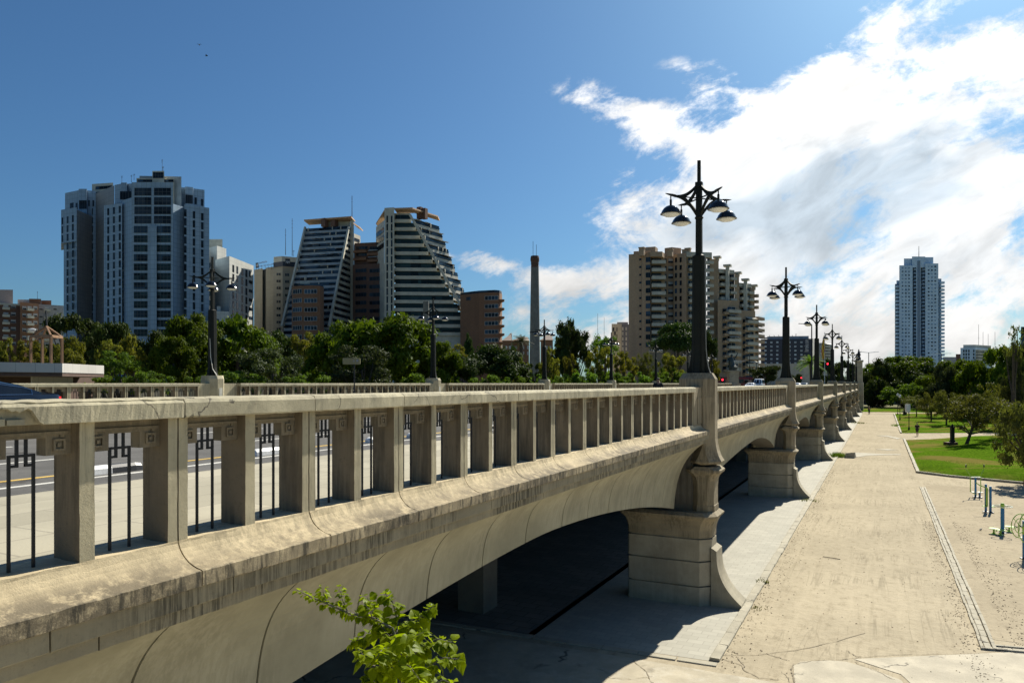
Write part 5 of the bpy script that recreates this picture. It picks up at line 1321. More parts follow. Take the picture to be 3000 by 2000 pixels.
def tree_proto(kind, seed):
    key = (kind, seed)
    if key in PROTO: return PROTO[key]
    spec = {'ficus': (44, 17000, .036, 'round', 0, L_ficus), 'dark': (26, 12000, .036, 'round', 0, L_dark), 'olive': (34, 11000, .032, 'loose', 0, L_olive),
            'plane': (36, 6500, .052, 'loose', 0, L_plane), 'pine': (22, 12000, .034, 'umbrella', 0, L_pine), 'cone': (30, 6000, .045, 'cone', 0, L_pine),
            'green': (36, 8500, .042, 'loose', 0, L_green), 'weep': (36, 16000, .030, 'round', .09, L_dark), 'column': (24, 6000, .045, 'column', 0, L_olive),
            'hedge': (34, 9000, .038, 'hedge', 0, L_green), 'autumn': (48, 13000, .028, 'loose', .05, L_autumn), 'far': (30, 11000, .040, 'round', 0, L_ficus), 'fard': (30, 11000, .040, 'round', 0, L_dark),
            'neard': (54, 13000, .031, 'loose', .04, L_autumn), 'sparse': (26, 1500, .045, 'loose', .1, L_autumn)}[kind]
    V, Fc, L = crown_mesh(seed * 7 + hash(kind) % 1 + sum(map(ord, kind)), spec[0], spec[1], spec[2], 1, spec[3], spec[4])
    me = bpy.data.meshes.new('crown'); me.from_pydata([tuple(v) for v in V], [], Fc); me.materials.append(spec[5]); me.update()
    PROTO[key] = (me, L); return PROTO[key]
def tree(kind, label, px, ytop, ybot, wpx, D, seed=1, group=None, cat='tree', name='tree', lean=0, trunk_r=None, ground=0.0, depth=None, pbark=None, zbase=None):
    """crown between the pixel rows ytop..ybot, wpx wide, at distance D, standing on the ground"""
    p = W(px, HY, D); zt_ = W(px, ytop, D).z; zb = max(W(px, ybot, D).z, ground + .1); wd = wpx * D / F_PX
    me, L = tree_proto(kind, seed)
    r = thing(name, label, cat, (p.x, p.y, ground), 0, group)
    o = link('crown', me, r); o.location = (0, 0, zb - ground); o.scale = (wd / 2, (depth or wd) / 2, zt_ - zb); o.rotation_euler.z = (seed * 1.7 + px) % 3.0
    if kind == 'hedge': o.rotation_euler.z = TH
    tr = trunk_r or max(.07, (zt_ - ground) * .022)
    mb = MB(); hz = zb - ground + (zt_ - zb) * .45; lx0 = lean * (hz)
    pts = [Vector((-lx0 * (1 - q), 0.0, hz * q)) + Vector((math.sin(q * 4 + px) * .02 * hz * q * (1 - q) * 4, math.cos(q * 3 + px) * .02 * hz * q * (1 - q) * 4, 0)) for q in (0, .2, .4, .6, .8, 1)]
    mb.tube(pts, [tr * 1.35, tr, tr * .85, tr * .75, tr * .6, tr * .35], 8)
    cz, sz = math.cos(o.rotation_euler.z), math.sin(o.rotation_euler.z)
    for x, y, z, rr, _ in L[:9]:
        X, Y = x * wd / 2, y * (depth or wd) / 2; t = Vector((X * cz - Y * sz, X * sz + Y * cz, zb - ground + z * (zt_ - zb)))
        s0 = pts[3] if z > .4 else pts[2]
        if kind in ('cone', 'column'): s0 = Vector((0, 0, t.z * .8))
        mid = s0.lerp(t, .5) + Vector((0, 0, -.06 * hz)); mb.tube([s0, mid, t], [tr * .45, tr * .3, tr * .08], 5)
    mb.build('trunk', pbark or M_bark, r); return r
# -- left of the bridge, in the park beyond the far parapet
TL = [
 ('plane', 'yellow green plane tree cut by the left frame edge above the white canopy', 12, 988, 1075, 60, 62, 1),
 ('plane', 'yellow green plane tree seen through the rusty steel frame', 92, 990, 1100, 78, 64, 2),
 ('plane', 'golden plane tree just right of the rusty steel frame', 205, 985, 1120, 95, 60, 3),
 ('dark', 'dark round evergreen in front of the dark blue grey tower', 215, 915, 1110, 190, 88, 1),
 ('dark', 'dark dense evergreen left of the tallest tower base', 320, 938, 1120, 150, 84, 2),
 ('dark', 'dark evergreen at the foot of the tallest tower', 398, 948, 1120, 150, 86, 3),
 ('plane', 'slender yellow tipped plane tree in front of the dark evergreens', 318, 988, 1110, 75, 62, 4),
 ('plane', 'thin yellow tipped plane tree left of the first far lamp', 385, 985, 1100, 80, 64, 5),
 ('green', 'mid green tree right behind the far balustrade left of the first far lamp', 350, 1030, 1130, 150, 56, 1),
 ('ficus', 'bushy bright green ficus behind the first far lamp', 560, 922, 1130, 190, 66, 1),
 ('ficus', 'glossy green ficus left of the first far lamp', 508, 985, 1130, 130, 58, 2),
 ('ficus', 'broad green ficus below the cream rounded building', 700, 938, 1130, 240, 72, 3),
 ('plane', 'small golden topped tree between the ficuses below the hotel', 742, 950, 1040, 70, 78, 6),
 ('dark', 'dark tree below the beige hotel', 800, 965, 1130, 180, 84, 1),
 ('plane', 'pale green plane tree in front of the round brick volume', 895, 970, 1060, 90, 80, 1),
 ('olive', 'grey green olive left of the yellow sign box', 800, 1015, 1135, 220, 58, 1),
 ('ficus', 'huge dense ficus with lit clumps below the stepped towers', 1130, 922, 1140, 330, 68, 4),
 ('ficus', 'ficus shoulder sloping down left of the huge ficus', 985, 962, 1140, 200, 72, 5),
 ('dark', 'brownish tree top behind the huge ficus', 1170, 915, 1010, 120, 84, 3),
 ('olive', 'dark grey olive behind the yellow sign box', 1060, 1015, 1140, 220, 56, 2),
 ('ficus', 'lower right lobe ficus behind the second far lamp', 1285, 1000, 1140, 130, 62, 2),
 ('cone', 'narrow dark cypress in front of the right stepped tower', 1370, 955, 1060, 44, 110, 1),
 ('plane', 'yellowish sparse tree beside the narrow cypress', 1342, 1008, 1080, 60, 90, 3),
 ('pine', 'wide dark green pine below the round cornered brick block', 1430, 1022, 1140, 230, 64, 1),
 ('pine', 'dark pine continuing behind the third far lamp', 1330, 1045, 1140, 120, 66, 2),
 ('cone', 'small dark cypress in front of the brick house', 1492, 1010, 1080, 30, 120, 2),
 ('plane', 'golden leaved tree left of the tall chimney', 1520, 1038, 1125, 70, 92, 4),
 ('plane', 'golden leaved tree right behind the third far lamp', 1610, 1022, 1120, 62, 92, 5),
 ('dark', 'low dark tree at the tall chimney base', 1570, 1060, 1125, 60, 96, 1),
 ('weep', 'tall dark weeping tree with gaps standing right of the tall chimney', 1675, 935, 1100, 118, 112, 1),
 ('green', 'round topped green tree right of the dark weeping tree', 1770, 980, 1070, 95, 125, 2),
 ('dark', 'dark tree trunk mass under the weeping tree', 1640, 1020, 1125, 60, 108, 2),
 ('plane', 'yellow green tree below the dark weeping tree', 1668, 1035, 1110, 42, 100, 1),
 ('plane', 'tall yellow green plane tree left of the fourth far lamp', 1752, 1010, 1115, 82, 104, 2),
 ('plane', 'golden plane tree right of the fourth far lamp', 1830, 1030, 1118, 72, 112, 3),
 ('autumn', 'brownish green tree left of the fifth far lamp', 1888, 1030, 1118, 62, 124, 1),
 ('plane', 'yellowish tree between the fifth far lamp and the tallest lamp', 1968, 1028, 1116, 84, 134, 4),
 ('pine', 'broad stone pine in front of the beige brick tower', 1985, 955, 1055, 185, 150, 3),
 ('pine', 'stone pine part right of the tallest lamp post', 2070, 975, 1070, 70, 158, 1),
 ('plane', 'small yellow tree right of the tallest lamp base', 2090, 1040, 1120, 40, 160, 2),
 ('dark', 'dark rounded tree behind the white car and van', 2243, 1068, 1130, 92, 170, 2),
 ('dark', 'dark bush left of the second near lamp base', 2320, 1090, 1130, 60, 190, 3),
 ('fard', 'dark tree behind the red traffic light', 2420, 1058, 1130, 90, 225, 1),
 ('fard', 'dark tree at the far end of the bridge', 2480, 1050, 1130, 80, 230, 2),
]
def dmin(px, wd, D):
    for _ in range(6): D = max(D, (35.2 + wd * D / F_PX / 2) / (st - ct * (px - CX) / F_PX)) if px < 2100 else D
    return D
for t_ in TL:
    kind, lab, px, yt, yb, wd, D, sd = t_; D = dmin(px, wd, D)
    tree(kind, lab, px, yt, yb, wd, D, sd, group='trees beyond the far parapet')
SH = [(1560, 1092, 80, 70), (1600, 1100, 60, 74), (1700, 1075, 90, 84), (1640, 1098, 60, 80), (1745, 1082, 90, 90), (1800, 1085, 90, 95), (1860, 1085, 80, 104), (1910, 1080, 80, 112), (1960, 1072, 90, 120), (2010, 1085, 60, 128), (1500, 1090, 70, 68), (1450, 1096, 80, 62),
      (1350, 1090, 90, 60), (1230, 1092, 100, 58), (900, 1085, 120, 56), (700, 1085, 130, 55), (610, 1085, 110, 53), (440, 1085, 110, 53), (260, 1085, 110, 53), (60, 1085, 120, 52)]
for i, (px, yt, wd, D) in enumerate(SH):
    D = dmin(px, wd * .6, D)
    tree('hedge', '%s leafy shrub behind the far balustrade, number %d of the row' % ('bright green' if i < 12 else 'dark green', i + 1) if False else
         'leafy shrub rising just behind the far balustrade, %s' % ['below the tall chimney', 'right of the tall chimney foot', 'below the dark weeping tree', 'left under the dark weeping tree', 'left of the fourth far lamp', 'right beside the fourth far lamp', 'between the fourth and fifth far lamps', 'left of the fifth far lamp', 'right of the fifth far lamp, brightest green', 'left of the tallest lamp base', 'left of the third far lamp', 'under the wide dark pine', 'under the narrow cypress', 'left of the second far lamp', 'left of the yellow sign box', 'below the beige hotel', 'right of the first far lamp', 'left of the first far lamp', 'right of the white canopy', 'behind the white canopy'][i],
         px, yt, 1150, wd, D, 1 + i % 2, group='shrubs behind the far balustrade', cat='shrub', name='shrub')
# -- right of the bridge
TR = [
 ('fard', 'dark tree right after the bridge end pillar', 2560, 1062, 1195, 110, 205, 1), ('far', 'green crown of the far tree belt left of the high-rise', 2620, 1042, 1120, 150, 245, 1),
 ('far', 'broad green crown of the far tree belt below the high-rise left half', 2690, 1045, 1140, 170, 240, 2), ('fard', 'dark crown of the far tree belt below the high-rise', 2740, 1062, 1150, 140, 230, 2),
 ('far', 'green crown of the far tree belt right of the high-rise', 2800, 1055, 1150, 140, 225, 3), ('far', 'lit crown of the far tree belt below the pale corner block', 2850, 1055, 1150, 120, 215, 1),
 ('fard', 'dark undergrowth tree left behind the round topped tree', 2570, 1105, 1192, 90, 196, 3), ('fard', 'dark undergrowth tree behind the two thin park lamps', 2650, 1090, 1192, 120, 198, 1),
 ('green', 'bright topped round tree above the far lawn', 2640, 1126, 1192, 110, 188, 1), ('green', 'bright topped bushy tree above the far lawn, right one', 2700, 1120, 1190, 80, 184, 2),
 ('far', 'mid green tree behind the slender poplar', 2740, 1090, 1180, 110, 175, 2), ('green', 'light green tree in front of the far belt', 2715, 1098, 1160, 60, 190, 3),
 ('column', 'slender upright grey green poplar on the right', 2770, 1068, 1190, 90, 135, 1), ('dark', 'dark shrub tree left of the slender poplar', 2728, 1128, 1185, 70, 140, 2),
 ('far', 'tall sloping green tree mass at the right, left slope', 2850, 1060, 1220, 150, 132, 3), ('far', 'tall sloping green tree mass at the right, summit', 2920, 1012, 1220, 170, 130, 1), ('fard', 'dark tall tree at the right below the bare twigs', 2985, 1010, 1240, 120, 110, 2),
 ('olive', 'grey leaved eucalyptus at the right frame edge', 2985, 985, 1230, 90, 98, 3), ('sparse', 'sparse dead twiggy treetop rising at the right frame edge', 2975, 950, 1060, 70, 95, 1),
]
TR.append(('autumn', 'olive brown tree standing behind the leaning tree on the lawn', 2915, 1120, 1235, 130, 100, 1)); TR.append(('autumn', 'small dark crowned tree at the cross path left of the fountain', 2728, 1150, 1222, 66, 122, 2))
for t_ in TR:
    kind, lab, px, yt, yb, wd, D, sd = t_
    tree(kind, lab, px, yt, yb, wd, D, sd, group='trees of the park right of the bridge')
tree('autumn', 'small spreading tree on the lawn behind the white box pole', 2685, 1158, 1188, 88, 13973 / (1222 - HY), 2, 'trees of the park right of the bridge')
tree('autumn', 'brownish tree with dark trunk on the far lawn', 2772, 1145, 1220, 100, 13973 / (1250 - HY), 3, 'trees of the park right of the bridge')
tree('neard', 'reddish green tree with leaning trunk on the near lawn', 2868, 1152, 1262, 190, 13973 / (1313 - HY), 1, 'trees of the park right of the bridge', lean=.34, trunk_r=.16)
tree('autumn', 'brown green tree right behind the leaning tree', 2950, 1165, 1260, 150, 82, 2, 'trees of the park right of the bridge')
tree('neard', 'dark broad leaved tree overhanging from the right frame edge', 3010, 1180, 1372, 190, 47, 3, 'trees of the park right of the bridge', trunk_r=.18)
# palms
def palm(label, px, ytop, yc, ybot, D, n=34, fl=None, ground=0.0):
    p = W(px, HY, D); zc = W(px, yc, D).z; r = thing('palm_tree', label, 'palm tree', (p.x, p.y, ground)); k = D / F_PX
    fl = fl or (yc - ytop) * k * 1.25
    mb = MB(); H = zc - ground; mb.tube([(0, 0, 0), (.1, .1, H * .5), (0, 0, H - .1)], [.42, .34, .38], 9); mb.build('trunk', M_bark, r)
    rnd = random.Random(px); mb = MB()
    for i in range(n):
        a = rnd.uniform(0, 6.28); el = rnd.uniform(-.35, 1.35); pts = []; L = fl * rnd.uniform(.85, 1.1)
        for q in range(8):
            s = q / 7; d_ = L * s; pts.append(Vector((math.cos(a) * d_ * math.cos(el) , math.sin(a) * d_ * math.cos(el), H + d_ * math.sin(el) - .42 * L * s * s)))
        for q in range(7):
            t = (pts[q + 1] - pts[q]); side = t.cross(Vector((0, 0, 1))).normalized(); wv = L * .20 * (1 - abs(q / 7 - .35))
            for sg in (-1, 1):
                for e in range(3):
                    b0 = pts[q] + t * (e / 3); tip = b0 + side * sg * wv + t * .6 - Vector((0, 0, wv * .45)); mb.add([b0, b0 + t * .22, tip], [(0, 1, 2)])
    me = bpy.data.meshes.new('fronds'); me.from_pydata(mb.v, [], mb.f); me.materials.append(L_olive if D < 160 else L_green); link('fronds', me, r); return r
palm('date palm in front of the brick houses left of the tall chimney', 1527, 970, 1000, 1060, 135)
palm('big palm in front of the navy hotel behind the third near lamp', 2375, 1025, 1062, 1120, 205, n=46)
palm('low dark palm on the far lawn beside the two thin lamps', 2650, 1190, 1203, 1212, 148, n=26)

# -- young tree near the camera
def sapling():
    base = W(1178, 2000, 3.9); r = thing('young_tree', 'young bright green leafy tree reaching up in front of the bridge arch', 'tree', (base.x + .25, base.y - .1, 0))
    o = Vector(r.location); rnd = random.Random(4); mb = MB(); D0 = 3.9
    def q(px, py, D=D0): return W(px, py, D) - o
    trunk = [Vector((0, 0, 0)), Vector((-.05, .02, 1.6)), Vector((-.2, .08, 3.4)), q(1178, 2060), q(1176, 1970), q(1168, 1900), q(1150, 1840)]
    mb.tube(trunk, [.05, .045, .035, .017, .013, .010, .007], 8)
    twigs = [([q(1150, 1840), q(1090, 1810, 3.85), q(1020, 1795, 3.8), q(960, 1768, 3.75), q(915, 1750, 3.75), q(872, 1728, 3.75)], .008, 24, .042),
             ([q(1168, 1900), q(1130, 1850), q(1090, 1790), q(1075, 1745)], .006, 16, .075), ([q(1160, 1880), q(1165, 1820, 4.0), q(1150, 1760, 4.0), q(1128, 1738, 4)], .006, 14, .085),
             ([q(1170, 1905), q(1210, 1830, 4.1), q(1250, 1785, 4.1), q(1270, 1775, 4.1)], .006, 14, .085), ([q(1176, 1950), q(1230, 1900), q(1280, 1870), q(1325, 1880)], .006, 13, .088),
             ([q(1178, 1990), q(1240, 1960, 3.7), q(1300, 1925, 3.7), q(1345, 1930, 3.7)], .006, 14, .088), ([q(1178, 1990, 3.9), q(1130, 1960, 3.7), q(1085, 1945, 3.6), q(1050, 1900, 3.6)], .006, 13, .08),
             ([q(1176, 1960), q(1170, 1920, 4.15), q(1190, 1860, 4.2), q(1215, 1800, 4.2)], .005, 14, .085), ([q(1150, 1860), q(1100, 1850, 4), q(1060, 1870, 4), q(1030, 1880, 4)], .005, 14, .075),
             ([q(1178, 2050), q(1120, 2010, 3.8), q(1090, 1990, 3.7), q(1075, 1985, 3.7)], .005, 12, .085), ([q(1178, 2050), q(1250, 2010, 3.8), q(1300, 1990, 3.8), q(1320, 2000, 3.8)], .005, 12, .085),
             ([q(1090, 1810, 3.85), q(1085, 1790, 3.8), q(1070, 1770, 3.8)], .004, 8, .06), ([q(1020, 1795, 3.8), q(1005, 1760, 3.8), q(995, 1722, 3.8)], .004, 10, .045), ([q(960, 1768, 3.75), q(948, 1740, 3.75), q(945, 1722, 3.7)], .003, 9, .036),
             ([q(1176, 1940), q(1200, 1950, 3.6), q(1230, 1990, 3.5)], .004, 10, .085), ([q(1170, 1900), q(1200, 1870, 3.6), q(1240, 1850, 3.5)], .004, 11, .085), ([q(1165, 1890), q(1120, 1900, 3.6), q(1100, 1930, 3.5)], .004, 11, .08)]
    V = []; Fc = []
    def leaf(p, dr, ln):
        dr = dr.normalized(); nrm = Vector((rnd.gauss(0, .45), rnd.gauss(0, .45), 1)); side = dr.cross(nrm).normalized(); nrm = side.cross(dr).normalized()
        cols = []; prof = [0, .30, .40, .38, .27, .12, 0]; zz = rnd.uniform(.05, .14)
        base_ = len(V)
        for i, w_ in enumerate(prof):
            s = i / 6; c = p + dr * ln * s - Vector((0, 0, ln * .28 * s * s)); jag = 1 + .12 * (i % 2)
            V.extend([c - side * ln * w_ * jag * .95 + nrm * ln * zz * w_ * 2.0, c, c + side * ln * w_ * jag * .95 + nrm * ln * zz * w_ * 2.0])
        for i in range(6):
            a = base_ + i * 3; Fc.extend([(a, a + 1, a + 4, a + 3), (a + 1, a + 2, a + 5, a + 4)])
    for pts, rr, n, ln in twigs:
        mb.tube(pts, [rr * (1 - .75 * i / (len(pts) - 1)) for i in range(len(pts))], 6)
        for i in range(n * 4):
            s = .10 + .90 * i / (n * 4 - 1); k = min(int(s * (len(pts) - 1)), len(pts) - 2); f = s * (len(pts) - 1) - k; p = pts[k].lerp(pts[k + 1], f)
            t = (pts[k + 1] - pts[k]).normalized(); sd = t.cross(Vector((rnd.gauss(0, .5), rnd.gauss(0, .5), 1))).normalized() * (1 if i % 2 else -1)
            dr = t * .35 + sd + Vector((0, 0, rnd.uniform(-.75, .25)))
            leaf(p + dr.normalized() * .012, dr, ln * 1.0 * rnd.uniform(.45, 1.25) * (1 - .35 * s))
    mb.build('trunk', M_barkp, r)
    me = bpy.data.meshes.new('foliage'); me.from_pydata([tuple(v) for v in V], [], Fc); me.materials.append(L_sap); me.update(); link('foliage', me, r)
sapling()
# weeds along the kerb
def tuft(label, px, py, n, h, sp, m, seed):
    g = G(px, py); rnd = random.Random(seed); V = []; Fc = []
    for i in range(n):
        a = rnd.uniform(0, 6.28); b = Vector((rnd.gauss(0, sp), rnd.gauss(0, sp), 0)); hh = h * rnd.uniform(.5, 1.1); d_ = Vector((math.cos(a), math.sin(a), 0)); s = Vector((-d_.y, d_.x, 0)) * .012
        t = b + d_ * hh * .5 + Vector((0, 0, hh)); mid = b + d_ * hh * .2 + Vector((0, 0, hh * .6)); o = len(V); V += [b - s, b + s, mid + s, mid - s, t]; Fc += [(o, o + 1, o + 2, o + 3), (o + 3, o + 2, o + 4)]
    me = bpy.data.meshes.new('weed'); me.from_pydata([tuple(v) for v in V], [], Fc); me.materials.append(m); o = link('weed_tuft', me); o.location = g; tag(o, label, 'weed', 'weed tufts along the kerb')
tuft('green weed tuft beside the pale stone at the third pier', 2458, 1338, 500, .45, .38, L_green, 1)
tuft('small weed tuft at the kerb below the second pier fin', 2372, 1467, 120, .12, .22, L_autumn, 2)
tuft('dry yellow weeds at the kerb right of the nearest fin', 2232, 1706, 70, .12, .10, L_autumn, 3)
tuft('dark dry weeds by the kerb joint near the nearest fin tip', 2205, 1780, 60, .05, .16, L_autumn, 4)
tuft('weeds along the far kerb near the end of the path', 2515, 1240, 160, .3, .6, L_autumn, 5)
tuft('weeds along the right kerb beside the far lawn', 2632, 1248, 260, .4, .5, L_green, 6)
rnd = random.Random(9); V = []; Fc = []
for i in range(2600):      # dead leaves and grit
    k = rnd.random()
    if k < .3: x, y = 2.05 + rnd.gauss(0, .18), rnd.uniform(18, 40)
    elif k < .5: x, y = 3.0 + abs(rnd.gauss(0, .35)), rnd.uniform(22, 40)
    elif k < .8: x, y = -3.35 + abs(rnd.gauss(0, .35)), rnd.uniform(17, 60)
    else: x, y = rnd.uniform(-3, 9), rnd.uniform(17, 45)
    s = rnd.uniform(.012, .035); a = rnd.uniform(0, 3.1); o = len(V); V += [(x + s * math.cos(a), y + s * math.sin(a), .006), (x - s * math.sin(a), y + s * math.cos(a), .012 + s * .4), (x - s * math.cos(a), y - s * math.sin(a), .006)]; Fc.append((o, o + 1, o + 2))
me = bpy.data.meshes.new('litter'); me.from_pydata(V, [], Fc); me.materials.append(plain('dead_leaf', (0.13, 0.085, 0.045), .9, var=.4)); tag(link('leaf_litter', me), kind='stuff')
V = []; Fc = []; rnd = random.Random(12)    # grass blades on the nearest lawn edge
for i in range(26000):
    y = 58 + 14 * rnd.random() ** 1.6; x = rnd.uniform(2.7, 26)
    yl = 61 - (x - 2.5) * .62 if x < 8.4 else 57.4 - (x - 8.4) * .28 if x < 14 else 55.8 - (x - 14) * .1
    y = yl + .12 + 12 * rnd.random() ** 2.2; h = rnd.uniform(.04, .10); a = rnd.uniform(0, 3.14); s = .02; o = len(V)
    dd = min(1, (x - 2.4) / 8); z = .03 + max(0, .9 * dd * (mnoise.noise(Vector((x, y, .03)) / 11.0) + .45)) * min(1, (y - yl) / 2.5) * .9 - .02
    V += [(x - s * math.cos(a), y - s * math.sin(a), z), (x + s * math.cos(a), y + s * math.sin(a), z), (x + rnd.gauss(0, .03), y + rnd.gauss(0, .03), z + h)]; Fc.append((o, o + 1, o + 2))
me = bpy.data.meshes.new('grass'); me.from_pydata(V, [], Fc); me.materials.append(L_green); tag(link('grass', me), kind='stuff')

# ================================================================== EXERCISE MACHINES
M_bl = plain('machine_blue', (0.006, 0.15, 0.36), .35, var=.08); M_lg = plain('machine_lime', (0.30, 0.50, 0.06), .35, var=.08); M_blk = plain('black_plastic', (0.015, 0.015, 0.016), .5); M_yw = plain('machine_white', (0.65, 0.70, 0.55), .4)
def machine(name, label, px, py):
    g = G(px, py); return thing(name, label, 'exercise machine', g, TH, 'outdoor exercise machines')
def foot(mb, x=0, y=0): mb.lathe([(.16, 0), (.16, .03), (.06, .05)], (x, y, .005), 12)
m1 = machine('ski_walker_machine', 'blue and lime ski walker with two raised handles, farthest machine', 2859, 1455)
mb = MB(); mb.tube([(-.02, 0, 0), (-.02, 0, 1.12)], .055, 12); mb.tube([(.13, -.15, 0), (.13, -.15, .28)], .05, 10); mb.build('post', M_bl, m1); mb = MB(); foot(mb, -.02, 0); foot(mb, .13, -.15); mb.build('foot', M_blk, m1)
mb = MB(); mb.box((-.33, -.05, 1.12), (.29, .05, 1.16)); mb.box((-.01, -.28, .28), (.28, -.02, .31)); mb.box((-.30, -.2, .28), (-.14, .05, .31)); mb.build('crossbar', M_yw, m1)
for s in (-1, 1):
    mb = MB(); mb.tube([(s * .30 - .02, 0, .30), (s * .30 - .02, 0, 1.16), (s * .33 - .02, 0, 1.30), (s * .50 - .02, .05, 1.55), (s * .52 - .02, .05, 1.70)], .024, 8); mb.tube([(s * .30 - .02, 0, .32), (s * .16, -.1, .22), (s * .08, -.1, .16)], .022, 7); a = mb.build('arm', M_lg, m1)
    mb = MB(); mb.tube([(s * .52 - .02, .05, 1.70), (s * .52 - .02, .05, 1.86)], .034, 8); mb.build('grip', M_blk, a)
m2 = machine('pendulum_machine', 'blue twin post machine with lime swing arm, second from the back', 2894, 1500)
mb = MB(); mb.tube([(-.05, .08, 0), (-.05, .08, 1.42)], .055, 12); mb.tube([(.10, -.05, 0), (.10, -.05, 1.32)], .058, 12); mb.build('post', M_bl, m2); mb = MB(); foot(mb, -.05, .08); foot(mb, .10, -.05); mb.build('foot', M_blk, m2)
mb = MB(); mb.tube([(-.06, -.02, .30), (-.06, -.02, 1.26)], .05, 10); mb.tube([(-.06, -.02, 1.24), (-.35, .1, 1.36), (-.48, .2, 1.48)], .025, 8); mb.build('swing_arm', M_lg, m2)
mb = MB(); mb.box((-.24, -.12, .30), (-.08, .1, .33)); mb.box((.16, -.12, .27), (.30, .1, .30)); mb.build('footplate', M_lg, m2)
m3 = machine('waist_twister_machine', 'blue post machine with lime ring handle and small round footplates', 2937, 1561)
mb = MB(); mb.tube([(0, 0, 0), (0, 0, 1.10)], .075, 14); mb.build('post', M_bl, m3); mb = MB(); foot(mb); mb.build('foot', M_blk, m3)
mb = MB(); mb.tube([(0, 0, 1.101), (0, 0, 1.26), (0, 0, 1.32)], [.078, .078, .05], 14); mb.build('cap', M_lg, m3)
mb = MB(); mb.tube([(.36 * math.cos(a), .36 * math.sin(a), 1.18) for a in [i * math.pi / 14 for i in range(29)]], .018, 7)
mb.tube([(-.36, 0, 1.18), (.36, 0, 1.18)], .012, 6); mb.build('ring_handle', M_yw, m3)
for i, (x, y) in enumerate(((-.46, -.12), (-.38, -.42), (.5, .3))):
    mb = MB(); mb.lathe([(.11, 0), (.04, .04), (.035, .2), (.19, .21), (.19, .235)], (x, y, .005), 16); mb.tube([(0, 0, .16), (x * .4, y * .4, .2), (x * .8, y * .8, .08)], .02, 7); mb.build('footplate', M_lg, m3)
m4 = machine('shoulder_wheel_machine', 'tall blue post with large lime spoked wheels, cut by the right frame edge', 3002, 1636)
mb = MB(); mb.tube([(0, 0, 0), (0, 0, 1.42)], .075, 14); mb.build('post', M_bl, m4); mb = MB(); foot(mb); mb.build('foot', M_blk, m4)
mb = MB(); mb.tube([(0, -.01, .92), (0, -.01, 1.20)], .085, 14); mb.build('hub', M_lg, m4)
for yy, rr, zc in ((-.28, .62, 1.22), (.28, .45, 1.18)):
    mb = MB(); c = (0.02, yy, zc)
    M = Matrix.Translation(c) @ Matrix.Rotation(R_(18), 4, 'Z')
    def cir(r_): return [M @ Vector((r_ * math.cos(a), 0, r_ * math.sin(a))) for a in [i * math.pi / 16 for i in range(33)]]
    mb.tube(cir(rr), .016, 7); mb.tube(cir(rr * .62), .013, 7)
    for a in range(6): mb.tube([M @ Vector((0, 0, 0)), M @ Vector((rr * math.cos(a * math.pi / 3 + .3), 0, rr * math.sin(a * math.pi / 3 + .3)))], .011, 6)
    w_ = mb.build('wheel', M_lg, m4); mb = MB(); mb.tube([M @ Vector((-.3, -.03, 0)), M @ Vector((-.3, -.12, 0))], .02, 8); mb.tube([M @ Vector((0, 0, 0)), (0, 0, zc)], .03, 8); mb.build('knob', M_blk, w_)

# ================================================================== PARK FURNITURE
g = G(2788, 1309); r = thing('drinking_fountain', 'black iron drinking fountain with brick basin on the near lawn', 'fountain', (g.x, g.y, .25), TH)
mb = MB(); mb.box((-.62, -.4, -.3), (.42, .4, .26)); mb.build('basin', plain('fountain_brick', (0.12, 0.06, 0.04), .9), r)
mb = MB(); mb.box((-.16, -.16, .28), (.30, .16, .45)); mb.box((-.10, -.13, .451), (.24, .13, 1.75)); mb.box((-.14, -.16, 1.751), (.28, .16, 1.86)); mb.lathe([(.1, 0), (.12, .1), (.06, .2), (.02, .28)], (.07, 0, 1.86), 10); mb.build('column', M_iron, r)
mb = MB(); mb.lathe([(1.2, .0), (1.2, .04), (1.0, .05)], (-.2, 0, -.26), 28); mb.build('paved_ring', M_kerb, r)
def park_pole(label, px, py, ytop, box=False, arms=0, D=None, z0=0.0, name='park_lamp', cat='park lamp', r0=.06, group=None, m=M_iron):
    if D is None: D = 13973 / (py - HY)
    p = W(px, HY, D); r = thing(name, label, cat, (p.x, p.y, z0), TH, group); H = W(px, ytop, D).z - z0
    mb = MB(); mb.tube([(0, 0, 0), (0, 0, H)], [r0, r0 * .7], 8); mb.lathe([(r0 * 2.2, 0), (r0 * 2, .3), (r0, .5)], n=8); mb.build('pole', m, r)
    if box: mb = MB(); mb.box((-.45, -.2, H - 1.0), (.1, .2, H - .2)); mb.loft([[(-.40, -.15, H - 1.3), (.05, -.15, H - 1.3), (.05, .15, H - 1.3), (-.40, .15, H - 1.3)], [(-.45, -.2, H - 1.0), (.1, -.2, H - 1.0), (.1, .2, H - 1.0), (-.45, .2, H - 1.0)]]); mb.build('box', M_signw, r)
    if arms:
        mb = MB()
        for s in ((-1, 1) if arms == 2 else (-1,)): mb.tube([(0, 0, H - .1), (s * H * .12, 0, H + .1)], r0 * .5, 6); mb.loft([[(s * H * .1, -.12, H + .05), (s * H * .1, .12, H + .05), (s * H * .1, .12, H + .16), (s * H * .1, -.12, H + .16)], [(s * H * .2, -.15, H + .1), (s * H * .2, .15, H + .1), (s * H * .2, .15, H + .22), (s * H * .2, -.15, H + .22)]])
        mb.build('lamp_head', M_signw if arms == 2 else M_iron, r)
    if not box and not arms:
        mb = MB(); mb.lathe([(.05, 0), (.2, .1), (.22, .35), (.1, .5), (.02, .55)], (0, 0, H - .1), 12); mb.build('lamp_head', M_signw, r)
    return r
park_pole('thin park lamp, left of the pair beside the far path', 2630, 1215, 1158); park_pole('thin park lamp, right of the pair beside the far path', 2636.5, 1231, 1163)
park_pole('tall pole with white box on the far lawn', 2663, 1260, 1180, box=True, name='signal_pole', cat='pole')
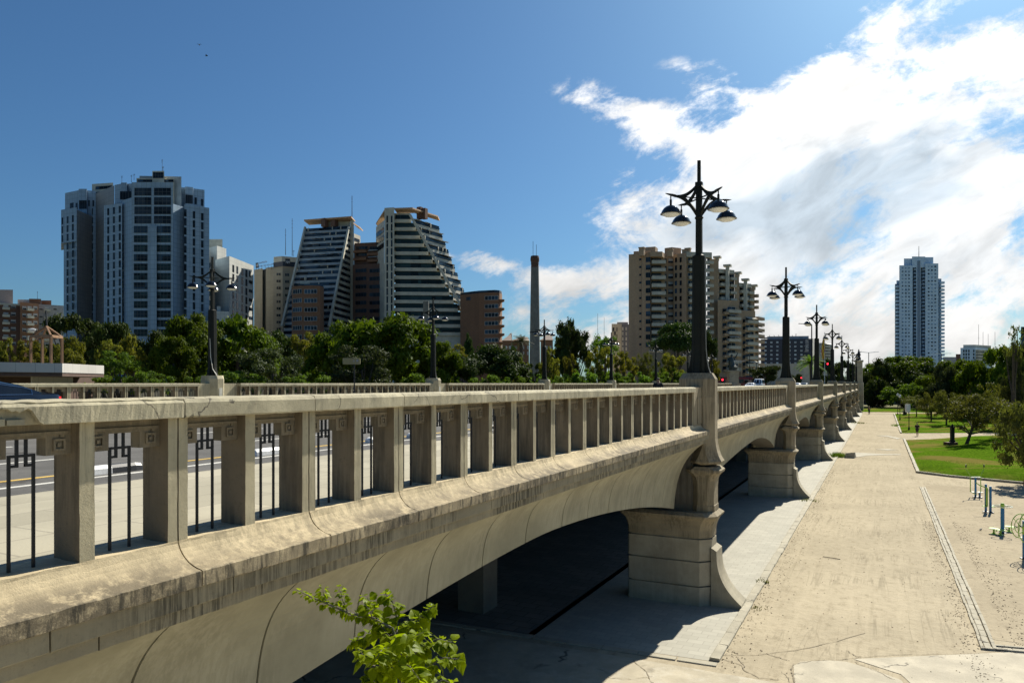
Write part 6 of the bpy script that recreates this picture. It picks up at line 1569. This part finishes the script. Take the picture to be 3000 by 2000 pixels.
park_pole('double armed tall road lamp standing alone left of the high-rise', 2545, 0, 1032, arms=2, D=250, name='road_lamp', cat='road lamp', r0=.16)
park_pole('double armed road lamp in front of the high-rise right edge', 2758, 0, 1036, arms=2, D=260, name='road_lamp', cat='road lamp', r0=.16)
park_pole('grey tall lighting mast beside the third near lamp', 2378, 0, 950, arms=1, D=150, z0=E - 1.3, name='road_lamp', cat='road lamp', r0=.16)
park_pole('double armed road lamp left of the white car', 2168, 0, 1058, arms=2, D=190, z0=E - 1.3, name='road_lamp', cat='road lamp', r0=.12)
park_pole('single road lamp mast between the statue and dark rounded tree', 2196, 0, 1040, arms=1, D=200, z0=E - 1.3, name='road_lamp', cat='road lamp', r0=.12)
park_pole('dark road lamp behind the dark rounded tree', 2216, 0, 1062, arms=2, D=230, z0=E - 1.3, name='road_lamp', cat='road lamp', r0=.12)
# flagpole
p = W(2416, HY, 215); r = thing('flagpole', 'slim flagpole with hanging red and yellow striped flag', 'flagpole', (p.x, p.y, E - 1.3), TH)
H = W(2416, 975, 215).z - (E - 1.3); mb = MB(); mb.tube([(0, 0, 0), (0, 0, H)], [.11, .06], 8); mb.lathe([(.02, 0), (.12, .1), (.02, .22)], (0, 0, H), 8); mb.build('pole', M_signw, r)
M_fy = plain('flag_yellow', (0.75, 0.48, 0.05), .8); M_fr = plain('flag_red', (0.42, 0.03, 0.03), .8)
mb = MB(); n = 14
for i in range(n):
    z = H - .8 - 7.0 * i / n; z2 = H - .8 - 7.0 * (i + 1) / n
    f = lambda q: (-.12 - .55 * math.sin(q * 2.4 + .3) ** 2 - .35 * q, .10 * math.sin(q * 9))
    for j in range(4):
        a0, b0 = f(i / n); a1, b1 = f((i + 1) / n); u0, u1 = j / 4, (j + 1) / 4
        mb.add([(a0 * u0 - .05, b0 + .04 * j, z), (a0 * u1 - .05, b0 + .04 * (j + 1), z), (a1 * u1 - .05, b1 + .04 * (j + 1), z2), (a1 * u0 - .05, b1 + .04 * j, z2)], [(0, 1, 2, 3)], 1 if (i // 2 + j) % 3 == 1 else 0)
mb.build('flag', (M_fy, M_fr), r)
M_red = plain('red_signal', (0.5, 0.01, 0.02), .4, emis=((1.0, 0.02, 0.04), 2.5))
for px, py, D, lab in ((2424.5, 1065.5, 200, 'traffic light showing red beside the flagpole'), (2346.5, 1107, 190, 'traffic light showing red right of the second near lamp base'), (2116.5, 1112, 180, 'traffic light showing red between the tallest lamp base and the statue')):
    p = W(px, HY, D); r = thing('traffic_light', lab, 'traffic light', (p.x, p.y, E - 1.3), TH, 'red traffic lights'); H = W(px, py, D).z - (E - 1.3)
    mb = MB(); mb.tube([(0, 0, 0), (0, 0, max(.5, H - 1.0))], .07, 8); mb.build('pole', M_iron, r); mb = MB(); mb.box((-.28, -.02, H - .95), (.28, .25, H + .35)); mb.build('housing', M_iron, r); mb = MB(); mb.lathe([(.24, 0), (.24, .05)], n=14)
    o = mb.build('red_light', M_red, r); o.location = (0, -.03, H); o.rotation_euler.x = R_(90)
# statue on column
p = W(2147, HY, 178); r = thing('statue_column', 'stone column carrying a dark statue group at the far end of the bridge', 'statue', (p.x, p.y, E - 1.3), TH)
mb = MB(); k = 178 / F_PX; H = (1133.5 - 1080) * k; mb.box((-1.5, -1.5, 0), (1.5, 1.5, 1.2)); mb.box((-1.1, -1.1, 1.2), (1.1, 1.1, H * .93)); mb.box((-1.6, -1.6, H * .93), (1.6, 1.6, H)); mb.build('column', M_kerb, r)
mb = MB(); mb.loft([[(x * s + ox, y * s, z) for x, y in ((1, 0), (.7, .7), (0, 1), (-.7, .7), (-1, 0), (-.7, -.7), (0, -1), (.7, -.7))] for z, s, ox in ((H, 1.0, 0), (H + .8, 1.2, .1), (H + 1.4, .8, -.2), (H + 2.2, .7, -.4), (H + 2.9, .5, -.3), (H + 3.3, .25, -.3), (H + 3.6, .34, -.3), (H + 3.95, .15, -.3))])
mb.tube([(-.2, 0, H + 2.6), (.7, 0, H + 3.3), (1.2, 0, H + 4.2)], [.22, .16, .1], 7); mb.tube([(.3, 0, H + 1.0), (1.1, 0, H + 1.4), (1.6, 0, H + 1.0)], [.35, .3, .12], 7); mb.build('figure', plain('bronze', (0.06, 0.075, 0.07), .5, .3), r)
# stone end pillar of the bridge at the right
p = Vector((-4.6, PY0 + PL * 8 + 9, 0)); r = thing('end_pillar', 'tall pale stone pillar with ornament ending the near balustrade', 'pillar', p)
mb = MB(); mb.box((-1.0, -1.0, 0), (1.0, 1.0, 6.8)); mb.box((-.8, -.8, 6.8), (.8, .8, 11.6)); mb.box((-1, -1, 11.6), (1, 1, 12.0)); mb.build('shaft', M_base, r)
mb = MB(); mb.lathe([(.4, 0), (.5, .4), (.3, .9), (.45, 1.3), (.25, 1.8), (.08, 2.6)], (0, 0, 12.0), 10); mb.tube([(-.8, 0, 12.6), (-.3, 0, 13.4), (.6, 0, 14.1)], [.1, .16, .03], 6); mb.build('ornament', M_iron, r)
# yellow box on a pole at the far pavement
p = W(1038, HY, 34.6); zp = E - 1.22; r = thing('box_sign', 'yellow beige box on a thin black pole above the far balustrade', 'sign', (p.x, p.y, zp), TH + R_(8))
H = W(1038, 1067, 34.6).z - zp; mb = MB(); mb.tube([(0, 0, 0), (0, 0, H)], .03, 8); mb.build('pole', M_iron, r)
M_bx = concrete('yellow_beige_paint', (0.36, 0.31, 0.16), dirt=.4, bmp=.1)
mb = MB(); mb.loft([[(x, y, H + z) for x, z in ((-.54, .03), (-.50, 0), (.24, 0), (.28, .03), (.28, .27), (.24, .30), (-.50, .30), (-.54, .27))] for y in (-.06, .06)]); mb.build('box', M_bx, r)
mb = MB(); mb.box((-.05, -.068, H + .10), (-.03, -.061, H + .19)); mb.box((-.01, -.068, H + .10), (.01, -.061, H + .19)); mb.box((-.05, -.068, H + .191), (.01, -.061, H + .205)); mb.box((.10, -.068, H + .12), (.19, -.061, H + .23)); mb.build('sticker', M_grey, r)
# cable beside first far lamp
mb = MB(); b = Vector((-FX + .3, FY0 + FL + -.1, E + .42)); mb.tube([b + Vector((-.25, -.1, 2.0)), b + Vector((-.2, -.1, 1.0)), b + Vector((-.05, -.1, .35)), b + Vector((.25, -.1, .02))], .02, 6); tag(mb.build('loose_cable', M_cream), 'pale loose cable hanging beside the first far lamp post', 'cable')

# ---- white canopy and rusty frame at the left
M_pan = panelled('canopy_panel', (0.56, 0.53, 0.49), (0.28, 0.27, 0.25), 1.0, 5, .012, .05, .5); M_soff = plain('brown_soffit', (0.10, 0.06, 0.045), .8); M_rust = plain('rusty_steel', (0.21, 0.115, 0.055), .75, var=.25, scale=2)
T = Bld('canopy_building', 'low station entrance with white panelled canopy slab behind the dark car', 110, 44)
D1 = 43.0; z1 = W(0, 1064, D1).z; z0 = W(0, 1097, D1).z
A_, B_, C_ = W(-60, HY, 39.7), W(182.5, HY, D1), W(304.5, HY, 48.5); fw = Vector((-st, ct, 0))
poly = [A_, B_, C_, C_ * (1 + 3 / C_.length), A_ * 1.28]; mb = MB(); mb.prism([(v.x, v.y) for v in poly], z0 + .12, z1); T.part(mb, 'canopy_slab', M_pan)
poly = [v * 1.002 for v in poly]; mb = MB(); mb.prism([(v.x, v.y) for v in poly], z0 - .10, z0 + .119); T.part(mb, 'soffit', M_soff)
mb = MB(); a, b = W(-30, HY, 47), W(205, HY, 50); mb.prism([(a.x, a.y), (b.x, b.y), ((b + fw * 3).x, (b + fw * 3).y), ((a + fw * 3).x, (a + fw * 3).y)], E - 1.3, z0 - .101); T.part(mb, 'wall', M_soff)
a, b = W(92, HY, 46.8), W(212, HY, 49.4); mb = MB(); mb.bar(Vector((a.x, a.y, E + .12)), Vector((b.x, b.y, E + .12)), .12, .9); T.part(mb, 'side_panel', M_pan); T.finish()
r = thing('steel_frame', 'rusty steel frame tower with pyramid top and mast on the canopy roof', 'steel frame', W(120, 1064, 46)); o = r.location.copy()
def q(px, py, D): return W(px, py, D) - o
tops = [(90, 985.5, 46.5), (149.5, 984, 44), (181.5, 988, 46), (124, 988, 48.5)]
mb = MB()
for i, (px, py, D) in enumerate(tops):
    mb = MB(); mb.bar(q(px, 1064 + (0 if i != 3 else -1), D), q(px, py, D), .13, .13); mb.build('post', M_rust, r)
mb = MB(); ap = q(137, 957, 46.2)
for i in range(4):
    a, b = tops[i], tops[(i + 1) % 4]; mb.bar(q(*a), q(*b), .11, .16); mb.bar(q(*a), ap, .10, .12)
mb.build('top_frame', M_rust, r); mb = MB(); mb.bar(ap, q(135, 909, 46.2), .07, .07); mb.build('mast', M_iron, r)
mb = MB(); mb.lathe([(.02, 0), (.16, .08), (.20, .18), (.1, .22)], tuple(q(95, 972, 46)), 12); mb.build('floodlight', M_signw, r)

# ================================================================== VEHICLES
M_carb = plain('car_dark_blue', (0.022, 0.034, 0.055), .16, .5, var=.05, spec=.8); M_cglass = plain('car_glass', (0.008, 0.010, 0.013), .04, spec=.8); M_chrome = plain('chrome_trim', (0.55, 0.56, 0.58), .15, 1.0, var=.05)
M_tail = plain('tail_lamp_red', (0.45, 0.01, 0.015), .2, emis=((1.0, .03, .03), .5)); M_tyre = plain('tyre', (0.015, 0.015, 0.015), .85); M_rim = plain('rim', (0.35, 0.36, 0.38), .3, .9)
M_wcar = plain('car_white', (0.62, 0.64, 0.66), .2, var=.03); M_rcar = plain('bus_red', (0.16, 0.02, 0.03), .4)
def lerp_tab(tab, s):
    for (a, va), (b, vb) in zip(tab[:-1], tab[1:]):
        if a <= s <= b: f = (s - a) / (b - a) if b > a else 0; f = f * f * (3 - 2 * f) * .5 + f * .5; return va + (vb - va) * f
    return tab[-1][1] if s > tab[-1][0] else tab[0][1]
def car(name, label, loc, rz, paint, L=4.75, W_=1.82, van=False, group=None):
    """x across, y along, rear at +y"""
    r = thing(name, label, 'van' if van else 'car', loc, rz, group)
    if van:
        deck = [(0, 1.15), (.05, 1.2), (.9, 1.25), (L, 1.25)]; roof = [(0, 1.15), (.3, 1.3), (1.0, 2.15), (1.3, 2.35), (L - .1, 2.38), (L, 2.2)]
    else:
        deck = [(0, .62), (.1, .72), (.5, .84), (1.2, .96), (L - 1.1, 1.02), (L - .15, 1.06), (L, .96)]; roof = [(0, .62), (.5, .84), (1.15, .97), (2.0, 1.36), (2.5, 1.45), (3.1, 1.44), (3.7, 1.33), (L - .55, 1.10), (L - .15, 1.07), (L, .96)]
    half = [(0, .70), (.12, .80), (.5, .88), (1.2, .91), (L - .8, .91), (L - .15, .84), (L, .76)]
    st = [L * i / 40 for i in range(41)]; rings = []; info = []
    for s in st:
        hw = lerp_tab(half, s) * W_ / 1.82; zd = lerp_tab(deck, s); zr_ = max(zd + .012, lerp_tab(roof, s)); f = min(1, (zr_ - zd) / .42); wr_ = hw - .04 - .18 * f
        pr = [(hw * .90, .20), (hw * .985, .34), (hw, .60), (hw * .99, zd - .10), (hw * .965, zd - .01), (hw - .05, zd), (wr_ + .02, zd + (zr_ - zd) * .86), (wr_ - .08, zr_ - .015), (wr_ * .5, zr_ + .01 * f), (0, zr_ + .015 * f)]
        y = L / 2 - (L - s) if False else s - L / 2
        ring = [(x, y, z) for x, z in pr] + [(-x, y, z) for x, z in pr[:-1][::-1]]
        rings.append(ring); info.append((f, pr, y))
    mb = MB(); mb.loft(rings); b = mb.build('body', paint, r, smooth=True)
    mod = b.modifiers.new('e', 'EDGE_SPLIT'); mod.split_angle = R_(38)
    cab = [i for i, (f, _, _) in enumerate(info) if f > .25]
    if cab:
        i0, i1 = cab[0], cab[-1]; e = .006
        for sg in (-1, 1):
            mb = MB(); vs = []; rr = range(i0 + 1, i1)
            for i in rr:
                f, pr, y = info[i]; (xa, za), (xb, zb) = pr[5], pr[6]
                vs += [(sg * (xa + (xb - xa) * .10 + e), y, za + (zb - za) * .10), (sg * (xa + (xb - xa) * .88 + e), y, za + (zb - za) * .88)]
            n = len(vs) // 2; mid = n // 2
            mb.add(vs, [(2 * i, 2 * i + 1, 2 * i + 3, 2 * i + 2) for i in range(n - 1) if i != mid]); mb.build('side_window', M_cglass, r)
            mb = MB(); mb.tube([(v[0] + sg * .004, v[1], v[2]) for v in vs[0::2]], .010, 5); mb.tube([(v[0] + sg * .004, v[1], v[2]) for v in vs[1::2]], .009, 5); mb.tube([vs[0], vs[1]], .009, 5); mb.tube([vs[-2], vs[-1]], .012, 5); mb.build('window_trim', M_chrome, r)
        for nm, a, b2 in (('windscreen', i0 - 3, i0 + 5), ('rear_window', i1 - 5, i1 + 2)):
            a = max(1, a); mb = MB(); vs = []
            for i in range(a, min(b2, 39)):
                f, pr, y = info[i]; (x7, z7), (x9, z9) = pr[7], pr[9]
                if z9 - lerp_tab(deck, st[i]) < .06: continue
                vs += [(-x7 * .95, y, z7 + .012), (0, y, z9 + .006), (x7 * .95, y, z7 + .012)]
            n = len(vs) // 3
            if n > 1: mb.add(vs, [(3 * i + k, 3 * i + k + 1, 3 * i + k + 4, 3 * i + k + 3) for i in range(n - 1) for k in (0, 1)]); mb.build(nm, M_cglass, r)
    for yy in (-L / 2 + .85, L / 2 - .95):
        for sg in (-1, 1):
            w0 = link('wheel', None, r); w0.location = (sg * (W_ / 2 - .13), yy, .32); w0.rotation_euler.y = R_(90)
            mb = MB(); mb.lathe([(.20, -.11), (.31, -.10), (.325, -.06), (.325, .06), (.31, .10), (.20, .11)], n=20); mb.build('tyre', M_tyre, w0); mb = MB(); mb.lathe([(.02, -.112), (.19, -.113), (.20, -.09), (.20, .09), (.19, .113), (.02, .112)], n=14); mb.build('rim', M_rim, w0)
    hwr = lerp_tab(half, L - .12) * W_ / 1.82
    for sg in (-1, 1):
        mb = MB(); zc = .90 if not van else 1.2
        mb.loft([[(sg * (hwr + .012), L / 2 - .42, zc - .02), (sg * (hwr + .012), L / 2 - .40, zc + .06), (sg * (hwr - .2), L / 2 - .40, zc + .06), (sg * (hwr - .2), L / 2 - .42, zc - .02)], [(sg * (hwr - .02), L / 2 - .06, zc - .09), (sg * (hwr - .02), L / 2 - .05, zc + .08), (sg * (hwr - .35), L / 2 + .005, zc + .08), (sg * (hwr - .35), L / 2 + .01, zc - .09)]]); mb.build('tail_light', M_tail, r)
        mb = MB(); hwf = lerp_tab(half, .12) * W_ / 1.82; mb.loft([[(sg * (hwf + .0), -L / 2 + .45, .72), (sg * hwf, -L / 2 + .42, .62), (sg * (hwf - .3), -L / 2 + .3, .62), (sg * (hwf - .3), -L / 2 + .4, .72)], [(sg * (hwf - .04), -L / 2 + .10, .66), (sg * (hwf - .04), -L / 2 + .08, .58), (sg * (hwf - .3), -L / 2 - .005, .58), (sg * (hwf - .3), -L / 2 + .02, .66)]]); mb.build('headlight', M_chrome, r)
        for yy in (.15, 1.05):
            mb = MB(); mb.box((sg * (W_ / 2 + .0), yy, .84), (sg * (W_ / 2 + .025), yy + .2, .87)); mb.build('door_handle', M_chrome, r)
        mb = MB(); mb.loft([[(sg * (W_ / 2 - .05), -L / 2 + 1.55, 1.0), (sg * (W_ / 2 + .14), -L / 2 + 1.58, 1.0), (sg * (W_ / 2 + .14), -L / 2 + 1.58, 1.12), (sg * (W_ / 2 - .05), -L / 2 + 1.55, 1.10)], [(sg * (W_ / 2 - .05), -L / 2 + 1.65, 1.0), (sg * (W_ / 2 + .12), -L / 2 + 1.68, 1.0), (sg * (W_ / 2 + .12), -L / 2 + 1.68, 1.10), (sg * (W_ / 2 - .05), -L / 2 + 1.65, 1.10)]]); mb.build('mirror', paint, r)
    return r
car('parked_car' if False else 'saloon_car', 'dark blue saloon car on the bridge, its rear end above the near balustrade', (-20.9, 12.25 - 2.4, zr - .0), 0, M_carb, L=4.85)
p = W(2199, HY, 150); car('saloon_car', 'white car facing the camera at the far end of the bridge', (p.x, p.y, zr), 0, M_wcar)
p = W(2224, HY, 162); car('delivery_van', 'white van right behind the white car', (p.x, p.y, zr), 0, M_wcar, L=5.4, W_=2.0, van=True)
p = W(2335, HY, 175); car('saloon_car', 'silver car partly seen right of the second near lamp', (p.x, p.y, zr), 0, M_wcar)
p = W(2355, HY, 178); car('saloon_car', 'dark car with bright windscreen left of the third near lamp', (p.x, p.y, zr), 0, M_carb)
p = W(2418, HY, 190); car('delivery_van', 'pale van roof between third and fourth near lamps', (p.x, p.y, zr), 0, M_wcar, L=5.0, W_=2.0, van=True) if False else None
p = W(2170, HY, 185); r = thing('city_bus', 'dark red city bus behind the white car', 'bus', (p.x, p.y, zr), TH + R_(75))
mb = MB(); mb.loft([[(x, y, z) for x, z in ((-1.25, .35), (-1.25, 2.7), (-1.1, 2.95), (1.1, 2.95), (1.25, 2.7), (1.25, .35))] for y in (-5.5, 5.5)]); mb.build('body', M_rcar, r)
for sg in (-1, 1):
    mb = MB()
    for i in range(7): mb.box((sg * 1.251, -5.2 + i * 1.5, 1.35), (sg * 1.262, -3.85 + i * 1.5, 2.35))
    mb.build('side_windows', M_cglass, r)
mb = MB(); mb.box((-1.1, -5.515, 1.1), (1.1, -5.501, 2.6)); mb.build('windscreen', M_cglass, r)
for yy in (-3.6, 3.4):
    for sg in (-1, 1):
        mb = MB(); mb.lathe([(.3, -.14), (.48, -.13), (.5, 0), (.48, .13), (.3, .14)], n=18); o = mb.build('wheel', M_tyre, r); o.location = (sg * 1.15, yy, .5); o.rotation_euler.y = R_(90)

# ================================================================== PEOPLE
M_skin = plain('skin', (0.30, 0.17, 0.11), .6); M_cloth = plain('black_cloth', (0.012, 0.012, 0.015), .9); M_hair = plain('dark_hair', (0.012, 0.009, 0.007), .7); M_tee = plain('dark_blue_cloth', (0.02, 0.025, 0.045), .9)
def skin_obj(name, verts, edges, radii, m, parent, root_i=0, sub=2):
    me = bpy.data.meshes.new(name); me.from_pydata(verts, edges, []); o = link(name, me, parent); me.materials.append(m)
    sm = o.modifiers.new('skin', 'SKIN'); sm.use_smooth_shade = True
    for i, r_ in enumerate(radii): me.skin_vertices[0].data[i].radius = (r_, r_) if not isinstance(r_, tuple) else r_
    for i in range(len(verts)): me.skin_vertices[0].data[i].use_root = (i == root_i)
    ss = o.modifiers.new('sub', 'SUBSURF'); ss.levels = sub; ss.render_levels = sub; return o
def person(label, loc, rz, H=1.7, pose='walk', cloth=M_cloth, legs=None, bare=False):
    r = thing('person', label, 'person', loc, rz); k = H / 1.7
    if pose == 'ride':
        J = dict(pel=(0, .1, .98), ch=(0, -.12, 1.28), nk=(0, -.22, 1.46), hd=(0, -.26, 1.56), ht=(0, -.27, 1.68), ls=(-.18, -.16, 1.40), le=(-.24, -.32, 1.18), lh=(-.24, -.52, 1.02), rs=(.18, -.16, 1.40), re=(.24, -.32, 1.18), rh=(.24, -.52, 1.02),
                 lk=(-.12, -.28, .80), la=(-.12, -.10, .42), lf=(-.12, -.24, .34), rk=(.12, -.22, .62), ra=(.12, -.02, .22), rf=(.12, -.16, .14))
    else:
        J = dict(pel=(0, 0, .92), ch=(0, 0, 1.25), nk=(0, 0, 1.43), hd=(0, .0, 1.52), ht=(0, 0, 1.65), ls=(-.19, 0, 1.38), le=(-.25, .04, 1.12), lh=(-.24, -.10, .88), rs=(.19, 0, 1.38), re=(.26, .02, 1.12), rh=(.27, .12, .90),
                 lk=(-.10, -.10, .50), la=(-.10, .04, .09), lf=(-.10, -.12, .04), rk=(.10, .04, .50), ra=(.10, .22, .10), rf=(.10, .08, .05))
    names_ = ['pel', 'ch', 'nk', 'hd', 'ht', 'ls', 'le', 'lh', 'rs', 're', 'rh', 'lhip', 'lk', 'la', 'lf', 'rhip', 'rk', 'ra', 'rf']
    J['lhip'] = (-.10, J['pel'][1], J['pel'][2] - .06); J['rhip'] = (.10, J['pel'][1], J['pel'][2] - .06)
    rad = dict(pel=(.15, .12), ch=(.16, .11), nk=.055, hd=.095, ht=.07, ls=.06, le=.042, lh=.032, rs=.06, re=.042, rh=.032, lhip=.09, lk=.06, la=.04, lf=.035, rhip=.09, rk=.06, ra=.04, rf=.035)
    ed = [('pel', 'ch'), ('ch', 'nk'), ('nk', 'hd'), ('hd', 'ht'), ('ch', 'ls'), ('ls', 'le'), ('le', 'lh'), ('ch', 'rs'), ('rs', 're'), ('re', 'rh'), ('pel', 'lhip'), ('lhip', 'lk'), ('lk', 'la'), ('la', 'lf'), ('pel', 'rhip'), ('rhip', 'rk'), ('rk', 'ra'), ('ra', 'rf')]
    idx = {n: i for i, n in enumerate(names_)}
    def mul(v, s): return tuple(x * s for x in v) if isinstance(v, tuple) else v * s
    skin_obj('body', [mul(J[n], k) for n in names_], [(idx[a], idx[b]) for a, b in ed], [mul(rad[n], k) for n in names_], M_skin, r)
    up = ['pel', 'ch', 'ls', 'le', 'rs', 're']; ix = {n: i for i, n in enumerate(up)}
    skin_obj('shirt', [mul(J[n], k) for n in up], [(ix[a], ix[b]) for a, b in (('pel', 'ch'), ('ch', 'ls'), ('ls', 'le'), ('ch', 'rs'), ('rs', 're'))], [mul(rad[n], k * 1.18) for n in up], cloth, r)
    lo = ['pel', 'lhip', 'lk', 'rhip', 'rk'] if bare else ['pel', 'lhip', 'lk', 'la', 'rhip', 'rk', 'ra']; ix = {n: i for i, n in enumerate(lo)}
    ee = [('pel', 'lhip'), ('lhip', 'lk'), ('pel', 'rhip'), ('rhip', 'rk')] + ([] if bare else [('lk', 'la'), ('rk', 'ra')])
    skin_obj('trousers', [mul(J[n], k) for n in lo], [(ix[a], ix[b]) for a, b in ee], [mul(rad[n], k * 1.2) for n in lo], legs or cloth, r)
    h = J['hd']; t = J['ht']; skin_obj('hair', [mul((h[0], h[1] + .025, h[2] + .06), k), mul((t[0], t[1] + .02, t[2] + .03), k)], [(0, 1)], [.115 * k, .09 * k], M_hair, r)
    return r
p = W(1928, HY, 38); person('person in dark clothes seen from behind walking on the bridge', (p.x, p.y, zr), TH + R_(180), 1.66, cloth=M_cloth)
g = G(2687, 1277); person('person in black sleeveless top and short trousers walking on the cross path', (g.x, g.y, .01), TH + R_(170), 1.66, bare=True)
g = G(2546, 1213.5); person('person riding a bicycle toward the camera at the path end', (g.x, g.y, 0), R_(10), 1.7, pose='ride', cloth=M_tee)
b_ = thing('bicycle', 'dark bicycle ridden along the far end of the path', 'bicycle', (g.x, g.y, 0), R_(10)); mb = MB()
for a, c in (((0, .08, .9), (0, .02, .3)), ((0, -.45, .85), (0, .02, .3)), ((0, .05, .75), (0, -.45, .8)), ((0, .02, .3), (0, .5, .34)), ((0, .08, .8), (0, .5, .34)), ((0, -.42, .9), (0, -.58, .34)), ((-.25, -.50, 1.0), (.25, -.50, 1.0)), ((0, -.45, .85), (0, -.48, 1.0))): mb.tube([a, c], .018, 6)
mb.box((-.07, 0, .9), (.07, .24, .94)); mb.build('frame', M_iron, b_)
for yy in (-.58, .5):
    mb = MB(); mb.tube([(0, yy + .33 * math.cos(i * math.pi / 12), .34 + .33 * math.sin(i * math.pi / 12)) for i in range(25)], .018, 6)
    for i in range(6): mb.tube([(0, yy, .34), (0, yy + .32 * math.cos(i * math.pi / 3), .34 + .32 * math.sin(i * math.pi / 3))], .004, 4)
    mb.build('wheel', M_tyre, b_)
# birds
def bird(label, p, s, rz, fly):
    r = thing('bird', label, 'bird', p, rz, 'birds')
    mb = MB(); mb.loft([[(x * w_, y, z * w_ + zo) for x, z in ((1, 0), (.7, .7), (0, 1), (-.7, .7), (-1, 0), (-.7, -.7), (0, -1), (.7, -.7))] for y, w_, zo in ((-.5 * s, .01 * s, .12 * s), (-.42 * s, .09 * s, .11 * s), (-.3 * s, .10 * s, .10 * s), (-.1 * s, .17 * s, 0), (.15 * s, .15 * s, -.02 * s), (.35 * s, .07 * s, -.02 * s), (.6 * s, .05 * s, -.05 * s))]); mb.v = [(x, y, z + (0 if fly else .25 * s)) for x, y, z in mb.v]; mb.build('body', M_iron, r)
    mb = MB()
    for sg in (-1, 1):
        if fly: mb.add([(0, -.15 * s, .05 * s), (0, .2 * s, .05 * s), (sg * .5 * s, .1 * s, .3 * s), (sg * .5 * s, -.2 * s, .3 * s), (sg * .95 * s, .1 * s, .15 * s)], [(0, 1, 2, 3), (3, 2, 4)])
        else: mb.tube([(sg * .06 * s, 0, 0), (sg * .06 * s, .02 * s, .12 * s)], .015 * s, 5)
    mb.build('wing' if fly else 'leg', M_iron, r)
bird('flying bird high in the blue sky, upper one', W(584, 132, 95), .35, .6, True); bird('flying bird high in the blue sky, lower one', W(605, 164, 98), .38, 2.0, True)
g = G(2873, 1553); bird('small dark pigeon standing on the sand by the machines', g, .22, 2.6, False)
# a stick on the path
mb = MB(); a, b = G(2411, 1631), G(2462, 1638); mb.tube([a + Vector((0, 0, .02)), (a + b) / 2 + Vector((0, -.05, .03)), b + Vector((0, 0, .01))], .012, 6); tag(mb.build('stick', M_bark), 'thin dark curved stick lying on the dirt path', 'stick')
# soil beyond the arches: riverside wall at the far left side and the bank

# raised city ground behind the riverbed, with its retaining walls
M_wallr = concrete('river_wall_stone', (0.26, 0.235, 0.18), streak=.5, dirt=.4)
mb = MB(); mb.box((-1600, -300, -.01), (-128, 2900, 5.1)); mb.box((-127.9, 262, -.01), (1500, 2900, 5.1)); tag(mb.build('city_terrain', M_far), kind='structure')
mb = MB(); mb.box((-127.99, -300, 0), (-127.5, 261.9, 6.2)); mb.box((-127.4, 261.5, 0), (1500, 261.99, 6.2)); tag(mb.build('river_wall', M_wallr), 'long stone retaining wall of the old riverbed behind the trees', 'wall')
for i, (px, yt, yb, wd, D) in enumerate(((2530, 1075, 1195, 90, 235), (2600, 1060, 1195, 120, 250), (2660, 1070, 1192, 120, 236), (2770, 1075, 1190, 120, 236), (2830, 1075, 1190, 140, 236), (2900, 1070, 1200, 140, 236), (2960, 1060, 1210, 130, 180))):
    tree('fard' if i % 2 else 'far', 'crown of the far tree belt, %s' % ['filling the gap beside the end pillar', 'left behind the lone road lamp', 'below the left edge of the high-rise', 'below the right edge of the high-rise', 'below the low grey roofs', 'below the right half of the pale corner block', 'in front of the pale corner block, far right'][i], px, yt, yb, wd, D, 1 + i % 3, 'trees of the park right of the bridge')
